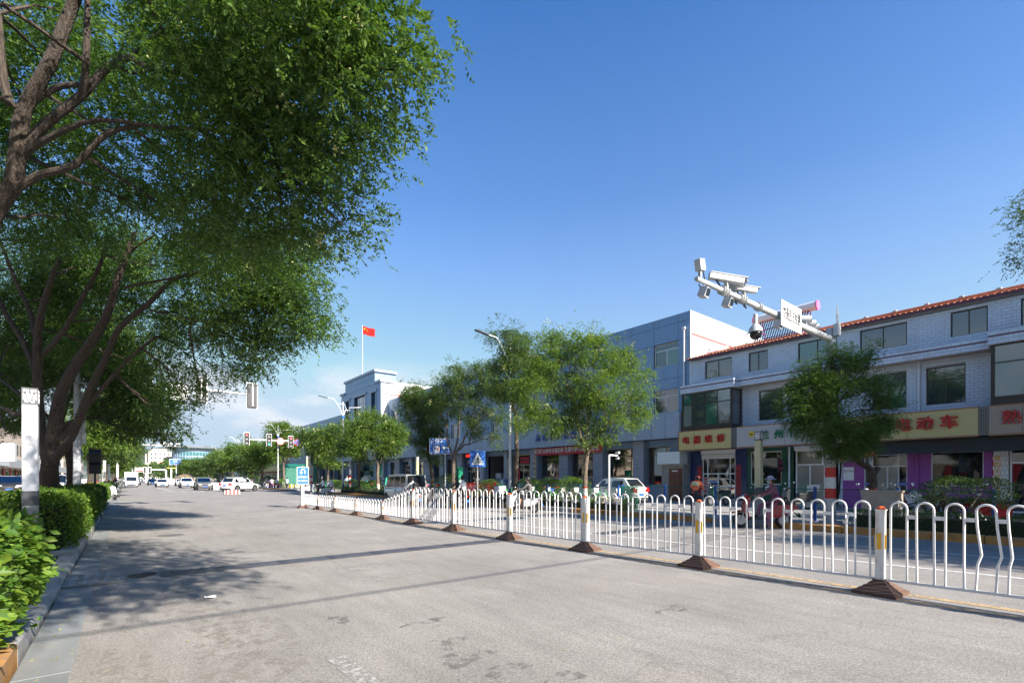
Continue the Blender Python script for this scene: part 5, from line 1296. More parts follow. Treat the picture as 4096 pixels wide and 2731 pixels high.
MB().box(28.03, 28.046, 15.73, 16.0, .62, 1.66).build('window_sticker', M['sgrey'], bt, world=True)
MB().box(28.02, 28.044, 15.05, 15.6, 1.28, 1.46).build('phone_sticker', M['blue'], bt, world=True); text('phone_number', '13934889248', .1, M['letterw'], bt, (28.01, 15.32, 1.37), FACE_W, .002)
# noodle shop: green wall, window, glass doors
wall('green_wall', 27.99, .3, 8.9 + 1.9, 13.27, .15, 3.3, [(11.42, 13.1, 1.24, 3.1)], M['gwall'], bt)
shop_interior(8.8, 13.27, .2, 3.2, 'room')
window(bt, 28.06, 11.42, 13.1, 1.24, 3.1, M['white'], cols=(), panes=['glassS'], back=None, name='display_window')
for i, (y, h, c_) in enumerate(((12.9, .3, 'whbox'), (12.6, .25, 'blue'), (11.9, .32, 'signw'), (11.72, .28, 'sgreen'), (11.55, .34, 'gold'), (12.2, .22, 'whbox'))):
    tag(MB().box(28.14, 28.3, y - .11, y + .1, 1.27, 1.27 + h).build('packet', M[c_]), '%s packet standing on the noodle shop window sill' % ('white', 'small blue', 'tall white', 'green', 'yellow', 'low white')[i], 'packet')
window(bt, 28.05, 8.9, 10.72, .2, 3.1, M['white'], cols=(.25, .62), trans=(.73,), top_cols=(.3,), panes=['glassS', 'glassF', 'glassF', 'glassS'], back=None, name='shopfront', fw=.07)
MB().box(27.9, 28.2, 8.85, 10.75, 3.08, 3.3).build('shutter_box', M['wmetal'], bt, world=True)
MB().tube([(27.88, 10.98, .2), (27.88, 10.98, 3.29)], .05, 8).build('drainpipe', M['pvc'], bt, world=True)
sg = thing('hanging_sign', 'dark hanging menu sign with pink lettering on the green wall', 'sign', (27.75, 11.3, 2.0))
MB().box(27.3, 27.86, 11.3, 11.34, 1.95, 2.62).build('sign_box', M['black'], sg, world=True)
text('lettering', '炒饭', .24, mat('letter_pink', (.5, .08, .18), .5), sg, (27.58, 11.29, 2.44), FACE_S, .003); text('lettering', '刀削面', .19, MATS['letter_pink'], sg, (27.58, 11.29, 2.13), FACE_S, .003)
MB().tube([(27.86, 11.32, 2.5), (27.99, 11.32, 2.5)], .012, 5).build('bracket', M['black'], sg, world=True)
tag(MB().add([(27.975, 11.9, .9), (27.975, 12.25, .88), (27.97, 12.28, 1.12), (27.975, 12.1, 1.2), (27.97, 11.95, 1.15)], [(0, 1, 2, 3, 4)]).build('paper_notice', M['signw'], fix=False), 'torn white paper stuck on the green shop wall', 'notice')
pier('tiled_pier', 8.53, 8.72, M['tile'])
# purple bike shop
wall('purple_wall', 27.99, .3, 2.95 + .23, 8.52, .15, 3.3, [(5.98, 7.65, .15, 2.72), (3.45, 5.15, 1.25, 2.75)], M['pwall'], bt)
shop_interior(3.2, 8.5, .2, 3.1)
window(bt, 28.05, 5.98, 7.65, .18, 2.72, M['wmetal'], cols=(.2, .45, .8), trans=(.78,), top_cols=(.2, .8), panes=['glassS', 'glassF', 'glassF', 'glassS', 'glassS', 'glassS', 'glassS'], back=None, name='shopfront', fw=.05)
window(bt, 28.05, 3.45, 5.15, 1.25, 2.75, M['wmetal'], cols=(), panes=['glassS'], back=None, name='display_window')
for y_ in (7.45, 6.15):
    MB().box(28.03, 28.046, y_ - .16, y_ + .16, 1.26, 1.4).build('phone_sticker', M['blue'], bt, world=True); text('phone_number', '15025688658', .062, M['letterw'], bt, (28.02, y_, 1.33), FACE_W, .002)
MB().tube([(27.9, 5.62, .2), (27.9, 5.62, 2.65)], .05, 8).build('drainpipe', M['pwall'], bt, world=True)
nt = thing('paper_notice', 'white paper notice taped on the purple wall behind the banded pole', 'notice', (27.98, 8.2, 1.5)); MB().box(27.97, 27.985, 8.05, 8.5, 1.5, 2.15).build('sheet', M['signw'], nt, world=True); text('lettering', '资料回收', .1, M['letterk'], nt, (27.965, 8.27, 1.95), FACE_W, .001)
aw = thing('shop_awning', 'black awning hanging under the yellow and tan sign boards', 'awning', (27.2, 3, 2.6))
MB().prism([(27.95, -4, 3.29), (27.05, -4, 3.27), (26.98, -4, 2.68), (27.0, -4, 2.67), (27.08, -4, 3.22), (27.95, -4, 3.24)], (0, 12.4, 0)).build('canvas', M['awn'], aw, world=True)
MB().box(27.0, 27.9, 3.0, 3.03, 2.7, 3.2).build('divider', M['black'], aw, world=True)
cr3 = thing('shop_plaque', 'small red plaque with gold characters hanging under the awning', 'plaque', (26.95, 6.9, 2.6)); MB().box(26.93, 26.96, 6.95, 7.45, 2.62, 2.86).build('plaque_board', M['banner'], cr3, world=True); text('lettering', '生意兴隆', .11, M['gold'], cr3, (26.925, 7.2, 2.74), FACE_W, .002)
MB().box(27.96, 28.3, 2.72, 3.18, .15, 3.3).build('tiled_pier', M['seam'], bt, world=True)
_tp = [o for o in bt.children if o.name.startswith('tiled_pier')][-1]
tiles(_tp, 27.96, 2.72, 3.18, .15, 3.3, [], M['tilew'], tw=.11, th=.2, limit=0, gap=.008, seed=7)
couplet('tall red and gold couplet on the white tiled pillar at the right', '鸿图大展万事兴', 3.05, .28, .72, 2.52, tm='gold')
window(bt, 28.05, .3, 2.7, .2, 2.9, M['wmetal'], cols=(.5,), trans=(.75,), panes=['glassS'], back='room', bd=1.5, name='shopfront', fw=.07)
wall('lower_wall', 28.0, .3, YE, .3, .15, 3.3, [], M['sgrey'], bt)
MB().box(27.2, 28.0, 8.6, 16.9, .15, .3).build('door_step', M['conc'], bt, world=True)
# bike in the shop window, cement hut, door
hut = thing('stair_hut', 'small cement hut with a dark red panelled door beside the repair shop', 'hut', (27.6, 17.7, .15))
MB().box(27.3, 28.0, 16.95, 18.5, .15, 2.42).build('hut_wall', M['cplast'], hut, world=True); MB().box(27.1, 28.0, 16.88, 18.62, 2.42, 2.5).build('hut_slab', M['conc'], hut, world=True)
dr = MB().box(27.27, 27.3, 17.0, 17.95, .17, 2.22).build('door_frame', M['wood'], hut, world=True)
d2 = MB().box(27.24, 27.27, 17.07, 17.88, .2, 2.15).build('door', M['wood'], hut, world=True)
for i in range(2):
    for j in range(3): MB().box(27.215, 27.24, 17.15 + i * .37, 17.42 + i * .37, .42 + j * .55, .82 + j * .55).build('door_panel', M['wood'], d2, world=True)
MB().box(27.21, 27.24, 17.1, 17.14, 1.05, 1.3).build('handle', M['goldf'], d2, world=True); MB().box(27.23, 27.24, 17.3, 17.7, 2.03, 2.1).build('door_plate', M['signw'], d2, world=True)
tag(MB().box(26.95, 27.85, 16.98, 18.6, 2.51, 3.27).build('sheet_metal_box', M['whbox']), 'large pale sheet metal box on top of the cement hut', 'box')
# solar heater on the roof
sh = thing('solar_water_heater', 'pink framed solar water heater with black tubes on the red tiled roof', 'solar heater', (30.2, 12.3, 9.7))
hz0 = 9.85; y0_, y1_ = 11.0, 13.9
for yy in (y0_ + .1, y1_ - .1):
    for (xa, za, xb, zb) in ((29.9, 9.7, 30.9, 11.35), (31.6, 10.1, 31.0, 11.35), (29.9, 9.75, 31.6, 10.15), (30.25, 10.3, 31.35, 10.7)): MB().tube([(xa, yy, za), (xb, yy, zb)], .03, 6).build('strut', mat('pink_metal', (.42, .04, .22), .4), sh, world=True)
for (x, z) in ((30.1, 10.0), (30.5, 10.65)): MB().tube([(x, y0_, z), (x, y1_, z)], .025, 6).build('cross_bar', MATS['pink_metal'], sh, world=True)
for k in range(20):
    yy = y0_ + .12 + k * (y1_ - y0_ - .24) / 19; MB().tube([(29.95, yy, 9.82), (30.85, yy, 11.3)], .03, 6).build('vacuum_tube', mat('tube_glass_dark', (.01, .012, .03), .08), sh, world=True)
    MB().tube([(30.02, yy + .07, 9.8), (30.9, yy + .07, 11.27)], .012, 4).build('reflector', M['wmetal'], sh, world=True) if k < 19 else None
MB().tube([(30.95, y0_ - .3, 11.5), (30.95, y1_ + .3, 11.5)], .26, 16).build('tank', M['wmetal'], sh, world=True, smooth=True)
for yy, q in ((y0_ - .3, -1), (y1_ + .3, 1)): MB().tube([(30.95, yy, 11.5), (30.95, yy + q * .06, 11.5)], .28, 16).build('end_cap', mat('pink_cap', (.75, .16, .35), .4), sh, world=True)
MB().tube([(30.6, 14.1, 10.9), (30.0, 15.0, 10.1), (29.3, 15.9, 9.7), (28.6, 16.6, 9.5)], .055, 7).build('insulated_pipe', M['pvc'], sh, world=True)

# --- grey panelled office building
bo = thing('office_building', 'long grey panel clad office building with blue glass tower and canopy', 'building', (28, 17, 0.1))
YO, YW = 16.9, 61.9
wins = [(17.72 + 3.72 * k, 17.72 + 3.72 * k + 1.85) for k in range(12)]
oh = [(a, b, z0, z1) for a, b in wins for z0, z1 in ((9.05, 10.52), (5.95, 7.45))]
wall('facade', 28.012, .2, YO, YW, 5.6, 12.24, oh, M['seam'], bo)
zj = [5.6, 6.94, 8.16, 9.03, 10.54, 11.68, 12.24]
def panels(parent, X, ycuts, zcuts, holes, m, gap=.022, proud=.03):
    for i in range(len(ycuts) - 1):
        for j in range(len(zcuts) - 1):
            a, c, lo, hi = ycuts[i] + gap / 2, ycuts[i + 1] - gap / 2, zcuts[j] + gap / 2, zcuts[j + 1] - gap / 2
            parts = [(a, c, lo, hi)]
            for h in holes:
                np_ = []
                for (p, q, l0, h0) in parts:
                    if q <= h[0] + .02 or p >= h[1] - .02 or h0 <= h[2] + .02 or l0 >= h[3] - .02: np_.append((p, q, l0, h0)); continue
                    if p < h[0] - .03: np_.append((p, h[0], l0, h0))
                    if q > h[1] + .03: np_.append((h[1], q, l0, h0))
                    p2, q2 = max(p, h[0]), min(q, h[1])
                    if l0 < h[2] - .05: np_.append((p2, q2, l0, h[2]))
                    if h0 > h[3] + .05: np_.append((p2, q2, h[3], h0))
                parts = np_
            for (p, q, l0, h0) in parts: MB().box(X - proud, X, p, q, l0, h0).build('panel', m, parent, world=True, fix=False)
yc = sorted({YO, YW, *[v for w_ in wins for v in w_]})
panels(bo, 28.01, yc, zj, oh, M['panel'])
for k, (a, b) in enumerate(wins):
    for z0, z1 in ((9.05, 10.52), (5.95, 7.45)):
        window(bo, 28.1, a, b, z0, z1, M['white'], cols=(.5,), trans=(.72,), top_cols=(), panes=[['glassT', 'glass'][(k + (z0 < 6)) % 2], 'glass', 'glass'], back='curtain', bd=.3)
MB().box(28.2, 44, YO, YW, 12.0, 12.1).build('roof', M['conc'], bo, world=True)
gw = MB().box(28.013, 44, YO - .02, YO + .18, .15, 12.2).build('gable_wall', M['mortar'], bo, world=True)
tiles(gw, YO - .02, 28.05, 44, 9.0, 12.2, [], M['tilew'], tw=.45, th=.2, limit=0, gap=.006, proud=.006, axis='y', seed=9)
MB().box(28.02, 44, YO - .032, YO - .027, 10.72, 10.86).build('stripe', M['redstripe'], bo, world=True)
MB().box(27.98, 28.05, YO - .05, YO + .02, 5.8, 12.26).build('corner_trim', M['wmetal'], bo, world=True)
MB().box(28.0, 44, YO - .03, YO + .15, 12.2, 12.26).build('coping', M['wmetal'], bo, world=True)
MB().add([(44, YO, .1), (44, 105, .1), (44, 105, 12), (44, YO, 12)], [(0, 1, 2, 3)]).build('rear_wall', M['tilew'], bo, world=True, fix=False)
for yy, zt in ((17.25, 11.1), (60.9, 10.6)):
    dp = MB().tube([(27.88, yy, 5.6), (27.88, yy, zt)], .06, 10).build('drainpipe', M['pvc'], bo, world=True, smooth=True)
    MB().box(27.78, 27.97, yy - .11, yy + .11, zt + .002, zt + .15).build('hopper', M['pvc'], dp, world=True)
# canopy band
def canopy(y0, y1, X=27.0, z0=4.15, z1=5.72, pitch=1.03):
    c_ = MB().box(X + .03, 28.0, y0, y1, z0, z1 - .003).build('canopy', M['seam'], bo, world=True)
    n = round((y1 - y0) / pitch); ys_ = [y0 + (y1 - y0) * i / n for i in range(n + 1)]
    for i in range(n): MB().box(X, X + .03, ys_[i] + .012, ys_[i + 1] - .012, z0, z1).build('canopy_panel', M['panel2'], c_, world=True, fix=False)
    MB().box(X, 28.0, y0, y1, z1, z1 + .05).build('capping', M['panel2'], c_, world=True)
canopy(17.02, 62.0)
MB().box(27.03, 28, 16.96, 17.015, 4.15, 5.7).build('canopy_end', M['panel2'], bo, world=True)
# ground floor columns and windows
gf = [(18.34, 20.1), (20.97, 23.74), (24.65, 27.33), (28.3, 31.0), (43.9, 46.6), (47.55, 49.65), (51.3, 54.1), (55.1, 57.6), (59.0, 61.2)]
doors = [(32.0, 35.1), (39.7, 42.8)]
ph = [(35.7, 38.7)]
hl = [(a, b, 1.15, 3.7) for a, b in gf] + [(a, b, .15, 3.75) for a, b in doors + ph]
wall('ground_floor', 27.95, .3, YO, YW, .1, 4.16, hl, M['panel'], bo, rd=.3)
cols_ = [(20.1, 20.97), (23.74, 24.65), (27.33, 28.3), (31.0, 31.9), (35.15, 35.65), (38.75, 39.6), (42.85, 43.85), (46.65, 47.5), (49.7, 51.25), (54.15, 55.05), (57.65, 58.95)]
for a, b in cols_:
    cl = MB().box(27.55, 27.95, a, b, .15, 4.14).build('column', M['pcol'], bo, world=True)
    for z_ in (1.3, 2.3, 3.4): MB().box(27.545, 27.9, a - .003, b + .003, z_, z_ + .012).build('joint', M['seam'], cl, world=True)
for k, (a, b) in enumerate(gf):
    window(bo, 28.15, a, b, 1.15, 3.7, M['goldf'] if k < 5 else M['bronze'], cols=(.22,) if k % 2 else (.2, .8), trans=(.24, .8), panes=['glassF', 'glassF', 'glassS', 'glassS', 'glassS', 'glassS'] if k else ['glassS'], back='room', bd=1.2, fw=.06)
for k, (a, b) in enumerate(doors):
    window(bo, 28.2, a, b, .15, 3.75, M['board'] if k else M['board'], cols=(.22, .5, .78), trans=(.6, .74), top_cols=(), panes=['glassS'], back='room', bd=1.6, name='entrance', fw=.07)
MB().add([(33, 35.7, .15), (33, 38.7, .15), (33, 38.7, 3.75), (33, 35.7, 3.75), (28, 35.7, .15), (28, 35.7, 3.75), (28, 38.7, .15), (28, 38.7, 3.75)], [(0, 1, 2, 3), (4, 0, 3, 5), (1, 6, 7, 2), (5, 3, 2, 7)]).build('passage', mat('passage_tile', (.16, .15, .14), .8, noise=.2), bo, world=True, fix=False)
tag(MB().box(28.6, 29.0, 37.5, 38.3, 1.0, 2.1).build('meter_cabinet', M['acw']), 'grey meter cabinet hanging inside the dark passage', 'cabinet')
for yy in (38.95, 39.25): MB().tube([(27.4, yy, 4.15), (27.48, yy, 3.9), (27.48, yy, .2)], .06, 8).build('drainpipe', M['pvc'], bo, world=True, smooth=True)
# office lettering, banner, boards
for i, (ch, px) in enumerate(zip('左权县综合治理服务中心', (2153, 2181, 2209, 2236, 2264, 2294, 2326, 2358, 2390, 2424, 2458))):
    p = on_x(px, 26.97, 1750 - (px - 2153) * .045); text('letter', ch, .62, mat('letter_purple', (.12, .03, .2), .4) if ch == '县' else M['sblue'], bo, (26.93, p.y, 4.93), FACE_W, .03, bold=.015)
bn = thing('banner', 'long red cloth banner with white slogan below the office canopy', 'banner', (27.5, 25, 3.7))
ya, yb = on_x(2408, 27.4).y, on_x(2140, 27.4).y
b = MB(); n = 24; vs = []
for i in range(n + 1):
    y = ya + (yb - ya) * i / n; sg_ = -.05 * math.sin(i / n * 3.14); vs += [(27.4 + .02 * math.sin(i * 1.3), y, 3.55 + sg_), (27.4 + .012 * math.sin(i * 1.7), y, 4.13)]
b.add(vs, [(2 * i, 2 * i + 2, 2 * i + 3, 2 * i + 1) for i in range(n)]); b.build('cloth', M['banner'], bn, world=True, fix=False)
text('slogan', '坚决打击养老诈骗犯罪 铁腕守护人民财产安全', .43, M['letterw'], bn, (27.36, (ya + yb) / 2 + .15, 3.84), FACE_W, .003, bold=.006, sx=(yb - ya) * .93 / (.43 * 19.4))
def nameboard(label, txt, px, z0, z1, X=27.5, w=.34):
    y = on_x(px, X).y; s = thing('name_board', label, 'name board', (X, y, z0)); MB().box(X, X + .04, y - w / 2, y + w / 2, z0, z1).build('plank_board', M['board'], s, world=True)
    for i, ch in enumerate(txt): text('character', ch, min(.3, (z1 - z0) / len(txt) * .8), M['letterk'], s, (X - .006, y, z1 - (i + .5) * (z1 - z0) / len(txt)), FACE_W, .002, bold=.003)
nameboard('wooden name board with black characters right of the justice office door', '左权县司法局', 2138, .8, 3.55)
nameboard('wooden name board right of the mediation centre entrance', '矛盾纠纷多元调解中心', 1927, .6, 3.0)
nameboard('narrow wooden board half hidden by the lamp post', '左权县行政执法局', 2031, .8, 3.4, w=.26)
couplet('red vertical paper left of the justice office door', '来信访民心安', on_x(2065, 27.9).y, .55, .9, 2.4, X=28.1)
qp = thing('door_plaque', 'red square notice above the justice office door', 'plaque', (28.1, 33.5, 2.9)); MB().box(28.12, 28.14, 32.7, 33.9, 2.95, 3.5).build('plaque_board', M['banner'], qp, world=True); text('lettering', '安民亲民', .28, M['letterk'], qp, (28.11, 33.3, 3.22), FACE_W, .002)
sg = thing('navy_sign', 'navy sign with white characters and red screen above the left office entrance', 'sign', (27.9, 41, 2.8))
MB().box(27.86, 27.94, 39.75, 42.8, 2.75, 3.65).build('sign_board', M['navy'], sg, world=True); text('lettering', '中国联通', .5, M['letterw'], sg, (27.85, 41.2, 3.2), FACE_W, .003)
MB().box(27.75, 27.9, 39.75, 42.8, 3.7, 4.12).build('screen', M['black'], sg, world=True); text('screen_text', '欢迎您光临', .3, mat('led_red', (.8, .02, .02), .5, emit=((1, .03, .02), 1.6)), sg, (27.74, 41.6, 3.9), FACE_W, .002)
# air conditioner units
for i, (px, X) in enumerate(((2160, 27.4), (2485, 27.4))):
    y = on_x(px, X).y; a = thing('air_conditioner', ('white air conditioner unit beside the justice office door', 'white air conditioner unit behind the parked white hatchback')[i], 'air conditioner', (X, y, .35))
    MB().box(-.2, .2, -.45, .45, 0, .75).build('case', M['acw'], a); MB().lathe([(.3, -.215), (.3, -.201)], 20, (0, .1, .38), axis='X').build('fan_grille', M['galv'], a); MB().box(-.2, .2, -.4, .4, -.2, -.002).build('stand', M['conc'], a)
# tower
TX = 26.95
def ty(px): return on_x(px, TX).y
tw = MB()
T0, T1 = 62.0, ty(1366); C0, C1 = ty(1500), ty(1382)
strips = [(ty(1397), ty(1384), 4.6, 13.5), (ty(1461), ty(1418), 4.6, 13.6), (ty(1503), ty(1486), 4.6, 13.5)]
wall('tower_front', TX + .02, .3, T0, T1, 4.2, 14.6, strips, M['seam'], bo)
panels(bo, TX + .02, [T0, (T0 + strips[2][0]) / 2, *sorted([v for s_ in strips for v in s_[:2]]), T1], [4.2, 5.8, 7.4, 9.0, 10.6, 12.2, 13.7, 14.6], strips, M['panel'])
MB().box(TX, 30.0, C0, C1, 14.602, 16.3).build('tower_top', M['panel'], bo, world=True)
panels(bo, TX, [C0 + (C1 - C0) * i / 5 for i in range(6)], [14.6, 15.5, 16.3], [], M['panel'])
MB().box(TX - .2, 30.1, C0 - .3, C1 + .3, 16.3, 16.62).build('cornice', M['panel2'], bo, world=True)
for a, b in ((T0 - .25, C0 - .02), (C1 + .02, T1 + .25)): MB().box(TX - .2, 29.0, a, b, 14.6, 14.92).build('cornice', M['panel2'], bo, world=True)
for k, (a, b, z0, z1) in enumerate(strips):
    window(bo, TX + .22, a, b, z0, z1, M['seam'], cols=(.33, .67) if k == 1 else (.5,), trans=(.18, .36, .54, .72, .88), panes=['glassB'], back=None, name='curtain_wall', fw=.04)
    MB().box(TX - .12, TX + .02, a - .45, b + .45, z1 + .02, z1 + .38).build('hood', M['panel2'], bo, world=True)
    for yy in (a - .3, b + .06): MB().box(TX - .06, TX + .01, yy, yy + .22, 4.3, z1 + .018).build('strip_pilaster', M['panel2'], bo, world=True)
tsd = MB().box(TX + .03, 44, T0 - .01, T0 + .2, 4.2, 14.85).build('tower_side', M['mortar'], bo, world=True)
tiles(tsd, T0 - .01, TX + .03, 44, 9, 14.85, [], M['tilew'], tw=.6, th=.3, limit=0, gap=.006, proud=.006, axis='y', seed=9)
MB().box(TX + .6, 44, T0 - .022, T0 - .017, 12.9, 13.1).build('stripe', M['redstripe'], bo, world=True)
MB().box(TX + .2, 44, T0 + .2, T1, 14.3, 14.5).build('roof', M['conc'], bo, world=True)
MB().box(TX + .03, 44, T1 - .2, T1, 4.2, 14.6).build('tower_side', M['tilew'], bo, world=True)
# tower ground floor and left wing
wall('ground_floor', 27.95, .3, 61.9, 104.7, .05, 4.2, [(63, 66, .5, 3.6), (66.8, 73.5, .15, 3.7), (74.5, 77, .5, 3.6)] + [(79.5 + 4 * k, 82 + 4 * k, .5, 3.7) for k in range(6)], M['panel'], bo, rd=.3)
for a, b in [(63, 66), (66.8, 73.5), (74.5, 77)] + [(79.5 + 4 * k, 82 + 4 * k) for k in range(6)]:
    window(bo, 28.15, a, b, .3, 3.7, M['bronze'], cols=(.33, .66), trans=(.7,), panes=['glassS', 'glassF'], back='room', fw=.08)
for k in range(10): MB().box(27.55, 27.95, 62.0 + 4 * k + .4, 62.9 + 4 * k, .15, 4.14).build('column', M['pcol'], bo, world=True) if k not in (1, 2) else None
canopy(62.02, 104.9, 26.2, 4.15, 5.6, 1.5)
w4 = [(82.4 + 3.83 * k, 84.2 + 3.83 * k) for k in range(6)]
oh2 = [(a, b, z0, z1) for a, b in w4 for z0, z1 in ((9.0, 10.55), (5.75, 7.3))]
wall('facade', 28.012, .2, T1, 104.7, 5.5, 12.1, oh2, M['seam'], bo)
panels(bo, 28.01, sorted({T1, 104.7, *[v for w_ in w4 for v in w_]}), [5.5, 7.32, 8.98, 10.57, 11.5, 12.1], oh2, M['panel'])
for k, (a, b) in enumerate(w4):
    for z0, z1 in ((9.0, 10.55), (5.75, 7.3)): window(bo, 28.1, a, b, z0, z1, M['white'], cols=(.5,), trans=(.7,), top_cols=(), panes=['glassT', 'glass'], back='curtain', bd=.3)
MB().box(28.02, 44, 104.5, 104.72, .1, 12.1).build('end_wall', M['brick'], bo, world=True); MB().box(28.2, 44, T1, 104.5, 11.9, 12.0).build('roof', M['conc'], bo, world=True)
# flag
fp = on_x(1450, 31.0, 1300); ft = thing('flagpole', 'thin white flagpole with a red flag above the office tower', 'flagpole', (fp.x, fp.y, 14.5))
MB().tube([(0, 0, 0), (0, 0, fp.z - 14.5)], [.06, .03], 8).build('pole', M['wmetal'], ft)
b = MB(); vs = []; n = 12; fr_ = Vector((.78, -.62, 0))
for i in range(n + 1):
    t = i / n; o_ = fr_ * (2.0 * t); w_ = .14 * math.sin(t * 9) * t
    for j in range(5): vs.append((o_.x + w_, o_.y - w_, fp.z - 14.5 - .15 - j * .33 - .55 * t))
b.add(vs, [(i * 5 + j, i * 5 + j + 1, i * 5 + j + 6, i * 5 + j + 5) for i in range(n) for j in range(4)]); fl = b.build('flag', mat('flag_red', (.75, .02, .015), .6, transl=.35), ft, fix=False, smooth=True)
st = MB(); q0 = fr_ * .35
for (cx_, cz_, r_) in ((.35, .45, .2), (.7, .3, .07), (.82, .5, .07), (.82, .72, .07), (.7, .9, .07)):
    c0 = fr_ * cx_; pts = []
    for k in range(10):
        a = k * math.pi / 5; rr_ = r_ if k % 2 == 0 else r_ * .4; pts.append((c0.x + fr_.x * rr_ * math.sin(a) - .012, c0.y + fr_.y * rr_ * math.sin(a) - .03, fp.z - 14.5 - cz_ - .1 - .27 * cx_ + rr_ * math.cos(a)))
    st.add(pts, [tuple(range(10))])
st.build('stars', mat('flag_yellow', (.8, .6, .02), .6), fl, fix=False)

# --- buildings past the junction on the right and closing the street
def simple_block(name, label, x0, x1, y0, y1, h, m, roofm, gable=False, win=None, group=None, floors=2, face='x', wm='glass', z0=0.0, wcol='white', ww=1.5, pitch=3.2, roof_h=2.2, shops=False):
    t = thing(name, label, 'building', ((x0 + x1) / 2, (y0 + y1) / 2, 0), group=group)
    MB().box(x0, x1, y0, y1, z0, h).build('wall', m, t, world=True)
    if gable: MB().add([(x0 - .5, y0 - .3, h), (x0 - .5, y1 + .3, h), ((x0 + x1) / 2, y1 + .3, h + roof_h), ((x0 + x1) / 2, y0 - .3, h + roof_h), (x1 + .5, y0 - .3, h), (x1 + .5, y1 + .3, h)], [(0, 1, 2, 3), (3, 2, 5, 4), (0, 3, 4), (1, 5, 2)]).build('roof', roofm, t, world=True, fix=False)
    else: MB().box(x0 - .15, x1 + .15, y0 - .15, y1 + .15, h, h + .5).build('roof', roofm, t, world=True)
    fh = (h - .4) / floors; s_ = -1 if face == 'x' else 1; X = x0 if face == 'x' else x1
    n = int((y1 - y0) / pitch)
    for f_ in range(floors):
        for k in range(n):
            yy = y0 + (k + .5) * (y1 - y0) / n; zz = f_ * fh
            lo, hi, w_ = (zz + 1.0, zz + 2.5, ww) if f_ or not shops else (.2, 2.8, pitch * .8)
            b = MB(); xa, xb = sorted((X + s_ * .04, X + s_ * .01)); fw = .07
            b.box(xa, xb, yy - w_ / 2, yy - w_ / 2 + fw, lo, hi); b.box(xa, xb, yy + w_ / 2 - fw, yy + w_ / 2, lo, hi); b.box(xa, xb, yy - w_ / 2, yy + w_ / 2, lo - fw, lo); b.box(xa, xb, yy - w_ / 2, yy + w_ / 2, hi, hi + fw); b.box(xa, xb, yy - fw / 2, yy + fw / 2, lo, hi)
            w_o = b.build('window', M[wcol], t, world=True)
            xa, xb = sorted((X + s_ * .02, X + s_ * .005)); MB().box(xa, xb, yy - w_ / 2 + fw, yy + w_ / 2 - fw, lo, hi).build('pane', M[wm], w_o, world=True)
    return t
bb = simple_block('brick_building', 'two storey brick building with orange tiled roof past the junction', 29, 41, 112, 150, 7.6, M['brick'], M['rooft'], True, floors=2, shops=True)
MB().box(27.6, 29, 113, 150, 3.3, 4.4).build('sign_band', M['syel'], bb, world=True)
simple_block('shop_row', 'low grey shop row with sign band far along the right side', 28.5, 40, 152, 215, 6.8, M['lwhite'], M['conc'], floors=2, shops=True, wm='glassS')
simple_block('far_shop_row', 'distant low shop row behind the right trees', 28, 40, 218, 300, 8, M['cplast'], M['conc'], floors=2, shops=True)
# round glazed building and long grey neighbour
p = at_d(775, 330, 1800); rb_ = thing('glass_round_building', 'round teal glass building with a flat overhanging roof disc in the distance', 'building', (p.x, p.y, 0))
rr0 = 12; zt = 21.5
MB().lathe([(rr0, 0), (rr0, zt)], 40).build('glass_drum', glass('teal_far', (.03, .16, .17), through=.02), rb_)
for k in range(6): MB().lathe([(rr0 + .15, 2 + k * 3.4), (rr0 + .15, 2.9 + k * 3.4)], 40).build('floor_band', M['panel2'], rb_)
for k in range(40): a = k / 40 * 6.283; MB().box(rr0 * math.cos(a) - .12, rr0 * math.cos(a) + .12, rr0 * math.sin(a) - .12, rr0 * math.sin(a) + .12, 0, zt - .1).build('mullion', M['panel2'], rb_)
MB().lathe([(rr0 + 3.5, zt + .01), (rr0 + 4, zt + .5), (rr0 + 2, zt + .9)], 40).build('roof_disc', M['conc'], rb_)
p = at_d(705, 345, 1850); simple_block('grey_far_block', 'long grey block with pitched eaves left of the round glass building', p.x - 6, p.x + 8, p.y - 10, p.y + 60, 16, M['pcol'], M['rooft'], False, floors=4)
p = at_d(632, 420, 1912); h_ = (HOR - 1806) / F_PX * 420 + 1.6
bg = thing('apartment_block', 'tall pale beige apartment block closing the end of the street', 'building', (p.x, p.y, 0))
MB().box(-7, 9, -9, 9, 0, h_).build('wall', M['lbeige'], bg); MB().box(-9, -7.05, -5, 9, 0, h_ - 2.5).build('side_wing', M['lbeige'], bg); MB().box(-5, 6, -6, 6, h_, h_ + 2).build('roof_room', M['lbeige'], bg)
for f_ in range(7):
    for k in range(5):
        w_o = MB().box(-5.6 + k * 3, -4.3 + k * 3, -9.08, -9.0, 2 + f_ * 3.2, 3.6 + f_ * 3.2).build('window', M['white'], bg); MB().box(-5.5 + k * 3, -4.4 + k * 3, -9.12, -9.09, 2.1 + f_ * 3.2, 3.5 + f_ * 3.2).build('pane', M['glass'], w_o)
p = at_d(640, 300, 1912); bp_ = thing('pediment_building', 'low white building with a peaked gable and a red mark at the street end', 'building', (p.x, p.y, 0))
MB().box(-10, 12, -4, 6, 0, 9.3).build('wall', M['lwhite'], bp_); MB().prism([(-11, -4.3, 9.3), (13, -4.3, 9.3), (1, -4.3, 13.2)], (0, 10, 0)).build('gable', M['lbeige'], bp_)
MB().box(-.5, 1.5, -4.5, -4.35, 10.2, 11.6).build('red_emblem', M['red'], bp_)

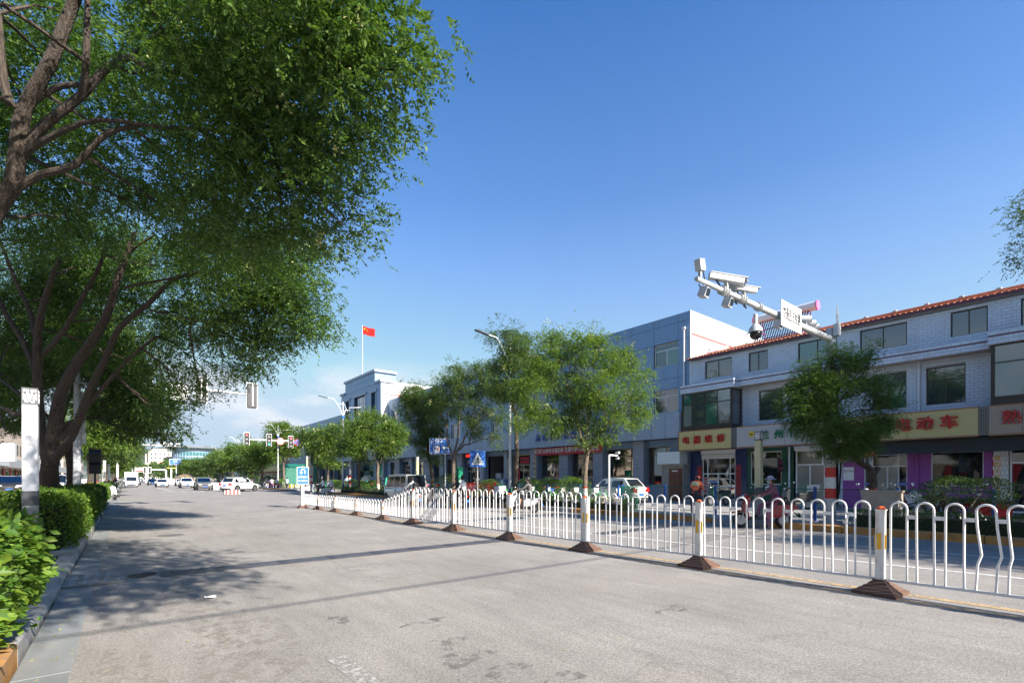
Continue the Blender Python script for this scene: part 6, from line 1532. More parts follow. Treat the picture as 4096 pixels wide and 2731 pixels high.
# --- buildings on the left side, seen at the left edge and mirrored in the shop windows
LB = [('beige_building', 'beige two storey shop building with white sign box at the left edge', 60, 118, 8.8, 'lbeige'), ('white_building', 'white shop building farther along the left side', 122, 175, 9.4, 'lwhite'), ('beige_building', 'distant beige building on the left side', 180, 260, 8.0, 'lbeige'), ('white_building', 'white building beside the viewpoint on the left', 22, 46, 9.5, 'lwhite'), ('beige_building', 'beige building opposite the shop building', -20, 18, 8.6, 'lbeige')]
for nm, lb, y0, y1, h, m_ in LB:
    t = simple_block(nm, lb, -27, -13.2, y0, y1, h, M[m_], M['conc'], floors=3 if h > 9 else 2, face='-x', shops=True, wm='glassS', wcol='bronze', ww=1.2, pitch=2.9)
    MB().box(-13.15, -12.2, y0 + .5, y1 - .5, 3.1, 4.3).build('sign_band', M['sgrey'], t, world=True)
    for k in range(int((y1 - y0) / 5)):
        MB().box(-13.14, -13.1, y0 + 1 + k * 5, y0 + 1.7 + k * 5, .2, 3.0).build('red_door', M['banner'], t, world=True)
lsb = thing('sign_box', 'blank white sign box sticking out over the pavement at the left edge', 'sign box', (-11.8, 62, 4)); 
p = on_y(25, 70, 1810); MB().box(p.x - .75, p.x + .6, 70, 71.2, p.z - .85, p.z + .95).build('box_body', M['signw'], lsb, world=True)
s5 = thing('shop_sign', 'silver fascia sign with red characters behind the light pillar', 'shop sign', (-12, 80, 3.6)); MB().box(-12.2, -12.0, 73, 92, 3.2, 4.9).build('board', M['wmetal'], s5, world=True)
for i, ch in enumerate('家常菜馆'): text('letter', ch, 1.1, M['sred'], s5, (-11.95, 75.5 + i * 2.0, 4.1), (R(90), 0, R(90)), .04, bold=.03)

# ------------------------------------------------------------ street furniture
def pillar(label, x, y, h=3.15, w=.22, body='lamp_panel', lit=True):
    t = thing('light_pillar', label, 'light pillar', (x, y, .1), group='square light pillars with fretwork tops')
    MB().box(-w / 2, w / 2, -w / 2, w / 2, -.1, h * .30).build('foot', M['conc'], t)
    MB().box(-w / 2 - .004, w / 2 + .004, -w / 2 - .004, w / 2 + .004, h * .301, h * .385).build('collar', mat('pillar_grey', (.085, .09, .10), .6, noise=.15, nscale=20), t)
    MB().box(-w / 2 + .002, w / 2 - .002, -w / 2 + .002, w / 2 - .002, h * .386, h * .899).build('lamp_shade', M[body] if body in M else MATS[body], t)
    hd = MB().box(-w / 2 - .004, w / 2 + .004, -w / 2 - .004, w / 2 + .004, h * .90, h).build('head', MATS['pillar_grey'], t)
    b = MB(); z0, z1 = h * .912, h * .988
    def seg(u0, u1, v0, v1):
        for s_ in (-1, 1):
            a0, a1 = -w / 2 + u0 * w, -w / 2 + u1 * w; l0, l1 = z0 + v0 * (z1 - z0), z0 + v1 * (z1 - z0)
            yy = sorted((s_ * (w / 2 + .004), s_ * (w / 2 + .008))); b.box(a0, a1, yy[0], yy[1], l0, l1); b.box(yy[0], yy[1], a0, a1, l0, l1)
    for u0, u1, v0, v1 in ((.08, .2, .86, 1), (.25, .45, .84, 1), (.55, .75, .84, 1), (.8, .92, .86, 1), (.3, .4, .5, .8), (.6, .7, .5, .8), (.08, .14, .2, .75), (.86, .92, .2, .75), (.14, .3, .48, .6), (.7, .86, .48, .6), (.2, .42, 0, .14), (.58, .8, 0, .14), (.2, .28, .14, .4), (.72, .8, .14, .4), (.44, .56, .1, .7), (.34, .44, .28, .4), (.56, .66, .28, .4)): seg(u0, u1, v0, v1)
    b.build('fretwork', M['signw'], hd)
    return t
mat('lamp_panel', (0.72, 0.73, 0.78), 0.35, noise=0.04, nscale=3, dirt=((0.5, 0.5, 0.52), 2, 0.3)); mat('lamp_panel_yellow', (0.50, 0.48, 0.30), 0.4, noise=0.05); mat('lamp_panel_cream', (0.72, 0.66, 0.52), 0.4, noise=0.04)
pillar('tall white light pillar with grey fretwork head in the hedge, nearest on the left', -1.44, 13.25, 3.25, .22)
p = on_x(418, -1.55); pillar('cream coloured light pillar far along the left hedge', p.x, p.y, 3.25, .22, 'lamp_panel_cream')
p = on_x(435, -1.5); pillar('second cream light pillar half hidden behind the other on the left', p.x, p.y, 3.25, .22, 'lamp_panel_cream')
p = on_x(3035, 16.95); pillar('greenish yellow light pillar in front of the noodle shop', p.x, p.y, 3.1, .2, 'lamp_panel_yellow')
p = on_x(1668, 18.4); pillar('yellowish light pillar behind the white van', p.x, p.y, 3.25, .22, 'lamp_panel_yellow')
p = on_x(1228, 19.4); pillar('grey light pillar at the corner behind the turn sign', p.x, p.y, 4.6, .22, 'pillar_grey' if False else 'lamp_panel_yellow')

def band_pole(name, h, r0, r1, m, parent, n=12, x=0, y=0):
    return MB().tube([(x, y, -.1), (x, y, h)], [r0, r1], n).build(name, m, parent, smooth=True)
M['polew'] = banded('pole_white_blue', [(0, (.02, .05, .28)), (1.0, (.6, .62, .66))], rough=.4, noise=.03)
M['polerw'] = banded('pole_red_white', [(0, (.4, .4, .42)), (.62, (.52, .52, .5)), (.95, (.55, .03, .02)), (1.28, (.7, .7, .68)), (1.62, (.55, .03, .02)), (1.95, (.42, .44, .47))], rough=.5, noise=.05)
def streetlamp(label, px, X, h=9.5, blue=True):
    b_ = on_x(px, X); t = thing('street_lamp', label, 'street lamp', (b_.x, b_.y, .1), group='white double arm street lamps with a blue foot')
    band_pole('pole', h - .4, .085, .05, M['polew'], t)
    MB().lathe([(.12, 0), (.14, .05), (.12, .3)], 12, (0, 0, h - 2.1)).build('collar', M['blue'], t)
    for s_, L, zt, nm in ((-1, 1.55, h - .15, 'long'), (1, 1.0, h - .9, 'short')):
        pts = [(0, 0, h - 2.0), (s_ * .25, 0, h - 1.2), (s_ * .7, 0, zt - .35), (s_ * L * .6, 0, zt - .08), (s_ * L, 0, zt)]
        ar = MB().tube(pts, [.035, .035, .032, .03, .026], 8).build('arm', M['wmetal'], t, smooth=True)
        MB().cbox((s_ * (L + .4), 0, zt + .02), (.85, .2, .05), Matrix.Rotation(R(-8 * s_), 3, 'Y')).build('lamp_head', M['black'] if s_ < 0 else M['galv'], t)
        MB().tube([(0, 0, h - .5), (s_ * .15, 0, h - .7), (s_ * .45, 0, zt - .5)], .02, 6).build('stay', M['wmetal'], t)
streetlamp('street lamp rising between the office trees, nearest on the right', 2040, 17.0, 9.5)
streetlamp('street lamp against the office tower on the right', 1372, 17.1, 9.6)
streetlamp('street lamp just past the junction above the white side-on car', 952, 17.1, 9.6)
streetlamp('street lamp further along, above the right row trees', 876, 17.6, 9.2)
streetlamp('street lamp before the blue direction sign', 762, 18, 9.2)
streetlamp('street lamp in the far distance near the beige block', 658, 17, 9.2)
p = on_x(1105, 19); streetlamp('street lamp in the trees past the junction by the brick building', 1112, 17.2, 9.4)

# traffic signals
def sig_head(parent, x, y, z, back=False, lit=None, w=.46, h=1.3, rz=0):
    """Three light signal head; front towards -Y, `back` turns it away."""
    s_ = 1 if back else -1
    t = MB().box(x - w / 2 - .05, x + w / 2 + .05, y - .012, y + .012, z - h / 2 - .05, z + h / 2 + .05).build('backboard', M['signw'], parent, world=True)
    a, b = sorted((y + s_ * .012, y + s_ * .15)) if not back else sorted((y - .14, y - .012))
    MB().box(x - w / 2, x + w / 2, min(y - .13, y - .012), y - .0125, z - h / 2, z + h / 2).build('housing', M['black'] if not back else mat('signal_back_grey', (.03, .033, .04), .5), t, world=True)
    if back:
        MB().box(x - .03, x + .03, y - .18, y - .13, z - h / 2 + .05, z + h / 2 - .05).build('bracket', M['galv'], t, world=True)
        MB().tube([(x - .15, y - .15, z + .1), (x - .18, y - .2, z + .3), (x - .1, y - .17, z + .55)], .012, 5).build('cable', M['black'], t, world=True)
        return t
    cols = [('red', 0), ('amber', 1), ('green', 2)]
    for nm, k in cols:
        zz = z + h / 2 - h / 6 - k * h / 3; on = lit == nm
        lm = mat('lamp_red_on', (.8, .03, .03), .4, emit=((1, .05, .04), 1.2)) if on and nm == 'red' else (mat('lamp_green_on', (.02, .7, .45), .4, emit=((.05, 1, .6), 1.0)) if on else mat('lamp_off', (.28, .29, .29), .35))
        MB().lathe([(.155, 0), (.12, -.03)], 16, (x, y - .135, zz), axis='Y').build('lens', mat('lamp_off', (.28, .29, .29), .35), t, world=True)
        if on:
            if nm == 'red': MB().prism([(x - .13, y - .172, zz), (x, y - .172, zz + .13), (x + .13, y - .172, zz), (x + .04, y - .172, zz), (x + .04, y - .172, zz - .13), (x - .04, y - .172, zz - .13), (x - .04, y - .172, zz)], (0, -.005, 0)).build('arrow', lm, t, world=True)
            else: MB().prism([(x - .14, y - .172, zz), (x, y - .172, zz + .12), (x, y - .172, zz + .04), (x + .14, y - .172, zz + .04), (x + .14, y - .172, zz - .04), (x, y - .172, zz - .04), (x, y - .172, zz - .12)], (0, -.005, 0)).build('arrow', lm, t, world=True)
        v = []; m_ = 8
        for i in range(m_ + 1):
            q = math.pi * i / m_; v += [(x + .17 * math.cos(q), y - .13, zz + .17 * math.sin(q)), (x + .17 * math.cos(q), y - .33, zz + .17 * math.sin(q) - .02)]
        MB().add(v, [(2 * i, 2 * i + 1, 2 * i + 3, 2 * i + 2) for i in range(m_)]).build('visor', M['black'], t, world=True, fix=False)
    return t
def disc(parent, x, y, z, r, m, name, th=.012): return MB().lathe([(r, 0), (r, th)], 28, (x, y, z), axis='Y').build(name, m, parent, world=True)
bA_ = on_x(309, -1.72); sm = thing('signal_mast', 'white signal mast on the left whose arm carries signal backs over the road', 'signal mast', (bA_.x, bA_.y, .1))
band_pole('pole', 6.7, .16, .125, M['polew'], sm)
tip = on_y(1010, bA_.y, 1578); MB().tube([(bA_.x, bA_.y, 6.0), ((bA_.x + tip.x) / 2, bA_.y, 6.25), (tip.x, bA_.y, 6.22)], [.11, .085, .05], 10).build('arm', M['galv'], sm, world=True, smooth=True)
MB().box(bA_.x + .03, bA_.x + .3, bA_.y + .1, bA_.y + .14, 3.2, 5.6).build('side_board', M['wmetal'], sm, world=True)
for px, py in ((1008, 1582), (805, 1560), (585, 1537)):
    p = on_y(px, bA_.y - .13, py); sig_head(sm, p.x, p.y, p.z, back=True)
for px, py, r in ((488, 1540, .5), (712, 1563, .5)):
    p = on_y(px, bA_.y - .13, py); d_ = disc(sm, p.x, p.y, p.z, r, M['wmetal'], 'round_sign_back'); MB().box(p.x - r, p.x + r, p.y - .05, p.y - .001, p.z - .04, p.z + .04).build('rail', M['galv'], d_, world=True)
MB().box(bA_.x + .155, bA_.x + .17, bA_.y - .08, bA_.y + .08, 2.6, 2.95).build('sticker', M['blue'], sm, world=True)
# far mast with arrows, speed limit and no stopping
Yf = 60.0; fm = on_y(1246, Yf); ms = thing('signal_mast', 'far right signal mast with arrow signals, a 50 speed sign and a no stopping sign', 'signal mast', (fm.x, Yf, .1))
MB().tube([(fm.x, Yf, .1), (fm.x, Yf, 6.9)], [.17, .13], 12).build('pole', M['polerw'], ms, world=True, smooth=True)
tp_ = on_y(985, Yf, 1756); MB().tube([(fm.x, Yf, 5.9), (tp_.x, Yf, tp_.z)], [.12, .06], 10).build('arm', M['wmetal'], ms, world=True, smooth=True)
for px, py, l_ in ((987, 1754, 'red'), (1076, 1760, 'green'), (1163, 1767, 'red')):
    p = on_y(px, Yf - .1, py); sig_head(ms, p.x, p.y, p.z, lit=l_)
p = on_y(1122, Yf - .1, 1764); d_ = disc(ms, p.x, p.y, p.z, .42, M['red'], 'speed_sign'); disc(d_, p.x, p.y - .008, p.z, .34, M['signw'], 'sign_face'); text('numerals', '50', .42, M['letterk'], d_, (p.x, p.y - .012, p.z), FACE_S, .002, bold=.006)
p = on_y(1190, Yf - .1, 1769); d_ = disc(ms, p.x, p.y, p.z, .40, M['red'], 'no_stopping_sign'); disc(d_, p.x, p.y - .008, p.z, .33, mat('sign_blue2', (.02, .16, .55), .4), 'sign_face')
for a in (45, -45): MB().cbox((p.x, p.y - .012, p.z), (.68, .006, .06), Matrix.Rotation(R(a), 3, 'Y')).build('cross_bar', M['red'], d_, world=True)
# pole with led panel and dome camera beside it
p = on_x(1249, 19.2); lp = thing('camera_post', 'rusty white post with dome camera and tall dark display panel', 'camera post', (p.x, p.y, .1))
MB().tube([(0, 0, 0), (0, 0, 6.0)], [.09, .07], 10).build('pole', M['wmetal'], lp, smooth=True); MB().tube([(0, 0, 5.9), (-1.4, 0, 5.95)], .035, 8).build('arm', M['wmetal'], lp)
MB().lathe([(.05, .3), (.16, .15), (.17, 0), (.1, -.15), (.02, -.2)], 12, (-1.2, 0, 5.4)).build('dome_camera', M['signw'], lp, smooth=True); MB().box(-.5, -.12, -.08, .08, 2.6, 5.3).build('display_panel', M['black'], lp)
M['cam'] = mat('camera_housing_grey', (.47, .48, .49), .45, noise=.08, nscale=9, dirt=((.25, .24, .22), 4, .4))
# near right: banded pole with camera arm
Yp = 5.67; pr = on_y(3322, Yp); cm = thing('camera_mast', 'thick grey mast with red and white bands carrying a long arm of traffic cameras', 'camera mast', (pr.x, Yp, .1))
px0 = pr.x
MB().tube([(px0, Yp, .05), (px0, Yp, 6.35)], [.16, .13], 14).build('pole', M['polerw'], cm, world=True, smooth=True)
MB().tube([(px0, Yp, .0), (px0, Yp, .25)], [.35, .32], 14).build('footing', M['conc'], cm, world=True)
ztip = on_y(2782, Yp, 1113)
def armp(px): 
    q = on_y(px, Yp); f = (px0 - q.x) / (px0 - ztip.x); return Vector((q.x, Yp, 6.0 + (ztip.z - 6.0) * f))
MB().tube([armp(3322), armp(3100), armp(2785)], [.11, .08, .05], 12).build('arm', M['cam'], cm, world=True, smooth=True)
def ring(px, n=1):
    a = armp(px); b = MB()
    for i in range(n): b.tube([(a.x + i * .09, Yp, a.z), (a.x + i * .09 + .04, Yp, a.z)], .105, 12)
    b.build('clamp', M['galv'], cm, world=True)
def box_cam(label_, px, dz, L, s_, yaw, pitch, facing=1):
    a = armp(px); c = a + Vector((0, 0, dz)); rot = Matrix.Rotation(R(yaw), 3, 'Z') @ Matrix.Rotation(R(pitch), 3, 'X')
    t = MB(); t.cbox(c, (s_, L, s_ * .9), rot); t.cbox(c + rot @ Vector((0, -.04, s_ * .5)), (s_ * 1.15, L * 1.08, .02), rot); o = t.build('box_camera', M['cam'], cm, world=True)
    MB().cbox(c + rot @ Vector((0, -L / 2 - .004, 0)), (s_ * .7, .008, s_ * .6), rot).build('lens', M['black'], o, world=True)
    MB().cbox(a + Vector((0, 0, dz / 2)), (.08, .08, abs(dz) * .9)).build('bracket', M['galv'], o, world=True)
    MB().tube([c + rot @ Vector((0, L * .3, -s_ * .4)), a + Vector((.18, .15, .12)), a + Vector((.12, 0, -.16)), a + Vector((-.05, -.02, -.14))], .02, 6).build('cable', M['black'], o, world=True)
box_cam('a', 2905, .32, .8, .15, 50, 10); box_cam('b', 2938, .27, .45, .14, 15, 10); box_cam('c', 2975, .28, .62, .13, 50, 10)
for px, sz in ((2800, .24), ):
    a = armp(px); o = MB().cbox(a + Vector((0, 0, .33)), (.2, .14, .24), Matrix.Rotation(R(-12), 3, 'Y')).build('flash_unit', M['cam'], cm, world=True); MB().cbox(a + Vector((0, 0, .14)), (.06, .06, .2)).build('bracket', M['galv'], o, world=True)
    MB().tube([a + Vector((.1, 0, .3)), a + Vector((.2, 0, .05)), a + Vector((.1, 0, -.22)), a + Vector((-.05, 0, -.1))], .015, 6).build('cable', M['black'], o, world=True)
for px in (2808, 2903, 3105):
    a = armp(px); o = MB().cbox(a + Vector((0, -.05, -.26)), (.17, .18, .2), Matrix.Rotation(R(18), 3, 'X') @ Matrix.Rotation(R(10), 3, 'Y')).build('flash_unit', M['cam'], cm, world=True); MB().cbox(a + Vector((0, -.15, -.28)), (.12, .012, .14), Matrix.Rotation(R(18), 3, 'X')).build('lens', M['glass'], o, world=True)
for px in (2885, 2895, 2955, 2965, 3028, 3110): ring(px, 2)
a = armp(3022); o = MB().lathe([(.02, .42), (.05, .4), (.05, .16), (.15, .05), (.165, -.05)], 16, tuple(a + Vector((0, 0, -.62)))).build('dome_camera', M['cam'], cm, world=True, smooth=True); MB().ball(a + Vector((0, 0, -.72)), .14, 14, 10).build('dome', mat('dome_black', (.01, .01, .012), .1), o, world=True, smooth=True)
for k, px in enumerate((3236, 3254, 3268)):
    a = armp(px) + Vector((0, .15, .35 - .06 * k)); o = MB().tube([a + Vector((-.2, .25, .03)), a + Vector((.12, -.15, -.02))], .11, 14).build('flash_lamp', M['cam'], cm, world=True, smooth=True); MB().tube([a + Vector((.121, -.151, -.02)), a + Vector((.13, -.163, -.02))], .09, 14).build('lens', M['black'], o, world=True)
    MB().cbox(a + Vector((0, -.06, -.2)), (.06, .06, .26)).build('bracket', M['galv'], o, world=True)
Ys_ = Yp - .16; c0, c1 = on_y(3124, Ys_, 1315), on_y(3204, Ys_, 1300)
xa, xb = c0.x, on_y(3204, Ys_).x; zc = armp(3160).z
sgn = MB().box(xa, xb, Ys_ - .012, Ys_ + .012, zc - .34, zc + .34).build('traffic_notice', M['signw'], cm, world=True)
b = MB(); e_ = .035
for (x0, x1, z0, z1) in ((xa + e_, xb - e_, zc + .29, zc + .305), (xa + e_, xb - e_, zc - .305, zc - .29), (xa + e_, xa + e_ + .015, zc - .29, zc + .29), (xb - e_ - .015, xb - e_, zc - .29, zc + .29)): b.box(x0, x1, Ys_ - .016, Ys_ - .012, z0, z1)
b.build('border', M['letterk'], sgn, world=True); text('lettering', '交通违法检测', .36, M['letterk'], sgn, ((xa + xb) / 2, Ys_ - .014, zc), FACE_S, .002, bold=.006, sx=(xb - xa) * .86 / (6 * .36))
MB().cbox((px0 - .05, Yp - .2, 6.25), (.22, .14, .36)).build('radio_box', M['cam'], cm, world=True)
for k in range(3): MB().tube([(px0 - .1 + k * .07, Yp - .2, 6.4), (px0 - .1 + k * .07, Yp - .2, 6.85 + .25 * (k == 1))], .012, 5).build('antenna', M['cam'], cm, world=True)
MB().box(px0 + .12, px0 + .5, Yp - .35, Yp - .1, 2.1, 2.6).build('control_box', mat('old_cream_box', (.42, .40, .33), .5, noise=.15, dirt=((.2, .1, .05), 6, .6)), cm, world=True)
MB().box(px0 + .22, px0 + .42, Yp - .354, Yp - .35, 2.2, 2.5).build('box_notice', M['signw'], cm, world=True)
MB().box(px0 + .1, px0 + .4, Yp - .1, Yp + .2, 3.6, 3.95).build('junction_box', M['acw'], cm, world=True)
for z_ in (3.65, 3.9, 4.3, 2.2): MB().tube([(px0, Yp, z_), (px0, Yp, z_ + .03)], .165, 14).build('strap', M['black'], cm, world=True)
MB().tube([(px0 + .3, Yp - .2, 2.1), (px0 + .28, Yp - .15, 1.2), (px0 + .2, Yp - .1, .7)], .03, 6).build('conduit', M['black'], cm, world=True)

# signs
def post_sign(name, label, cat, px, X, h, m=M['galv'], r=.04, z=.12): 
    p = on_x(px, X); t = thing(name, label, cat, (p.x, p.y, z)); MB().tube([(0, 0, 0), (0, 0, h)], r, 8).build('post', m, t, smooth=True); return t, p
ut = thing('turn_sign', 'blue u-turn sign on a white post at the end of the railing', 'traffic sign', (7.42, 27.25, 0))
MB().box(-.07, .07, -.07, .07, 0, 1.35).build('post', M['white'], ut); bd = MB().box(-.30, .30, -.1, -.07, 1.28, 2.2).build('board', M['signw'], ut); MB().box(-.28, .28, -.106, -.1, 1.3, 2.18).build('face', M['blue'], bd)
MB().tube([(.09, -.11, 1.85), (.09, -.11, 2.0), (.05, -.11, 2.07), (0, -.11, 2.09), (-.05, -.11, 2.07), (-.09, -.11, 2.0), (-.09, -.11, 1.92)], .025, 6).build('arrow', M['letterw'], bd); MB().prism([(-.17, -.115, 1.93), (-.01, -.115, 1.93), (-.09, -.115, 1.82)], (0, .006, 0)).build('arrow_head', M['letterw'], bd)
text('lettering', '左侧直行', .125, M['letterw'], bd, (0, -.108, 1.67), FACE_S, .002); bd.location = (0, 0, 0); text('lettering', '允许掉头', .125, M['letterw'], bd, (0, -.108, 1.47), FACE_S, .002)
for o in bd.children:
    if o.name.startswith('lettering'): o.location = (0, -.11, 1.67 if o.name == 'lettering' or '.' not in o.name else o.location.z)
_l = [o for o in bd.children if o.name.startswith('lettering')]; _l[0].location = (0, -.11, 1.66); _l[1].location = (0, -.11, 1.46)
MB().lathe([(.05, 0), (.04, .05)], 10, (0, 0, 2.2)).build('cap', M['orange'], ut)
b5 = fence_base(7.42, 27.25, 0, .85)
pz, pp = post_sign('crossing_sign', 'blue square pedestrian crossing sign with a white triangle', 'traffic sign', 1910, 17.3, 3.25)
rot = -R(18); bd = MB().box(-.5, .5, -.05, -.03, 2.2, 3.2).build('board', M['blue'], pz); bd.rotation_euler = (0, 0, rot)
MB().prism([(-.42, -.052, 2.33), (.42, -.052, 2.33), (0, -.052, 3.08)], (0, -.004, 0)).build('triangle', M['signw'], bd)
g = MB(); g.ball((.02, -.06, 2.8), .035, 8, 6, sc_=(1, .3, 1)); g.prism([(-.03, -.058, 2.74), (.05, -.058, 2.75), (.06, -.058, 2.6), (.13, -.058, 2.47), (.09, -.058, 2.44), (.02, -.058, 2.56), (-.05, -.058, 2.42), (-.1, -.058, 2.45), (-.02, -.058, 2.6)], (0, -.004, 0)); g.prism([(-.03, -.058, 2.72), (-.13, -.058, 2.62), (-.15, -.058, 2.64), (-.03, -.058, 2.76)], (0, -.004, 0)); g.prism([(.04, -.058, 2.73), (.12, -.058, 2.64), (.14, -.058, 2.67), (.05, -.058, 2.76)], (0, -.004, 0))
for k in range(6): g.prism([(-.3 + k * .105, -.058, 2.46), (-.26 + k * .105, -.058, 2.46), (-.22 + k * .105, -.058, 2.37), (-.26 + k * .105, -.058, 2.37)], (0, -.003, 0))
g.build('walking_figure', M['letterk'], bd)
pz, pp = post_sign('toilet_sign', 'blue public toilet direction sign with white lettering', 'sign', 1781, 17.6, 4.4, M['polew'], .05)
bd = MB().box(-1.15, .35, -.06, -.03, 3.2, 4.25).build('board', M['signw'], pz); bd.rotation_euler = (0, 0, -R(14)); MB().box(-1.12, .32, -.066, -.06, 3.23, 4.22).build('face', M['blue'], bd)
def tx(body, size, x, z, m='letterw', y=-.07, parent=bd, bold=0): 
    o = text('lettering', body, size, M[m], parent, (0, 0, 0), FACE_S, .002, bold=bold); o.location = (x, y, z); return o
tx('公共厕所', .24, -.62, 4.05); tx('PUBLIC TOILET', .11, -.66, 3.86); tx('100米', .17, .05, 3.35)
MB().prism([(-.3, -.07, 3.62), (-.1, -.07, 3.8), (-.1, -.07, 3.68), (.22, -.07, 3.68), (.22, -.07, 3.56), (-.1, -.07, 3.56), (-.1, -.07, 3.44)], (0, -.003, 0)).build('arrow', M['letterw'], bd)
MB().box(-.9, -.42, -.072, -.066, 3.3, 3.72).build('pictogram_panel', M['signw'], bd)
for x, c_ in ((-.78, 'blue'), (-.54, 'red')): g = MB(); g.ball((x, -.075, 3.65), .035, 8, 5, sc_=(1, .2, 1)); g.box(x - .05, x + .05, -.078, -.073, 3.45, 3.6); g.box(x - .04, x - .01, -.078, -.073, 3.33, 3.45); g.box(x + .01, x + .04, -.078, -.073, 3.33, 3.45); g.build('pictogram', M[c_], bd)
pz, pp = post_sign('direction_sign', 'large blue overhead road direction sign in the distance', 'road sign', 705, 14.0, 7.6, M['wmetal'], .15, 0)
dd_ = pp.y; a, b_ = on_y(677, dd_, 1858), on_y(732, dd_, 1836); bd = MB().box(a.x, b_.x, dd_ - .3, dd_ - .2, a.z, b_.z).build('board', M['signw'], pz, world=True); MB().box(a.x + .1, b_.x - .1, dd_ - .33, dd_ - .3, a.z + .1, b_.z - .1).build('face', mat('sign_blue3', (.03, .14, .5), .5), bd, world=True)
hh = b_.z - a.z; ww = b_.x - a.x
for body, fx, fz, s_ in (('辽阳街', .42, .8, .2), ('滨河路', .42, .52, .2), ('万寿宫', .78, .52, .2)): text('lettering', body, hh * s_, M['letterw'], bd, (a.x + ww * fx, dd_ - .34, a.z + hh * fz), FACE_S, .01)
MB().box(a.x + ww * .3, a.x + ww * .7, dd_ - .35, dd_ - .335, a.z + hh * .18, a.z + hh * .22).build('arrow', M['letterw'], bd, world=True)
for px, X, lb in ((1399, 17.9, 'grey sign pole with red and white bands behind the light blue scooter'), ):
    pz, pp = post_sign('banded_pole', lb, 'pole', px, X, 5.5, M['polerw'], .12)
# pedestrian signals
for px, py, X, lb in ((1630, 1880, 18.0, 'black pedestrian signal seen edge-on above the white van'), (380, 1845, -1.2, 'black pedestrian signal hanging beside the left tree trunk')):
    p = on_x(px, X, py); t = thing('pedestrian_signal', lb, 'pedestrian signal', (p.x, p.y, .1)); k = 1.0 if X > 0 else 1.5
    MB().tube([(0, 0, 0), (0, 0, p.z - .5)], .05, 8).build('post', M['black'], t); MB().box(-.16 * k, .16 * k, -.12 * k, .12 * k, p.z - .1 - .42 * k, p.z - .1 + .42 * k).build('housing', M['black'], t)
    for s_ in (-.2, .2): MB().prism([(-.14 * k, -.12 * k, p.z - .1 + (s_ + .16) * k), (.14 * k, -.12 * k, p.z - .1 + (s_ + .16) * k), (.14 * k, -.32 * k, p.z - .1 + (s_ + .06) * k), (-.14 * k, -.32 * k, p.z - .1 + (s_ + .06) * k)], (0, 0, .02)).build('visor', M['black'], t)
# far gantries
def gantry(name, label, Y, px0, px1, py, r, m, extra=None):
    a, b = on_y(px0, Y, py), on_y(px1, Y, py); t = thing(name, label, 'gantry', (a.x, Y, 0)); zz = (a.z + b.z) / 2
    MB().tube([(a.x, Y, zz), (b.x, Y, zz)], r, 8).build('beam', m, t, world=True); return t, a.x, b.x, zz
gt, xa, xb, zz = gantry('camera_gantry', 'long white camera arm with three domes far over the road', 105, 470, 716, 1779, .14, M['signw'])
MB().tube([(xa, 105, 0), (xa, 105, zz)], .16, 8).build('pole', M['wmetal'], gt, world=True)
for px in (652, 665, 682, 711):
    q = on_y(px, 105); MB().ball((q.x, 105, zz + .35), .28, 8, 6).build('dome_camera', M['signw'], gt, world=True); MB().box(q.x - .25, q.x + .25, 104.8, 105.2, zz + .01, zz + .2).build('bracket', M['black'], gt, world=True)
MB().tube([on_y(655, 105, 1782), on_y(664, 105, 1786), on_y(675, 105, 1781)], .05, 5).build('cable', M['black'], gt, world=True)
gt, xa, xb, zz = gantry('signal_gantry', 'distant white signal gantry spanning the road with notice boards', 175, 470, 664, 1878, .18, M['wmetal'])
MB().tube([(xb, 175, 0), (xb, 175, zz)], .22, 8).build('pole', M['wmetal'], gt, world=True)
for px in (490, 512, 535, 579, 599): q = on_y(px, 175); MB().box(q.x - .35, q.x + .35, 174.6, 174.8, zz - 1.0, zz + .8).build('signal', M['signw'], gt, world=True); MB().box(q.x - .25, q.x + .25, 174.55, 174.6, zz - .9, zz + .7).build('signal_face', M['black'], gt, world=True)
a, b_ = on_y(500, 215, 1884), on_y(580, 215, 1869); fb = thing('footbridge', 'distant pale footbridge with banner crossing the road', 'footbridge', ((a.x + b_.x) / 2, 215, 0))
MB().box(a.x - 6, b_.x + 1, 215, 218, a.z - .2, b_.z).build('deck', M['lwhite'], fb, world=True); MB().box(a.x - 6, a.x - 5, 215, 218, 0, a.z - .2).build('pier', M['conc'], fb, world=True); MB().box(b_.x, b_.x + 1, 215, 218, 0, a.z - .2).build('pier', M['conc'], fb, world=True)
MB().box(a.x, b_.x, 214.9, 215, a.z, a.z + .9).build('banner_strip', M['red'], fb, world=True)
p = at_d(685, 130, 1870); ll = thing('ornamental_lamp', 'ornamental lantern post with gold arms in the distance', 'lamp', (p.x, p.y, 0)); MB().tube([(0, 0, 0), (0, 0, p.z)], .18, 8).build('post', M['signw'], ll); MB().box(-1.0, 1.0, -.12, .12, p.z - .2, p.z).build('arm', M['gold'], ll)

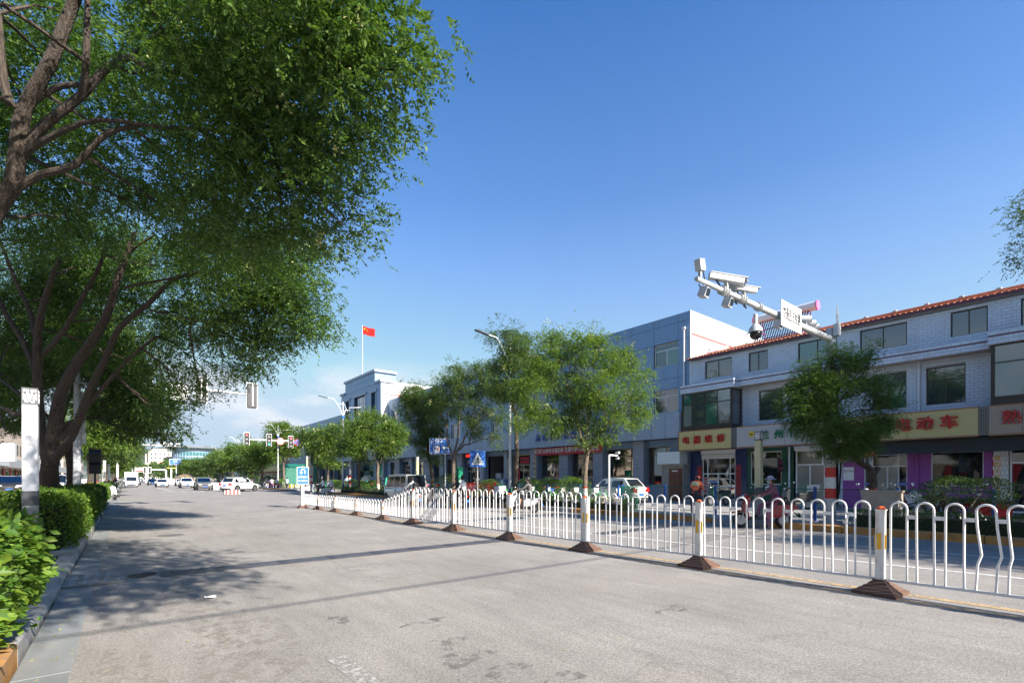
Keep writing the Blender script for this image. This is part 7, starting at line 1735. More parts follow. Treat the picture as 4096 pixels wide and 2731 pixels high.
# mesh fence behind the right kerb: blue posts and green wire panels
M['gwire'] = mat('green_wire', (0.0, 0.10, 0.075), 0.45); M['bpost'] = mat('blue_post', (0.02, 0.09, 0.33), 0.4, noise=.1)
def mesh_fence(label, X, ys, h=1.15, posts=True, pitch=.075):
    t = thing('wire_fence', label, 'fence', (X, ys[0], .13))
    for i, y in enumerate(ys):
        if posts: MB().box(-.04, .04, y - ys[0] - .04, y - ys[0] + .04, 0, h + .08).build('post', M['bpost'], t)
    for a, c in zip(ys[:-1], ys[1:]):
        p = MB(); L = c - a - .1; n = int(L / pitch); y0 = a - ys[0] + .05; z = .14
        p.tube([(0, y0, h), (0, y0 + L, h)], .016, 6); p.tube([(0, y0, z), (0, y0 + L, z)], .012, 4)
        for k in range(n + 1): yy = y0 + k * L / n; p.add([(-.004, yy - .003, z), (.004, yy + .003, z), (.004, yy + .003, h), (-.004, yy - .003, h)], [(0, 1, 2, 3)])
        for k in range(1, 9): zz = z + (h - z) * k / 9; p.add([(0, y0, zz - .003), (0, y0 + L, zz - .003), (0, y0 + L, zz + .003), (0, y0, zz + .003)], [(0, 1, 2, 3)])
        p.build('wire_panel', M['gwire'], t, fix=False)
    return t
FX = 18.35
mesh_fence('green wire fence with blue posts along the shop pavement', FX, [on_x(px, FX).y for px in (3975, 3590, 3260, 3110, 2862, 2660, 2488)] , h=1.1)
mesh_fence('green wire fence beside the shared bicycles', FX + .1, [14.9, 17.4, 19.9, 22.4, 24.9], h=1.05)
t = thing('green_basket', 'bright green plastic mesh screen leaning at the fence end', 'screen', (18.2, 13.6, .13)); bgm = mat('bright_green', (0.0, .28, .15), .5)
b = MB()
for k in range(14): b.box(0, .02, .0 + k * .07, .03 + k * .07, 0, 1.1)
for k in range(14): b.box(.021, .035, 0, .95, k * .08, k * .08 + .03)
b.build('mesh_panel', bgm, t)
for i, (px, X, q) in enumerate(((1235, 21, 1), (1160, 22.5, -1), (1540, 18.3, 1), (1555, 17.6, 0), (1468, 19.4, 0), (1304, 19.4, 1))):
    p = on_x(px, X); t = thing('green_barrier', ['green steel barrier leaning by the kiosk', 'green barrier end left of the kiosk', 'tilted green post behind the black parked car', 'upright green post beside the white van', 'green plastic barrier behind the yellow bushes', 'green barrier near the corner bush'][i], 'barrier', (p.x, p.y, .13), group=None)
    MB().cbox((0, 0, .75), (.12, .12, 1.6 if i < 4 else .9), Matrix.Rotation(R(10 * q), 3, 'Y')).build('post', bgm, t)
    MB().box(-.05, .05, .07, 1.6, .3, 1.05).build('panel', bgm, t) if i in (1, 4, 5) else None
# stone balls
for i, px in enumerate((2413, 2465)):
    p = on_x(px, 17.3); t = thing('stone_ball', ('left', 'right')[i] + ' of the two stone balls at the pavement edge', 'stone bollard', (p.x, p.y, .13), group='stone balls at the pavement edge')
    MB().lathe([(.16, 0), (.14, .12), (.1, .14)], 14).build('plinth', M['conc'], t); MB().ball((0, 0, .36), .28, 20, 14).build('ball', mat('ball_granite', (.45, .38, .33), .7, noise=.15, nscale=25), t, smooth=True)
pz, pp = post_sign('white_camera_post', 'slim white post with a small camera above the stone balls', 'camera post', 2436, 17.5, 2.55, M['wmetal'], .045)
MB().tube([(0, 0, 2.55), (.6, 0, 2.55)], .04, 8).build('arm', M['wmetal'], pz); MB().cbox((.58, -.03, 2.68), (.1, .2, .1)).build('camera', M['wmetal'], pz); MB().cbox((.58, -.02, 2.42), (.08, .14, .1)).build('lamp', M['wmetal'], pz)
# cabinets, bins and kiosk
def cab(name, label, cat, px, X, w, d, h, m, z=.13, lid=None):
    p = on_x(px, X); t = thing(name, label, cat, (p.x, p.y, z)); b = MB().box(-d / 2, d / 2, -w / 2, w / 2, 0, h).build('cabinet_body', m, t); MB().box(-d / 2 - .03, d / 2 + .03, -w / 2 - .03, w / 2 + .03, h + .001, h + .06).build('lid', lid or m, t)
    MB().box(-d / 2 - .006, -d / 2 - .001, -w / 2 + .05, w / 2 - .05, .1, h - .06).build('door', m, t); MB().box(-.1, .1, -w / 2 - .006, -w / 2 - .001, h * .3, h * .6).build('label_plate', M['signw'], t); return t
M['kgreen'] = mat('kiosk_green', (.015, .14, .10), .5, noise=.12, nscale=1.5)
kp = on_x(1190, 21.5); kt = thing('transformer_kiosk', 'dark green transformer kiosk with a pitched lid at the corner', 'kiosk', (kp.x, kp.y, .13))
MB().box(-2.2, 2.6, -1.3, 1.3, .5, 3.2).build('housing', M['kgreen'], kt); MB().prism([(-2.45, -1.5, 3.2), (-2.45, 1.5, 3.2), (-2.45, 0, 3.75)], (5.3, 0, 0)).build('roof', M['kgreen'], kt); MB().box(-2.25, 2.65, -1.35, 1.35, 0, .5).build('plinth', M['conc'], kt)
for k in range(4): MB().box(-2.1 + k * 1.15, -1.05 + k * 1.15, -1.34, -1.301, .6, 3.1).build('door', M['kgreen'], kt)
b = MB()
for k in range(9): b.prism([(-2.2 + k * .52, -1.37, .05), (-1.95 + k * .52, -1.37, .05), (-1.8 + k * .52, -1.37, .48), (-2.05 + k * .52, -1.37, .48)], (0, .018, 0))
b.build('hazard_stripe', M['yellow'], kt)
cab('control_cabinet', 'grey control cabinet behind the u-turn sign post', 'cabinet', 1222, 17.6, .7, 1.1, 1.9, M['acw'])
cab('waste_cabinet', 'beige metal box behind the railing near the right tree', 'cabinet', 3528, 17.7, .9, .5, 1.05, mat('old_beige', (.36, .31, .25), .6, noise=.15))
cab('advert_box', 'green and white info box behind the rider couple', 'info box', 1835, 18.6, .5, .35, 2.2, bgm, lid=bgm)
cab('litter_bin', 'white and green litter bin behind the railing', 'litter bin', 1997, 17.6, .45, .4, 1.0, M['signw'], lid=M['kgreen'])
cab('grey_bin', 'grey refuse bin behind the left hedge near the masked woman', 'bin', 333, -4.2, .8, .8, 1.35, M['acw'])
p = on_x(3680, 18.2); tag(MB().box(p.x - .3, p.x + .3, p.y - .9, p.y + .9, .13, .62).build('stone_planter', M['conc']), 'low concrete trough behind the dark hedge on the right', 'planter')
rb = thing('sheet_banner', 'red safety slogan banner tied along the bicycle railing', 'banner', (18.3, 27, .13)); ya, yb = on_x(1985, 18.2).y, on_x(1812, 18.2).y
b = MB(); n = 30; vs = []
for i in range(n + 1): y = ya + (yb - ya) * i / n; vs += [(18.2 + .05 * math.sin(i * 1.7), y, .45 + .12 * math.sin(i * .9)), (18.2 + .03 * math.sin(i * 1.1), y, 1.35 - .08 * math.sin(i / n * 3.14))]
b.add(vs, [(2 * i, 2 * i + 2, 2 * i + 3, 2 * i + 1) for i in range(n)]); b.build('cloth', mat('banner_bright', (.62, .04, .03), .6, transl=.2), rb, world=True, fix=False); text('slogan', '一切安全责任重于', .5, M['letterw'], rb, (18.12, (ya + yb) / 2, .9), FACE_W, .003)
# traffic cones, striped block, water barriers
for i, (px, py, c_) in enumerate(((1165, 1952, 'gold'), (1178, 1956, 'cone_dark'), (1190, 1957, 'cone_dark'))):
    p = on_ground(px, py, .1); mat('cone_dark', (.10, .13, .15), .6)
    t = thing('traffic_cone', ('yellow faded', 'first dark', 'second dark')[i] + ' traffic cone beside the green kiosk', 'traffic cone', (p.x, p.y, .0)); MB().lathe([(.2, .03), (.16, .1), (.03, .8), (.02, .82)], 12).build('cone', M[c_] if c_ in M else MATS[c_], t, smooth=True); MB().box(-.25, .25, -.25, .25, 0, .03).build('foot', M['black'], t); MB().lathe([(.122, .35), (.095, .5)], 12).build('band', M['signw'], t)
blk = thing('striped_block', 'red and white striped traffic block standing on the junction', 'traffic block', (8.15, 54.0, 0)); b = MB().box(-.65, .65, -.3, .3, 0, .42).build('block', M['signw'], blk)
for k in range(4): MB().box(-.6 + k * .33, -.44 + k * .33, -.306, .306, .0, .424).build('stripe', M['red'], blk)
MB().box(-.68, .68, -.33, .33, -.0, .05).build('foot', M['base'], blk)
wb = MB().prism([(-.45, -.28, 0), (.45, -.28, 0), (.45, -.22, .3), (.4, -.15, .95), (-.4, -.15, .95), (-.45, -.22, .3)], (0, .5, 0)); 
wt0 = None
for i in range(14):
    px = 672 + (870 - 672) * (i / 13) ** 1.0; X = 9.2 + (i / 13) * 1.0; p = on_x(px, X)
    if wt0 is None:
        t = thing('water_barrier', 'row of white plastic water barriers along the far median', 'barrier', (p.x, p.y, 0), group='white plastic water barriers along the far median'); wb.build('shell', M['signw'], t); wt0 = t
    else: t = copy_tree(wt0, (p.x, p.y, 0), rk.uniform(-.2, .2))
    t['label'] = 'white plastic water barrier %s far oncoming cars' % ('behind the black sedan and left of', 'just right of the black sedan among', 'left of the white sedan among', 'directly behind the white sedan among', 'right of the white sedan among', 'between white sedan and white SUV among', 'touching the white SUV left side among', 'directly behind the white SUV among', 'right of the white SUV among', 'between white and silver SUVs among', 'left of the silver SUV among', 'directly behind the silver SUV among', 'right of the silver SUV among', 'beside the side-on SUV tail, last among')[i]
    t.rotation_euler = (0, 0, R(70) + rk.uniform(-.2, .2))
p = at_d(738, 150, 1895); t = thing('curved_signboard', 'brown arched board with gold and green lettering near the far median', 'sign', (p.x, p.y, 0)); MB().lathe([(2.7, -.1), (2.7, .1)], 24, (0, 0, .2), axis='Y').build('arch_board', mat('arch_brown', (.13, .08, .06), .6), t); MB().lathe([(2.1, -.14), (2.1, -.11)], 24, (0, 0, .2), axis='Y').build('face', M['gwall'], t); text('lettering', '沙河', 1.1, M['gold'], t, (p.x, p.y - .2, 1.6), FACE_S, .02)

# ------------------------------------------------------------ vehicles
M['cglass'] = glass('car_glass', (0.012, 0.016, 0.02), through=.06, ior=1.45, refl=.3)
M['chrome'] = mat('chrome', (.6, .6, .6), .15, metal=1.0)
M['rim'] = mat('alloy_rim', (.42, .42, .43), .3, metal=.8)
M['tail'] = mat('tail_lens', (.45, .01, .012), .15)
M['head'] = mat('head_lens', (.6, .62, .65), .1, metal=.3)
M['plate'] = mat('plate_blue', (.03, .12, .50), .4)
M['trim'] = mat('dark_trim', (.03, .03, .033), .6)
def cpaint(n, c, metal=0.0): return mat('car_' + n, c, .22, metal=metal, coat=.6)
CP = dict(white=cpaint('white', (.72, .72, .71)), silver=cpaint('silver_grey', (.26, .25, .23), .5), black=cpaint('black', (.012, .013, .016)), navy=cpaint('navy', (.02, .028, .05), .3), brown=cpaint('brown', (.05, .042, .038), .4), vanw=cpaint('pale_silver', (.60, .59, .56), .15), grey=cpaint('grey', (.14, .15, .16), .4), blue=cpaint('blue', (.03, .09, .22), .3))
KINDS_ = {  # L, W, H, wheel r, wheelbase half f/r, profile: hood_y, hood z, screen base y, roof front y, roof rear y, rear screen base y, tail z, nose z
    'sedan': dict(L=4.6, W=1.78, H=1.46, r=.32, yf=1.38, yr=-1.3, hz=.92, wb=1.0, rf=.35, rr=-.95, rb=-1.75, tz=1.0, nz=.68, g=.17),
    'suv': dict(L=4.6, W=1.86, H=1.69, r=.36, yf=1.4, yr=-1.35, hz=1.08, wb=1.12, rf=.45, rr=-1.6, rb=-2.05, tz=1.1, nz=.85, g=.22),
    'hatch': dict(L=3.6, W=1.6, H=1.48, r=.29, yf=1.2, yr=-1.15, hz=.95, wb=1.05, rf=.42, rr=-1.1, rb=-1.62, tz=1.0, nz=.7, g=.17),
    'van': dict(L=3.9, W=1.56, H=1.88, r=.28, yf=1.2, yr=-1.2, hz=1.02, wb=1.55, rf=.95, rr=-1.8, rb=-1.9, tz=1.02, nz=.9, g=.2),
    'truck': dict(L=4.6, W=1.8, H=1.95, r=.36, yf=1.5, yr=-1.2, hz=1.1, wb=2.15, rf=1.55, rr=.55, rb=.5, tz=1.1, nz=1.0, g=.25)}
def car(label, kind, pos, rz, paint='white', cat='car', name='parked_car', plate=True, z=0.0, group=None, roofrails=False):
    k = KINDS_[kind]; L, W, H, r = k['L'], k['W'], k['H'], k['r']; P = CP[paint]
    t = thing(name, label, cat, (pos[0], pos[1], z), rz, group)
    hl, hw, g = L / 2, W / 2, k['g']
    st = [(-hl, k['tz'] - .32, .80), (-hl + .06, k['tz'] - .08, .88), (-hl + .25, k['tz'], .95), (k['yr'], k['tz'] + (.03 if kind != 'sedan' else .0), .99), (k['rr'] + .2 if k['rr'] + .2 > k['yr'] + .1 else k['yr'] + .4, k['hz'] - .0, 1.0), (k['rf'], k['hz'] - .04, 1.0), (k['wb'], k['hz'] - .05, .985), (k['yf'], k['hz'] - .1 if kind not in ('van', 'truck') else k['hz'] - .05, .97), (hl - .3, (k['nz'] + k['hz'] - .1) / 2, .90), (hl - .08, k['nz'], .80), (hl, k['nz'] - .14, .70)]
    st = sorted(st)
    vs, fs = [], []
    for (y, zt, w) in st:
        w = w * hw; zb = g + (.1 if abs(y) > hl - .1 else 0)
        ring = [(-w * .86, zb), (-w * .97, zb + .1), (-w, (zb + zt) / 2), (-w * .96, zt - .1), (-w * .86, zt - .02), (-w * .4, zt + .025), (w * .4, zt + .025), (w * .86, zt - .02), (w * .96, zt - .1), (w, (zb + zt) / 2), (w * .97, zb + .1), (w * .86, zb)]
        vs += [(x, y, zz) for x, zz in ring]
    n = 12
    for i in range(len(st) - 1):
        for j in range(n): fs.append((i * n + j, i * n + (j + 1) % n, (i + 1) * n + (j + 1) % n, (i + 1) * n + j))
    fs.append(tuple(range(n))); fs.append(tuple(range((len(st) - 1) * n, len(st) * n))[::-1])
    b = MB().add(vs, fs)
    # cabin
    zb, w0, w1 = k['hz'] - .06, hw * .93, hw * (.76 if kind not in ('van', 'truck') else .86)
    cp = [(k['wb'], zb, w0), (k['rf'], H - .06, w1), ((k['rf'] + k['rr']) / 2 + .2, H, w1), (k['rr'], H - .05, w1), (k['rb'], zb, w0)]
    cv = []
    for y, zz, w in cp: cv += [(-w, y, zz), (w, y, zz)]
    mid = [(-w0, (k['rf'] + k['wb']) / 2 * 0 + k['rf'], zb), (w0, k['rf'], zb), (-w0, k['rr'], zb), (w0, k['rr'], zb)]
    o = len(cv); cv += mid
    cf = [(0, 1, 3, 2), (2, 3, 5, 4), (4, 5, 7, 6), (6, 7, 9, 8), (0, 2, o), (2, 4, 6, o + 2, o), (6, 8, o + 2), (1, o + 1, 3), (3, o + 1, o + 3, 7, 5), (7, o + 3, 9)]
    b.add(cv, cf)
    body = b.build('body', P, t, smooth=True)
    try: body.data.set_sharp_from_angle(angle=R(50))
    except Exception: pass
    if kind == 'truck':
        MB().box(-.95, .95, -hl - .9, .35, .75, 2.75).build('cargo_box', M['signw'], t); MB().box(-.96, .96, -hl - .9, .36, .68, .745).build('box_base', M['trim'], t)
    # glass
    def lerp(a, c, q): return a + (c - a) * q
    def scr(pa, pb_, q0, q1, inset, nm, out):
        (ya, za, wa), (yb, zb_, wb_) = pa, pb_; v = []
        for q, s_ in ((q0, -1), (q0, 1), (q1, 1), (q1, -1)): v.append((s_ * (lerp(wa, wb_, q) - inset), lerp(ya, yb, q) + out, lerp(za, zb_, q) + .012))
        MB().add(v, [(0, 1, 2, 3)]).build(nm, M['cglass'], t, fix=False)
    scr(cp[0], cp[1], .1, .93, .07, 'windscreen', .012); scr(cp[4], cp[3], .22 if kind != 'van' else .1, .92, .1, 'rear_window', -.012)
    wn = [(k['rf'] - .02, .33)] ; yf_, yr_ = k['rf'] + .1, k['rr'] + (.05 if kind in ('suv', 'hatch', 'van') else .1)
    cuts = [yf_, lerp(yf_, yr_, .48), yr_] if kind not in ('van', 'suv') else ([yf_, lerp(yf_, yr_, .36), lerp(yf_, yr_, .72), yr_])
    if kind == 'truck': cuts = [yf_, yr_ + .1]
    for s_ in (-1, 1):
        for i in range(len(cuts) - 1):
            a, c = cuts[i] - .04, cuts[i + 1] + .04; za, zc_ = zb + .08, H - .16
            def sx(zz): return s_ * (lerp(w0, w1, (zz - zb) / (H - .06 - zb)) + .006)
            fa = .38 * (k['wb'] - k['rf']) if i == 0 else 0; fc = .3 * (k['rb'] - k['rr']) if i == len(cuts) - 2 else 0
            MB().add([(sx(za), a + fa, za), (sx(za), c + fc, za), (sx(zc_), c, zc_), (sx(zc_), a, zc_)], [(0, 1, 2, 3)]).build('side_window', M['cglass'], t, fix=False)
        MB().cbox((s_ * (hw + .1), k['rf'] + .25, zb + .12), (.16, .12, .13)).build('mirror', P if kind != 'suv' else P, t)
        for i in range(2 if kind != 'truck' else 1):
            yh = lerp(yf_, yr_, .42 + .42 * i); MB().box(*sorted((s_ * (hw * .985), s_ * (hw + .012))), yh, yh + .16, zb - .17, zb - .13).build('door_handle', M['chrome'] if paint != 'white' else P, t)
            MB().box(*sorted((s_ * hw * .97, s_ * (hw * 1.003))), lerp(yf_, yr_, .5 + .42 * i) - .006, lerp(yf_, yr_, .5 + .42 * i) + .006, g + .14, zb - .05).build('door_gap', M['trim'], t)
        MB().box(*sorted((s_ * hw * .93, s_ * (hw + .012))), k['yr'] + r + .1, k['yf'] - r - .1, g - .03, g + .12).build('sill', M['trim'], t)
        MB().box(*sorted((s_ * hw * .45, s_ * hw * .82)), hl - .22, hl - .045, k['nz'] - .13, k['nz'] + .02).build('headlight', M['head'], t)
        ti = MB().box(*sorted((s_ * hw * .5, s_ * hw * .93)), -hl - .012, -hl + .2, k['tz'] - .32, k['tz'] - .16).build('tail_light', M['tail'], t)
        if kind in ('hatch', 'van', 'suv'): MB().box(*sorted((s_ * hw * .72, s_ * hw * .86)), -hl - .006, -hl + .13, k['tz'] - .155, k['tz'] - .05).build('tail_light', M['tail'], t)
        for yy, nm in ((k['yf'], 'f'), (k['yr'], 'r')):
            if kind == 'truck' and nm == 'r': yy = -2.3
            MB().lathe([(r + .07, -.02), (r + .07, .02)], 20, (s_ * (hw - .018), yy, r + .03), axis='X').build('wheel_well_shade', M['dark'], t)  # black disc laid on the body, stands for the shaded wheel well
            wv = MB().lathe([(r - .1, -.09), (r - .02, -.1), (r, -.07), (r, .07), (r - .02, .1), (r - .1, .09)], 20, (s_ * (hw - .07), yy, r), axis='X').build('wheel', M['rubber'], t, smooth=True)
            MB().lathe([(r * .62, -.012), (r * .6, .012)], 16, (s_ * (hw + .022), yy, r), axis='X').build('rim', M['rim'], wv)
            b = MB()
            for q in range(5):
                a = q * 2 * math.pi / 5 + .3; b.tube([(s_ * (hw + .037), yy, r), (s_ * (hw + .037), yy + r * .52 * math.cos(a), r + r * .52 * math.sin(a))], [.018, .03], 4, 0)
            b.build('rim_spoke', M['trim'], wv)
        if roofrails: MB().tube([(s_ * w1 * .9, k['rf'] - .2, H + .0), (s_ * w1 * .9, k['rf'] - .4, H + .05), (s_ * w1 * .9, k['rr'] + .2, H + .05), (s_ * w1 * .9, k['rr'] + .05, H)], .018, 6).build('roof_rail', M['galv'], t)
    MB().box(-hw * .42, hw * .42, hl - .06, hl + .012, k['nz'] - .22, k['nz'] - .08).build('grille', M['trim'], t); MB().box(-hw * .7, hw * .7, hl - .12, hl + .006, g + .08, g + .24).build('front_bumper', M['trim'], t); MB().box(-hw * .8, hw * .8, -hl - .006, -hl + .12, g + .02, g + .2).build('rear_bumper', M['trim'], t)
    MB().box(-.12, .12, hl + .0121, hl + .02, k['nz'] - .19, k['nz'] - .11).build('badge', M['chrome'], t)
    if plate:
        for s_, zz in ((1, g + .22), (-1, k['tz'] - .42 if kind != 'hatch' else g + .3)): p_ = MB().box(-.22, .22, *sorted((s_ * (hl + .013), s_ * (hl + .024))), zz, zz + .14).build('number_plate', M['plate'], t)
    return t
ONC = R(180)      # facing the camera
def gp(px, py, z=0): p = on_ground(px, py, z); return (p.x, p.y)
car('white side-on SUV turning across the junction', 'suv', (10.9, 66.5), R(-52), 'white', name='moving_car', roofrails=True)
car('silver grey SUV facing the viewer, front of the oncoming queue', 'suv', (8.3, 77.5), ONC, 'silver', name='moving_car')
car('white SUV oncoming behind the silver one', 'suv', (7.9, 96), ONC, 'white', name='moving_car')
car('white sedan oncoming beside the road centre', 'sedan', (5.2, 108), ONC, 'white', name='moving_car')
car('black sedan approaching in the distance', 'sedan', (1.9, 140), ONC, 'black', name='moving_car')
car('dark blue sedan behind the white oncoming sedan', 'sedan', (4.9, 138), ONC, 'navy', name='moving_car')
car('white sedan far behind the black one', 'sedan', (.6, 190), ONC, 'white', name='moving_car')
car('small white car behind the white SUV', 'sedan', (9.0, 122), ONC, 'white', name='moving_car')
p = on_x(485, -.3); car('white box truck parked far away at the left kerb', 'truck', (.9, 112), ONC, 'white', cat='truck', name='box_truck')
for i, (px, X) in enumerate(((560, 4), (585, 5), (600, 7), (520, 1))):
    p = on_x(px, X); car(['tiny distant white car in the left lanes', 'tiny distant dark car mid road', 'distant white car near the footbridge', 'distant grey car under the footbridge'][i], 'sedan', (X, 240 + 14 * i), ONC, ['white', 'black', 'white', 'grey'][i], name='moving_car')
vp = (14.5, 29.6); car('pale silver minivan driving away on the far carriageway', 'van', vp, R(-2), 'vanw', cat='van', name='minivan', roofrails=False)
p = on_x(2485, 22.6); car('white hatchback parked in front of the office windows', 'hatch', (22.6, p.y - 1.0 + 1.4), R(0), 'white', z=.15)
p = on_x(2060, 23.0); car('dark blue sedan parked by the justice office', 'sedan', (23, p.y + 1.0), R(180), 'navy', z=.15)
p = on_x(1650 - 60, 22.5); car('black sedan with red tail lights parked near the van', 'sedan', (20.6, 46.5), R(0), 'black', z=.15)
p = on_x(1555, 23); car('dark blue car parked behind the van', 'sedan', (23.2, 43.6), R(0), 'navy', z=.15)
p = on_x(1420, 22.5); car('black SUV parked below the entrance', 'suv', (22.2, 54), R(0), 'black', z=.15, roofrails=True)
p = on_x(2230, 23); car('dark car roof showing behind the round bushes', 'sedan', (23.5, 27.2), R(0), 'black', z=.15)
p = on_x(890, 22); car('white car roof showing behind far shrubs', 'sedan', (21.5, 83), R(0), 'white', z=.15)
p = on_x(40, -8.2); car('dark brown SUV parked on the left pavement at the edge', 'suv', (-8.0, on_x(50, -8.0).y - .9), R(180 - 90 + 95), 'brown', z=.13, roofrails=True)
p = on_x(228, -7.2); car('blue car parked on the left pavement behind the trunks', 'sedan', (-6.6, on_x(235, -6.6).y), R(180), 'blue', z=.13)
car('grey car parked farther along the left pavement', 'suv', (-6.8, on_x(318, -6.8).y), R(0), 'grey', z=.13); car('white van parked far along the left pavement', 'van', (-5.6, 72), R(180), 'white', cat='van', name='parked_van', z=.13)

# two wheelers
def wheel(t, y, r, w=.045, x=0, spokes=False, rimm='rim'):
    b = MB(); n, m = 24, 6; vs = []
    for i in range(n):
        a = 2 * math.pi * i / n
        for j in range(m):
            q = 2 * math.pi * j / m; rr_ = r - w + w * math.cos(q); vs.append((x + w * math.sin(q) * 1.1, y + rr_ * math.cos(a), r + rr_ * math.sin(a)))
    b.add(vs, [(i * m + j, i * m + (j + 1) % m, ((i + 1) % n) * m + (j + 1) % m, ((i + 1) % n) * m + j) for i in range(n) for j in range(m)])
    o = b.build('wheel', M['rubber'], t, smooth=True)
    if spokes:
        s_ = MB()
        for i in range(12): a = math.pi * i / 6; s_.tube([(x, y, r), (x, y + (r - w) * math.cos(a), r + (r - w) * math.sin(a))], .003, 3)
        s_.build('spokes', M['galv'], o, kind='stuff')
    else: MB().lathe([(r * .58, -.03), (r * .58, .03)], 14, (x, y, r), axis='X').build('rim', M[rimm], o)
    return o
def scooter(label, pos, rz, paint, z=0.0, group='parked scooters and motorbikes', name='scooter', seat='black', box=None, cat='scooter', lean=0, plate='plate', s=1.0, moped=False):
    """Step-through scooter, forward = +Y."""
    t = thing(name, label, cat, (pos[0], pos[1], z), rz, group); t.rotation_euler = (0, R(lean), rz); t.scale = (s, s, s)
    r = .24 if not moped else .25; P = paint if not isinstance(paint, str) else CP[paint]
    wheel(t, .62, r); wheel(t, -.58, r)
    # leg shield and front cowl (lofted in side view)
    b = MB(); w = .17
    prof = [(.40, .30), (.44, .55), (.36, .92), (.42, .98), (.52, .86), (.58, .62), (.52, .42)]
    b.prism([(-w, y, zz) for y, zz in prof], (2 * w, 0, 0)); b.build('leg_shield', P, t)
    b = MB(); b.prism([(-.07, .42, .50), (-.07, .86, .50), (-.07, .88, .44), (-.07, .70, .54), (-.07, .5, .55)], (.14, 0, 0)); b.build('front_mudguard', P, t)
    MB().box(-.15, .15, -.12, .42, .26, .34).build('footboard', M['trim'], t)
    b = MB(); b.prism([(-.15, -.14, .32), (-.15, -.12, .62), (-.15, -.3, .70), (-.15, -.85, .74), (-.15, -.92, .66), (-.15, -.7, .46), (-.15, -.45, .34)], (.3, 0, 0)); b.build('body_shell', P, t)
    b = MB(); b.prism([(-.13, -.10, .66), (-.13, -.14, .76), (-.13, -.4, .74), (-.13, -.5, .80), (-.13, -.86, .82), (-.13, -.88, .75), (-.13, -.3, .70)], (.26, 0, 0)); b.build('seat', M[seat], t)
    for sx in (-.07, .07): MB().tube([(sx, .42, .85), (sx, .62, .26)], .02, 6).build('fork', M['galv'], t)
    MB().tube([(-.34, .22, 1.04), (-.2, .34, 1.03), (0, .4, .98), (.2, .34, 1.03), (.34, .22, 1.04)], .016, 7).build('handlebar', M['black'], t)
    MB().ball((0, .47, .97), .095, 12, 8, sc_=(1.2, .8, .9)).build('headlamp_cowl', P, t, smooth=True); MB().ball((0, .53, .96), .055, 10, 6).build('headlamp', M['head'], t)
    for s_ in (-1, 1):
        mi = MB().tube([(s_ * .2, .32, 1.04), (s_ * .27, .27, 1.2)], .007, 5).build('mirror_stalk', M['black'], t); MB().ball((s_ * .28, .26, 1.24), .05, 10, 6, sc_=(1.2, .35, .8)).build('mirror', M['chrome'], mi)
    MB().box(-.07, .07, -.96, -.9, .60, .70).build('tail_light', M['tail'], t); MB().prism([(-.08, -.88, .50), (-.08, -1.02, .34), (.08, -1.02, .34), (.08, -.88, .50)], (0, .015, .01)).build('rear_mudguard', M['trim'], t)
    MB().prism([(-.1, -1.025, .36), (.1, -1.025, .36), (.1, -.985, .48), (-.1, -.985, .48)], (0, -.008, 0)).build('number_plate', M[plate], t)
    for s_ in (-.13, .13): MB().tube([(s_, -.8, .62), (s_, -.58, .25)], .02, 5).build('shock', M['galv'], t)
    if box: MB().box(-.2, .2, -1.12, -.8, .86, 1.14).build('top_box', box, t); MB().box(-.12, .12, -1.0, -.7, .825, .859).build('rack', M['galv'], t)
    return t
SC = dict(red=mat('scoot_red', (.28, .012, .02), .25, coat=.5), grey=mat('scoot_greygreen', (.34, .40, .41), .35, coat=.3), lblue=mat('scoot_lightblue', (.25, .45, .52), .35, coat=.3), white=mat('scoot_white', (.7, .7, .7), .3, coat=.4), green=mat('scoot_darkgreen', (.015, .06, .04), .3, coat=.4), black=mat('scoot_black', (.015, .015, .018), .3, coat=.4), maroon=mat('scoot_maroon', (.16, .012, .015), .25, coat=.5), purple=mat('scoot_purple', (.3, .05, .2), .3))
def bicycle(label, pos, rz, frame, z=.14, group='bicycles', basket=True, name='bicycle', lean=4):
    t = thing(name, label, 'bicycle', (pos[0], pos[1], z), rz, group); t.rotation_euler = (0, R(lean), rz)
    wheel(t, .52, .33, .02, spokes=True); wheel(t, -.52, .33, .02, spokes=True)
    b = MB()
    for a, c in (((0, .36, .82), (0, -.02, .30)), ((0, -.02, .30), (0, -.2, .82)), ((0, -.02, .30), (0, -.52, .33)), ((0, -.14, .62), (0, -.52, .33)), ((0, .36, .80), (0, -.13, .6)), ((0, .33, .95), (0, .52, .33))): b.tube([a, c], .02, 6)
    b.build('frame', frame, t); MB().tube([(-.28, .2, 1.02), (-.12, .34, 1.0), (.12, .34, 1.0), (.28, .2, 1.02)], .013, 6).build('handlebar', M['black'], t)
    MB().prism([(-.07, -.34, .84), (.07, -.34, .84), (.02, -.08, .86), (-.02, -.08, .86)], (0, 0, .05)).build('saddle', M['black'], t)
    for y in (.52, -.52):
        v = []
        for i in range(9): a = math.pi * (.1 + .8 * i / 8); v += [(-.03, y + .36 * math.cos(a), .33 + .36 * math.sin(a)), (.03, y + .36 * math.cos(a), .33 + .36 * math.sin(a))]
        MB().add(v, [(2 * i, 2 * i + 1, 2 * i + 3, 2 * i + 2) for i in range(8)]).build('mudguard', frame, t, fix=False)
    if basket:
        b = MB(); b.add([(-.16, .42, .72), (.16, .42, .72), (.16, .66, .72), (-.16, .66, .72), (-.19, .4, .95), (.19, .4, .95), (.19, .72, .95), (-.19, .72, .95)], [(0, 1, 5, 4), (1, 2, 6, 5), (2, 3, 7, 6), (3, 0, 4, 7), (0, 3, 2, 1)]); b.build('basket', M['signw'], t, fix=False)
    return t
mg = mat('share_green', (.08, .45, .12), .4)
GB = 'white and green shared bicycles parked behind the railing'
y = 15.3
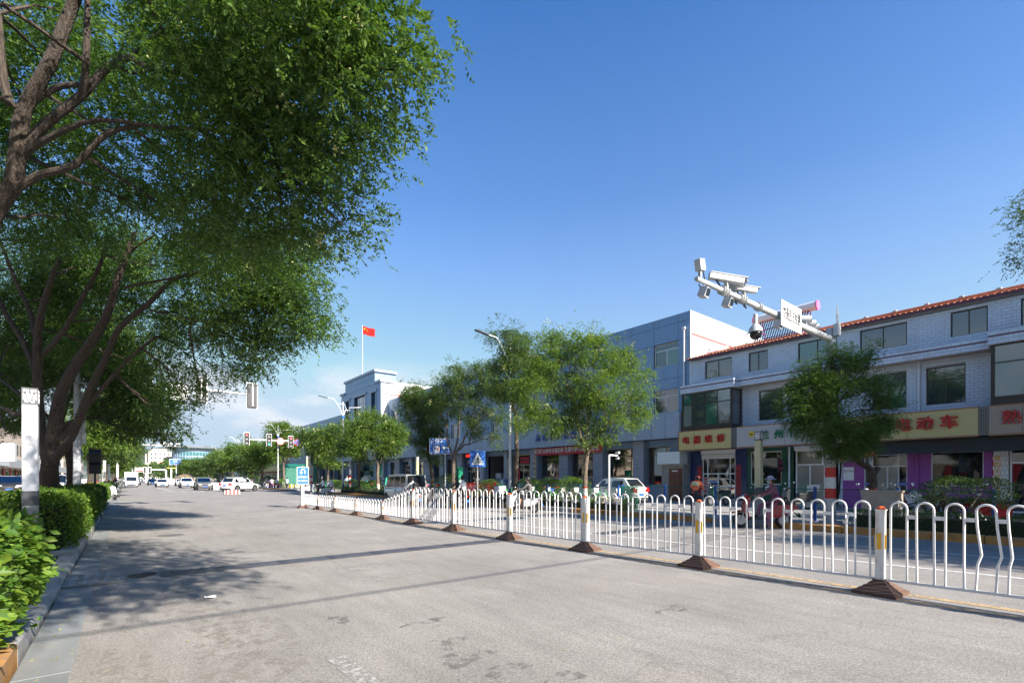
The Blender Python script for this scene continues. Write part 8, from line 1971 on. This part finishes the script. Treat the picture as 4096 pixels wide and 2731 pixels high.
for i, nm in enumerate(('nearest the stone balls', 'second from the stone balls', 'third from the stone balls', 'before the first round bush', 'behind the first round bush', 'behind the second round bush', 'between the second and third bushes', 'next to the lamp post', 'left of the lamp post', 'behind the red banner, right end', 'behind the red banner, left end')):
    bicycle('shared green and white bicycle, %s' % nm, (19.3 + rk.uniform(-.1, .1), y), R(90 + rk.uniform(-12, 12)), mg if i % 3 else M['signw'], group=GB, name='shared_bicycle', lean=rk.uniform(2, 9)); y += 1.25 if i < 6 else 1.5
GS = 'scooters and motorbikes parked along the shop pavement'
for (px, X, ang, c, lb, bx, mk) in ((2875, 24.5, 80, 'green', 'dark green scooter parked before the repair shop door', None, 's'), (3185, 24.2, 60, 'black', 'black scooter with pale top box parked by the noodle shop', M['acw'], 's'), (3585, 22.5, 40, 'black', 'black electric bike parked before the purple door', None, 's'), (3650, 22.0, 70, 'red', 'red scooter among the bikes by the purple shop', None, 's'), (3720, 21.5, 50, 'white', 'white scooter in front of the bike shop window', None, 's'), (3790, 21.0, 80, 'maroon', 'maroon scooter behind the umbrella shaped bush', None, 's'), (3905, 20.5, 110, 'purple', 'pink and purple scooter right of the umbrella shaped bush', None, 's'), (3480, 23.5, 100, 'white', 'pale scooter half hidden behind the leaning trunk', None, 's')):
    p = on_x(px, X); scooter(lb, (p.x, p.y), R(ang), SC[c], z=.15, group=GS, box=bx, lean=5)
p = on_x(3735, 20.3); bicycle('silver bicycle leaning before the purple wall', (p.x, p.y), R(40), M['galv'], z=.15, group=None)
p = on_x(4062, 18.9); scooter('large maroon scooter parked at the right edge facing the road', (p.x, p.y), R(205), SC['maroon'], z=.15, group=GS, s=1.12, lean=6)
scooter('white scooter parked at the left kerb beside the hedge', (gp(446, 1999)), R(200), SC['white'], group=None, lean=6)

# ------------------------------------------------------------ people
SK = mat('skin', (.42, .25, .17), .55); HAIR = mat('hair_black', (.012, .01, .009), .5)
def cl(n, c, rough=.8, **k): return mat('cloth_' + n, c, rough, noise=.12, nscale=14, **k)
CL = dict(white=cl('white', (.72, .72, .74)), black=cl('black', (.018, .018, .02)), grey=cl('grey', (.12, .11, .11)), orange=cl('orange', (.85, .16, .05)), trouser=cl('dark_trouser', (.03, .032, .04)), jeans=cl('jeans', (.06, .09, .16)), floral=mat('cloth_floral', (.22, .09, .11), .8, noise=.7, nscale=30), floralp=mat('cloth_floral2', (.3, .10, .16), .8, noise=.7, nscale=34), lblue=cl('light_blue', (.38, .45, .60)), pale=cl('pale', (.55, .53, .50)), stripe=cl('stripe', (.45, .45, .5)), navy=cl('navy', (.02, .025, .05)), lilac=cl('lilac', (.5, .4, .48)))
STAND = dict(pel=(0, 0, .93), sp=(0, -.01, 1.12), ch=(0, 0, 1.30), nk=(0, 0, 1.46), hd=(0, .02, 1.60), sL=(-.17, 0, 1.41), eL=(-.24, -.03, 1.13), wL=(-.25, .06, .88), sR=(.17, 0, 1.41), eR=(.24, -.03, 1.13), wR=(.25, .06, .88), hL=(-.09, 0, .90), kL=(-.10, .03, .50), aL=(-.10, -.02, .09), tL=(-.11, .15, .04), hR=(.09, 0, .90), kR=(.10, .03, .50), aR=(.10, -.02, .09), tR=(.11, .15, .04))
RIDE = dict(pel=(0, -.38, .86), sp=(0, -.38, 1.04), ch=(0, -.32, 1.22), nk=(0, -.27, 1.38), hd=(0, -.23, 1.52), sL=(-.17, -.31, 1.33), eL=(-.26, -.12, 1.12), wL=(-.31, .14, 1.06), sR=(.17, -.31, 1.33), eR=(.26, -.12, 1.12), wR=(.31, .14, 1.06), hL=(-.09, -.36, .84), kL=(-.15, .06, .72), aL=(-.13, .10, .40), tL=(-.13, .27, .36), hR=(.09, -.36, .84), kR=(.15, .06, .72), aR=(.13, .10, .40), tR=(.13, .27, .36))
BONES = [('pel', 'sp', 'top', .125, .115), ('sp', 'ch', 'top', .115, .13), ('ch', 'nk', 'top', .12, .055), ('nk', 'hd', 'skin', .052, .06), ('ch', 'sL', 'top', .08, .065), ('sL', 'eL', 'top', .06, .046), ('eL', 'wL', 'arm', .042, .03), ('ch', 'sR', 'top', .08, .065), ('sR', 'eR', 'top', .06, .046), ('eR', 'wR', 'arm', .042, .03), ('pel', 'hL', 'leg', .11, .10), ('hL', 'kL', 'leg', .092, .062), ('kL', 'aL', 'shin', .056, .04), ('aL', 'tL', 'shoe', .042, .035), ('pel', 'hR', 'leg', .11, .10), ('hR', 'kR', 'leg', .092, .062), ('kR', 'aR', 'shin', .056, .04), ('aR', 'tR', 'shoe', .042, .035)]
def person(label, pos, rz, pose=None, base=STAND, top='white', leg='trouser', arm=None, shin=None, shoe='black', s=1.0, z=0.0, hair='short', hat=None, look=0.0, group=None, extra=None):
    J = dict(base); J.update(pose or {})
    t = thing('person', label, 'person', (pos[0], pos[1], z), rz, group); t.scale = (s, s, s)
    names = list(J); idx = {n: i for i, n in enumerate(names)}
    rad = {}
    for a, c, _, ra, rc in BONES: rad[a] = max(rad.get(a, 0), ra if a != 'ch' else .12); rad[c] = rc if c not in rad else max(rad[c], rc)
    rad.update(hd=.085, nk=.055, ch=.135, pel=.13, sp=.115, sL=.068, sR=.068, hL=.10, hR=.10, kL=.062, kR=.062, eL=.045, eR=.045, wL=.03, wR=.03, aL=.042, aR=.042, tL=.035, tR=.035)
    me = bpy.data.meshes.new('body'); me.from_pydata([J[n] for n in names], [(idx[a], idx[c]) for a, c, *_ in BONES], [])
    o = bpy.data.objects.new('tmp', me); COL.objects.link(o)
    md = o.modifiers.new('s', 'SKIN'); md.use_smooth_shade = True
    sk = me.skin_vertices[0].data
    for n in names:
        f = .72 if n in ('ch', 'sp', 'pel') else 1.0
        sk[idx[n]].radius = (rad[n] * 1.12, rad[n] * f) if n in ('ch', 'sp', 'pel') else (rad[n], rad[n])
        sk[idx[n]].use_root = (n == 'pel')
    o.modifiers.new('ss', 'SUBSURF').levels = 1
    dg = bpy.context.evaluated_depsgraph_get(); m2 = bpy.data.meshes.new_from_object(o.evaluated_get(dg)); bpy.data.objects.remove(o)
    V = [tuple(v.co) for v in m2.vertices]; Fc = [tuple(p.vertices) for p in m2.polygons]
    mats = [CL[top], CL[leg], CL[arm] if arm in CL else (SK if arm == 'skin' else CL[top]), SK if shin == 'skin' else CL[leg], CL.get(shoe, M['black']), SK]
    key = dict(top=0, leg=1, arm=2, shin=3, shoe=4, skin=5)
    mi = []
    segs = [(Vector(J[a]), Vector(J[c]), key[k], (ra + rc) / 2) for a, c, k, ra, rc in BONES]
    for f in Fc:
        c = sum((Vector(V[i]) for i in f), Vector()) / len(f); best, bk = 9, 0
        for a, b_, k, r_ in segs:
            d = b_ - a; q = max(0, min(1, (c - a).dot(d) / max(1e-6, d.length_squared))); ds = (c - (a + d * q)).length / (r_ + .02)
            if ds < best: best, bk = ds, k
        mi.append(bk)
    b = MB(); b.v, b.f, b.m = V, Fc, mi
    hd = Vector(J['hd']); hr = .098
    # head with face
    def H(p): v = Vector(p); v.rotate(Euler((0, 0, look))); return hd + v
    hb = MB().ball((0, 0, .02), hr, 14, 10, sc_=(.82, .98, 1.18)); b.add([H(p) for p in hb.v], hb.f, 5)
    b.add([H(p) for p in ((-.014, .09, .03), (.014, .09, .03), (.018, .095, -.012), (-.018, .095, -.012), (0, .122, -.005))], [(0, 1, 4), (1, 2, 4), (2, 3, 4), (3, 0, 4)], 5)
    for s_ in (-1, 1):
        e_ = MB().ball((s_ * .082, -.002, .01), .024, 6, 5, sc_=(.35, .8, 1.2)); b.add([H(p) for p in e_.v], e_.f, 5)
        e_ = MB().ball((s_ * .032, .086, .035), .010, 6, 4, sc_=(1.3, .6, .7)); b.add([H(p) for p in e_.v], e_.f, 4)
    e_ = MB().ball((0, .088, -.04), .018, 6, 4, sc_=(1.2, .4, .4)); b.add([H(p) for p in e_.v], e_.f, 5)
    # hands: palm, four fingers and a thumb
    for w_, e2, s_ in (('wL', 'eL', 1), ('wR', 'eR', -1)):
        wv = Vector(J[w_]); d = (wv - Vector(J[e2])).normalized(); sd_ = d.cross(Vector((0, 0, 1))); sd_ = sd_.normalized() if sd_.length > .1 else Vector((1, 0, 0)); dn = d.cross(sd_)
        b.tube([wv - d * .01, wv + d * .045, wv + d * .085], [.026, .036, .03], 8, 5)
        for k, ln in enumerate((.062, .075, .07, .055)):
            o_ = wv + d * .08 + sd_ * (k - 1.5) * .018; b.tube([o_, o_ + d * ln * .55, o_ + d * ln * .8 + dn * ln * .5], [.0095, .0085, .006], 5, 5)
        b.tube([wv + d * .03 + sd_ * .03 * s_, wv + d * .06 + sd_ * .055 * s_, wv + d * .085 + sd_ * .055 * s_ + dn * .02], [.012, .01, .007], 5, 5)
    b.build('body', mats, t, smooth=True)
    if hair and hat != 'helmet':
        hm = MB().ball((0, -.012, .035), hr * 1.12, 14, 10, sc_=(.86, .98, 1.12)); q = MB()
        keep = [f for f in hm.f if (lambda c: c.z > .055 or c.y < -.01)(sum((Vector(hm.v[i]) for i in f), Vector()) / len(f))]
        q.add([H(p) for p in hm.v], keep)
        if hair == 'long': q.tube([H((0, -.09, .06)), H((0, -.12, -.05)), H((.01, -.12, -.2)), H((.01, -.10, -.33))], [.05, .06, .055, .015], 8)
        if hair == 'bun': q.ball(H((0, -.11, .08)), .045, 8, 6)
        q.build('hair', HAIR, t, smooth=True, fix=False)
    if extra: extra(t, J, H)
    return t
def cap(col, brim=.11, dome=1.16, wide=False, nm='hat'):
    def f(t, J, H):
        b = MB(); hm = MB().ball((0, 0, .04), .098 * dome, 14, 10, sc_=(.9, 1, 1.1)); keep = [f_ for f_ in hm.f if sum(hm.v[i][2] for i in f_) / len(f_) > .06]
        b.add([H(p) for p in hm.v], keep)
        if wide: vs = [(r_ * math.cos(a), r_ * math.sin(a) * 1.05, .07 - (r_ - .09) * .35) for a in [k * math.pi / 8 for k in range(16)] for r_ in (.09, .09 + brim)]; b.add([H(p) for p in vs], [(2 * i, 2 * i + 1, (2 * i + 3) % 32, (2 * i + 2) % 32) for i in range(16)])
        else: b.add([H(p) for p in ((-.08, .06, .075), (.08, .06, .075), (.06, .09 + brim, .05), (-.06, .09 + brim, .05))], [(0, 1, 2, 3)])
        b.build(nm, col, t, smooth=True, fix=False)
    return f
def mask_(t, J, H):
    b = MB(); hm = MB().ball((0, .008, -.02), .1, 14, 10, sc_=(.84, 1.0, .75)); keep = [f_ for f_ in hm.f if sum(hm.v[i][1] for i in f_) / len(f_) > .045]
    b.add([H(p) for p in hm.v], keep); b.build('face_mask', mat('mask_blue', (.25, .45, .6), .8), t, smooth=True, fix=False)
def both(*fs):
    def f(t, J, H):
        for g in fs: g(t, J, H)
    return f
def vest_bands(t, J, H):
    for zz in (.55, .8): 
        a, c = Vector(J['pel']), Vector(J['ch']); m = a.lerp(c, zz); b = MB(); d = (c - a).normalized()
        b.tube([m - d * .02, m + d * .02], [.158, .158], 12); b.build('reflective_band', mat('reflect_green', (.5, .75, .45), .4), t)
def pack(col):
    def f(t, J, H):
        c = (Vector(J['ch']) + Vector(J['sp'])) / 2 + Vector((0, -.2, .03)); MB().cbox(c, (.28, .15, .38)).build('backpack', col, t)
    return f
# riders
p_r = gp(3190, 2100)
def rider(label_s, label_p, pos, rz, paint, z=0, foot_down=False, s=1.0, psz=1.0, box=None, plate='plate', pk=None, **kw):
    scooter(label_s, pos, rz, paint, z=z, group=None, box=box, plate=plate, s=s, name='ridden_scooter')
    pose = dict(pk or {})
    if foot_down: pose.update(kL=(-.2, -.1, .52), aL=(-.22, -.12, .1), tL=(-.22, .05, .04))
    return person(label_p, pos, rz, pose, RIDE, z=z - .0, s=psz, **kw)
bagm = mat('wine_bag', (.16, .01, .05), .5)
def bag(t, J, H): MB().ball(Vector(J['pel']) + Vector((-.22, .02, .1)), .14, 10, 8, sc_=(.5, 1.15, 1)).build('shoulder_bag', bagm, t, smooth=True)
rider('dark red scooter stopped at the right kerb under its rider', 'woman in a wide pink hat and floral blouse on the red scooter', (16.0, 7.1), R(38), SC['red'], foot_down=True, top='floral', leg='floralp', shin=None, hair='short', extra=both(cap(CL['lilac'], .09, 1.2, True), mask_, bag), s=1.05, psz=1.0, plate='kgreen')
rider('pale electric moped ridden by the long haired woman', 'woman with a long ponytail in a dark jacket riding a moped', (14.4, 17.2), R(30), SC['white'], top='grey', leg='black', shin='skin', shoe='white', hair='long', s=.95)
rider('dark motorbike carrying two people behind the railing', 'rider in black driving the dark motorbike', (13.6, 22.0), R(18), SC['black'], top='black', leg='trouser', hair='short')
person('passenger in white sitting behind the rider in black', (13.6, 22.0), R(18), {k: (v[0], v[1] - .38, v[2] + .06) for k, v in RIDE.items() if k not in ('wL', 'wR', 'eL', 'eR')} | dict(wL=(-.16, -.42, 1.0), wR=(.16, -.42, 1.0), eL=(-.26, -.62, 1.08), eR=(.26, -.62, 1.08)), RIDE, top='white', leg='black', hair='bun')
rider('light scooter ridden by the backpacker behind the van', 'rider in white shirt with a black backpack behind the van', (12.4, 24.6), R(6), SC['white'], top='white', leg='trouser', hair='short', extra=pack(CL['black']))
rider('grey green scooter crossing near the turn sign', 'rider in white hooded jacket and visor crossing near the turn sign', (13.3, 43.6), R(62), SC['grey'], top='white', leg='trouser', hair='short', extra=cap(CL['white'], .16), s=1.05)
rider('light blue scooter by the right kerb hedge', 'rider in white on the light blue scooter', (15.2, 46.6), R(-8), SC['lblue'], top='white', leg='pale', hair='short', extra=cap(CL['white'], .1))
for px, py, c, tp, lb in ((1062, 1957, 'white', 'black', 'rider in black on a white scooter past the junction, leftmost of three'), (1085, 1957, 'purple', 'white', 'rider in white on a purple scooter past the junction, middle of three'), (1105, 1960, 'red', 'stripe', 'rider in striped shirt on a red scooter, right of three past the junction')):
    rider('%s scooter, %s past the junction' % ({'white': 'white', 'purple': 'purple', 'red': 'red'}[c], {'white': 'leftmost of three', 'purple': 'middle of three', 'red': 'right of three'}[c]), lb, gp(px, py), R(4), SC[c], top=tp, leg='trouser', hair='short')
pc = gp(1147, 1959); bicycle('bicycle ridden at the far corner', pc, R(-4), M['black'], z=0, group=None, basket=False, lean=0, name='ridden_bicycle'); person('cyclist in pale shirt riding at the far corner', pc, R(-4), dict(kL=(-.12, .1, .62), aL=(-.12, .0, .22), tL=(-.12, .15, .2)), RIDE, top='lblue', leg='trouser', z=.08)
person('man in black T-shirt and trousers walking beside the striped block', gp(940, 1962), R(-70), dict(kL=(-.10, .22, .52), aL=(-.10, .2, .10), tL=(-.10, .36, .06), kR=(.10, .02, .50), aR=(.10, -.28, .14), tR=(.1, -.14, .04), eL=(-.25, -.1, 1.14), wL=(-.25, -.05, .9), eR=(.25, .06, 1.14), wR=(.25, .2, .94)), top='black', leg='black', arm='skin', s=1.03)
wk = gp(2762, 2058, .15)
person('street cleaner in orange vest and cap bending over behind the fence', (wk[0] + .3, wk[1]), R(-75), dict(pel=(0, -.12, .92), sp=(0, 0, 1.06), ch=(0, .18, 1.18), nk=(0, .34, 1.27), hd=(0, .44, 1.33), sL=(-.17, .24, 1.22), eL=(-.2, .34, .98), wL=(-.16, .46, .78), sR=(.17, .24, 1.22), eR=(.2, .36, .98), wR=(.14, .5, .8), hL=(-.09, -.12, .88), hR=(.09, -.12, .88), kL=(-.1, 0, .5), kR=(.1, -.06, .5), aL=(-.1, -.02, .09), aR=(.12, -.2, .09), tR=(.12, -.04, .04)), top='orange', leg='trouser', arm='lblue', z=.15, s=1.04, extra=both(cap(CL['orange'], .08), vest_bands))
pm_ = on_x(3042, 18.4); person('man in pale blue shirt standing behind the yellowish pillar', (pm_.x, pm_.y), R(200), top='lblue', leg='jeans', z=.15, s=1.0)
pw = on_x(362, -2.9); person('woman in a blue face mask and white vest behind the left hedge', (pw.x, pw.y), R(205), top='white', arm='floral', leg='trouser', z=.13, s=.98, hair='short', extra=mask_)
pw = on_x(400, -2.9); person('second pedestrian with a dark cap behind the left hedge', (pw.x, pw.y), R(180), top='grey', leg='trouser', z=.13, s=.95, extra=cap(CL['navy'], .06))
for i, (px, X) in enumerate(((462, -.9), (471, -1.0), (456, -3))):
    pw = on_x(px, X); person(('pedestrian in dark clothes at the far left kerb', 'second dark pedestrian near the truck', 'figure in navy beside the far hedge')[i], (pw.x, pw.y), R(180 + 30 * i), top=('navy', 'black', 'grey')[i], leg='trouser', z=.0)
for i, (px, X, tp) in enumerate(((1290, 18.6, 'white'), (1388, 21.0, 'lblue'))):
    pw = on_x(px, X); person(('person in white standing behind the corner bushes', 'person in light blue near the office entrance')[i], (pw.x, pw.y), R(60 + 90 * i), top=tp, leg='jeans', z=.15)

# ------------------------------------------------------------ small things on the road
M['stain'] = paint('oil_stain', (0.165, 0.153, 0.14), 0.54, 5); M['film'] = paint('sandy_film', (0.30, 0.268, 0.235), 0.56, 6); M['pale'] = paint('pale_patch', (0.34, 0.33, 0.30), 0.5, 6)
def patch(name, x, y, rx, ry, m, z=.003, seed=0, rot=0.0):
    rr_ = random.Random(seed); n = 26; vs = []
    for i in range(n):
        a = i / n * 6.283; k = 1 + .22 * math.sin(a * 3 + seed) + .12 * math.sin(a * 7 + seed * 2) + rr_.uniform(-.05, .05); u, v = rx * k * math.cos(a), ry * k * math.sin(a)
        vs.append((x + u * math.cos(rot) - v * math.sin(rot), y + u * math.sin(rot) + v * math.cos(rot), z))
    return struct(MB().add(vs, [tuple(range(n))]).build(name, m, fix=False))
for i, (x, y, a, b) in enumerate(((2.63, 4.76, .28, .14), (2.45, 4.06, .2, .16), (2.37, 3.63, .26, .16), (2.5, 3.19, .22, .1), (2.74, 2.77, .2, .1), (5.2, 3.4, .25, .12), (1.9, 5.5, .1, .2))): patch('oil_stain', x, y, a, b, M['stain'], .0032 + i * .0001, i)
patch('sand_film', .75, 7.2, .32, 2.6, M['film'], .0024, 11, .05); patch('sand_film', .95, 4.6, .4, 2.2, M['film'], .0027, 12); patch('sand_film', 0.0, 3.6, .25, 2.4, M['film'], .0030, 13)
patch('pale_patch', 3.6, 8.5, .7, .3, M['pale'], .0026, 14, .1); patch('pale_patch', 3.4, 7.4, .6, .22, M['pale'], .0028, 15, .1); patch('pale_patch', 12.2, 7.0, 1.6, .3, M['stain'], .0026, 16)
cb = thing('overhead_cable', 'thin overhead cable strung across the street behind the viewpoint', 'cable', (7, -4, 7))
MB().tube([(-14 + i * 2.0, -3.75 - .03 * i, 7.4 - .9 * math.sin(math.pi * i / 21)) for i in range(22)], .02, 6).build('cable', M['black'], cb, world=True)
# fallen leaves and grit along the gutter
rng = np.random.default_rng(5); n = 420
P = np.stack([np.where(rng.random(n) < .6, rng.normal(-.6, .14, n), rng.uniform(-.7, 5, n)), rng.uniform(2.2, 24, n) ** 1.0, np.full(n, .009)], 1)
V = leaf_quads(rng, P, np.stack([rng.normal(0, 1, n), rng.normal(0, 1, n), rng.normal(0, .06, n)], 1), .035, .018, .05)
V[:, 2] = np.maximum(V[:, 2], .0075)
o = quads_object('fallen_leaves', V, mat('leaf_litter', (.36, .33, .10), .7, island=.5)); o['label'] = 'tiny fallen leaves scattered over gutter and asphalt'
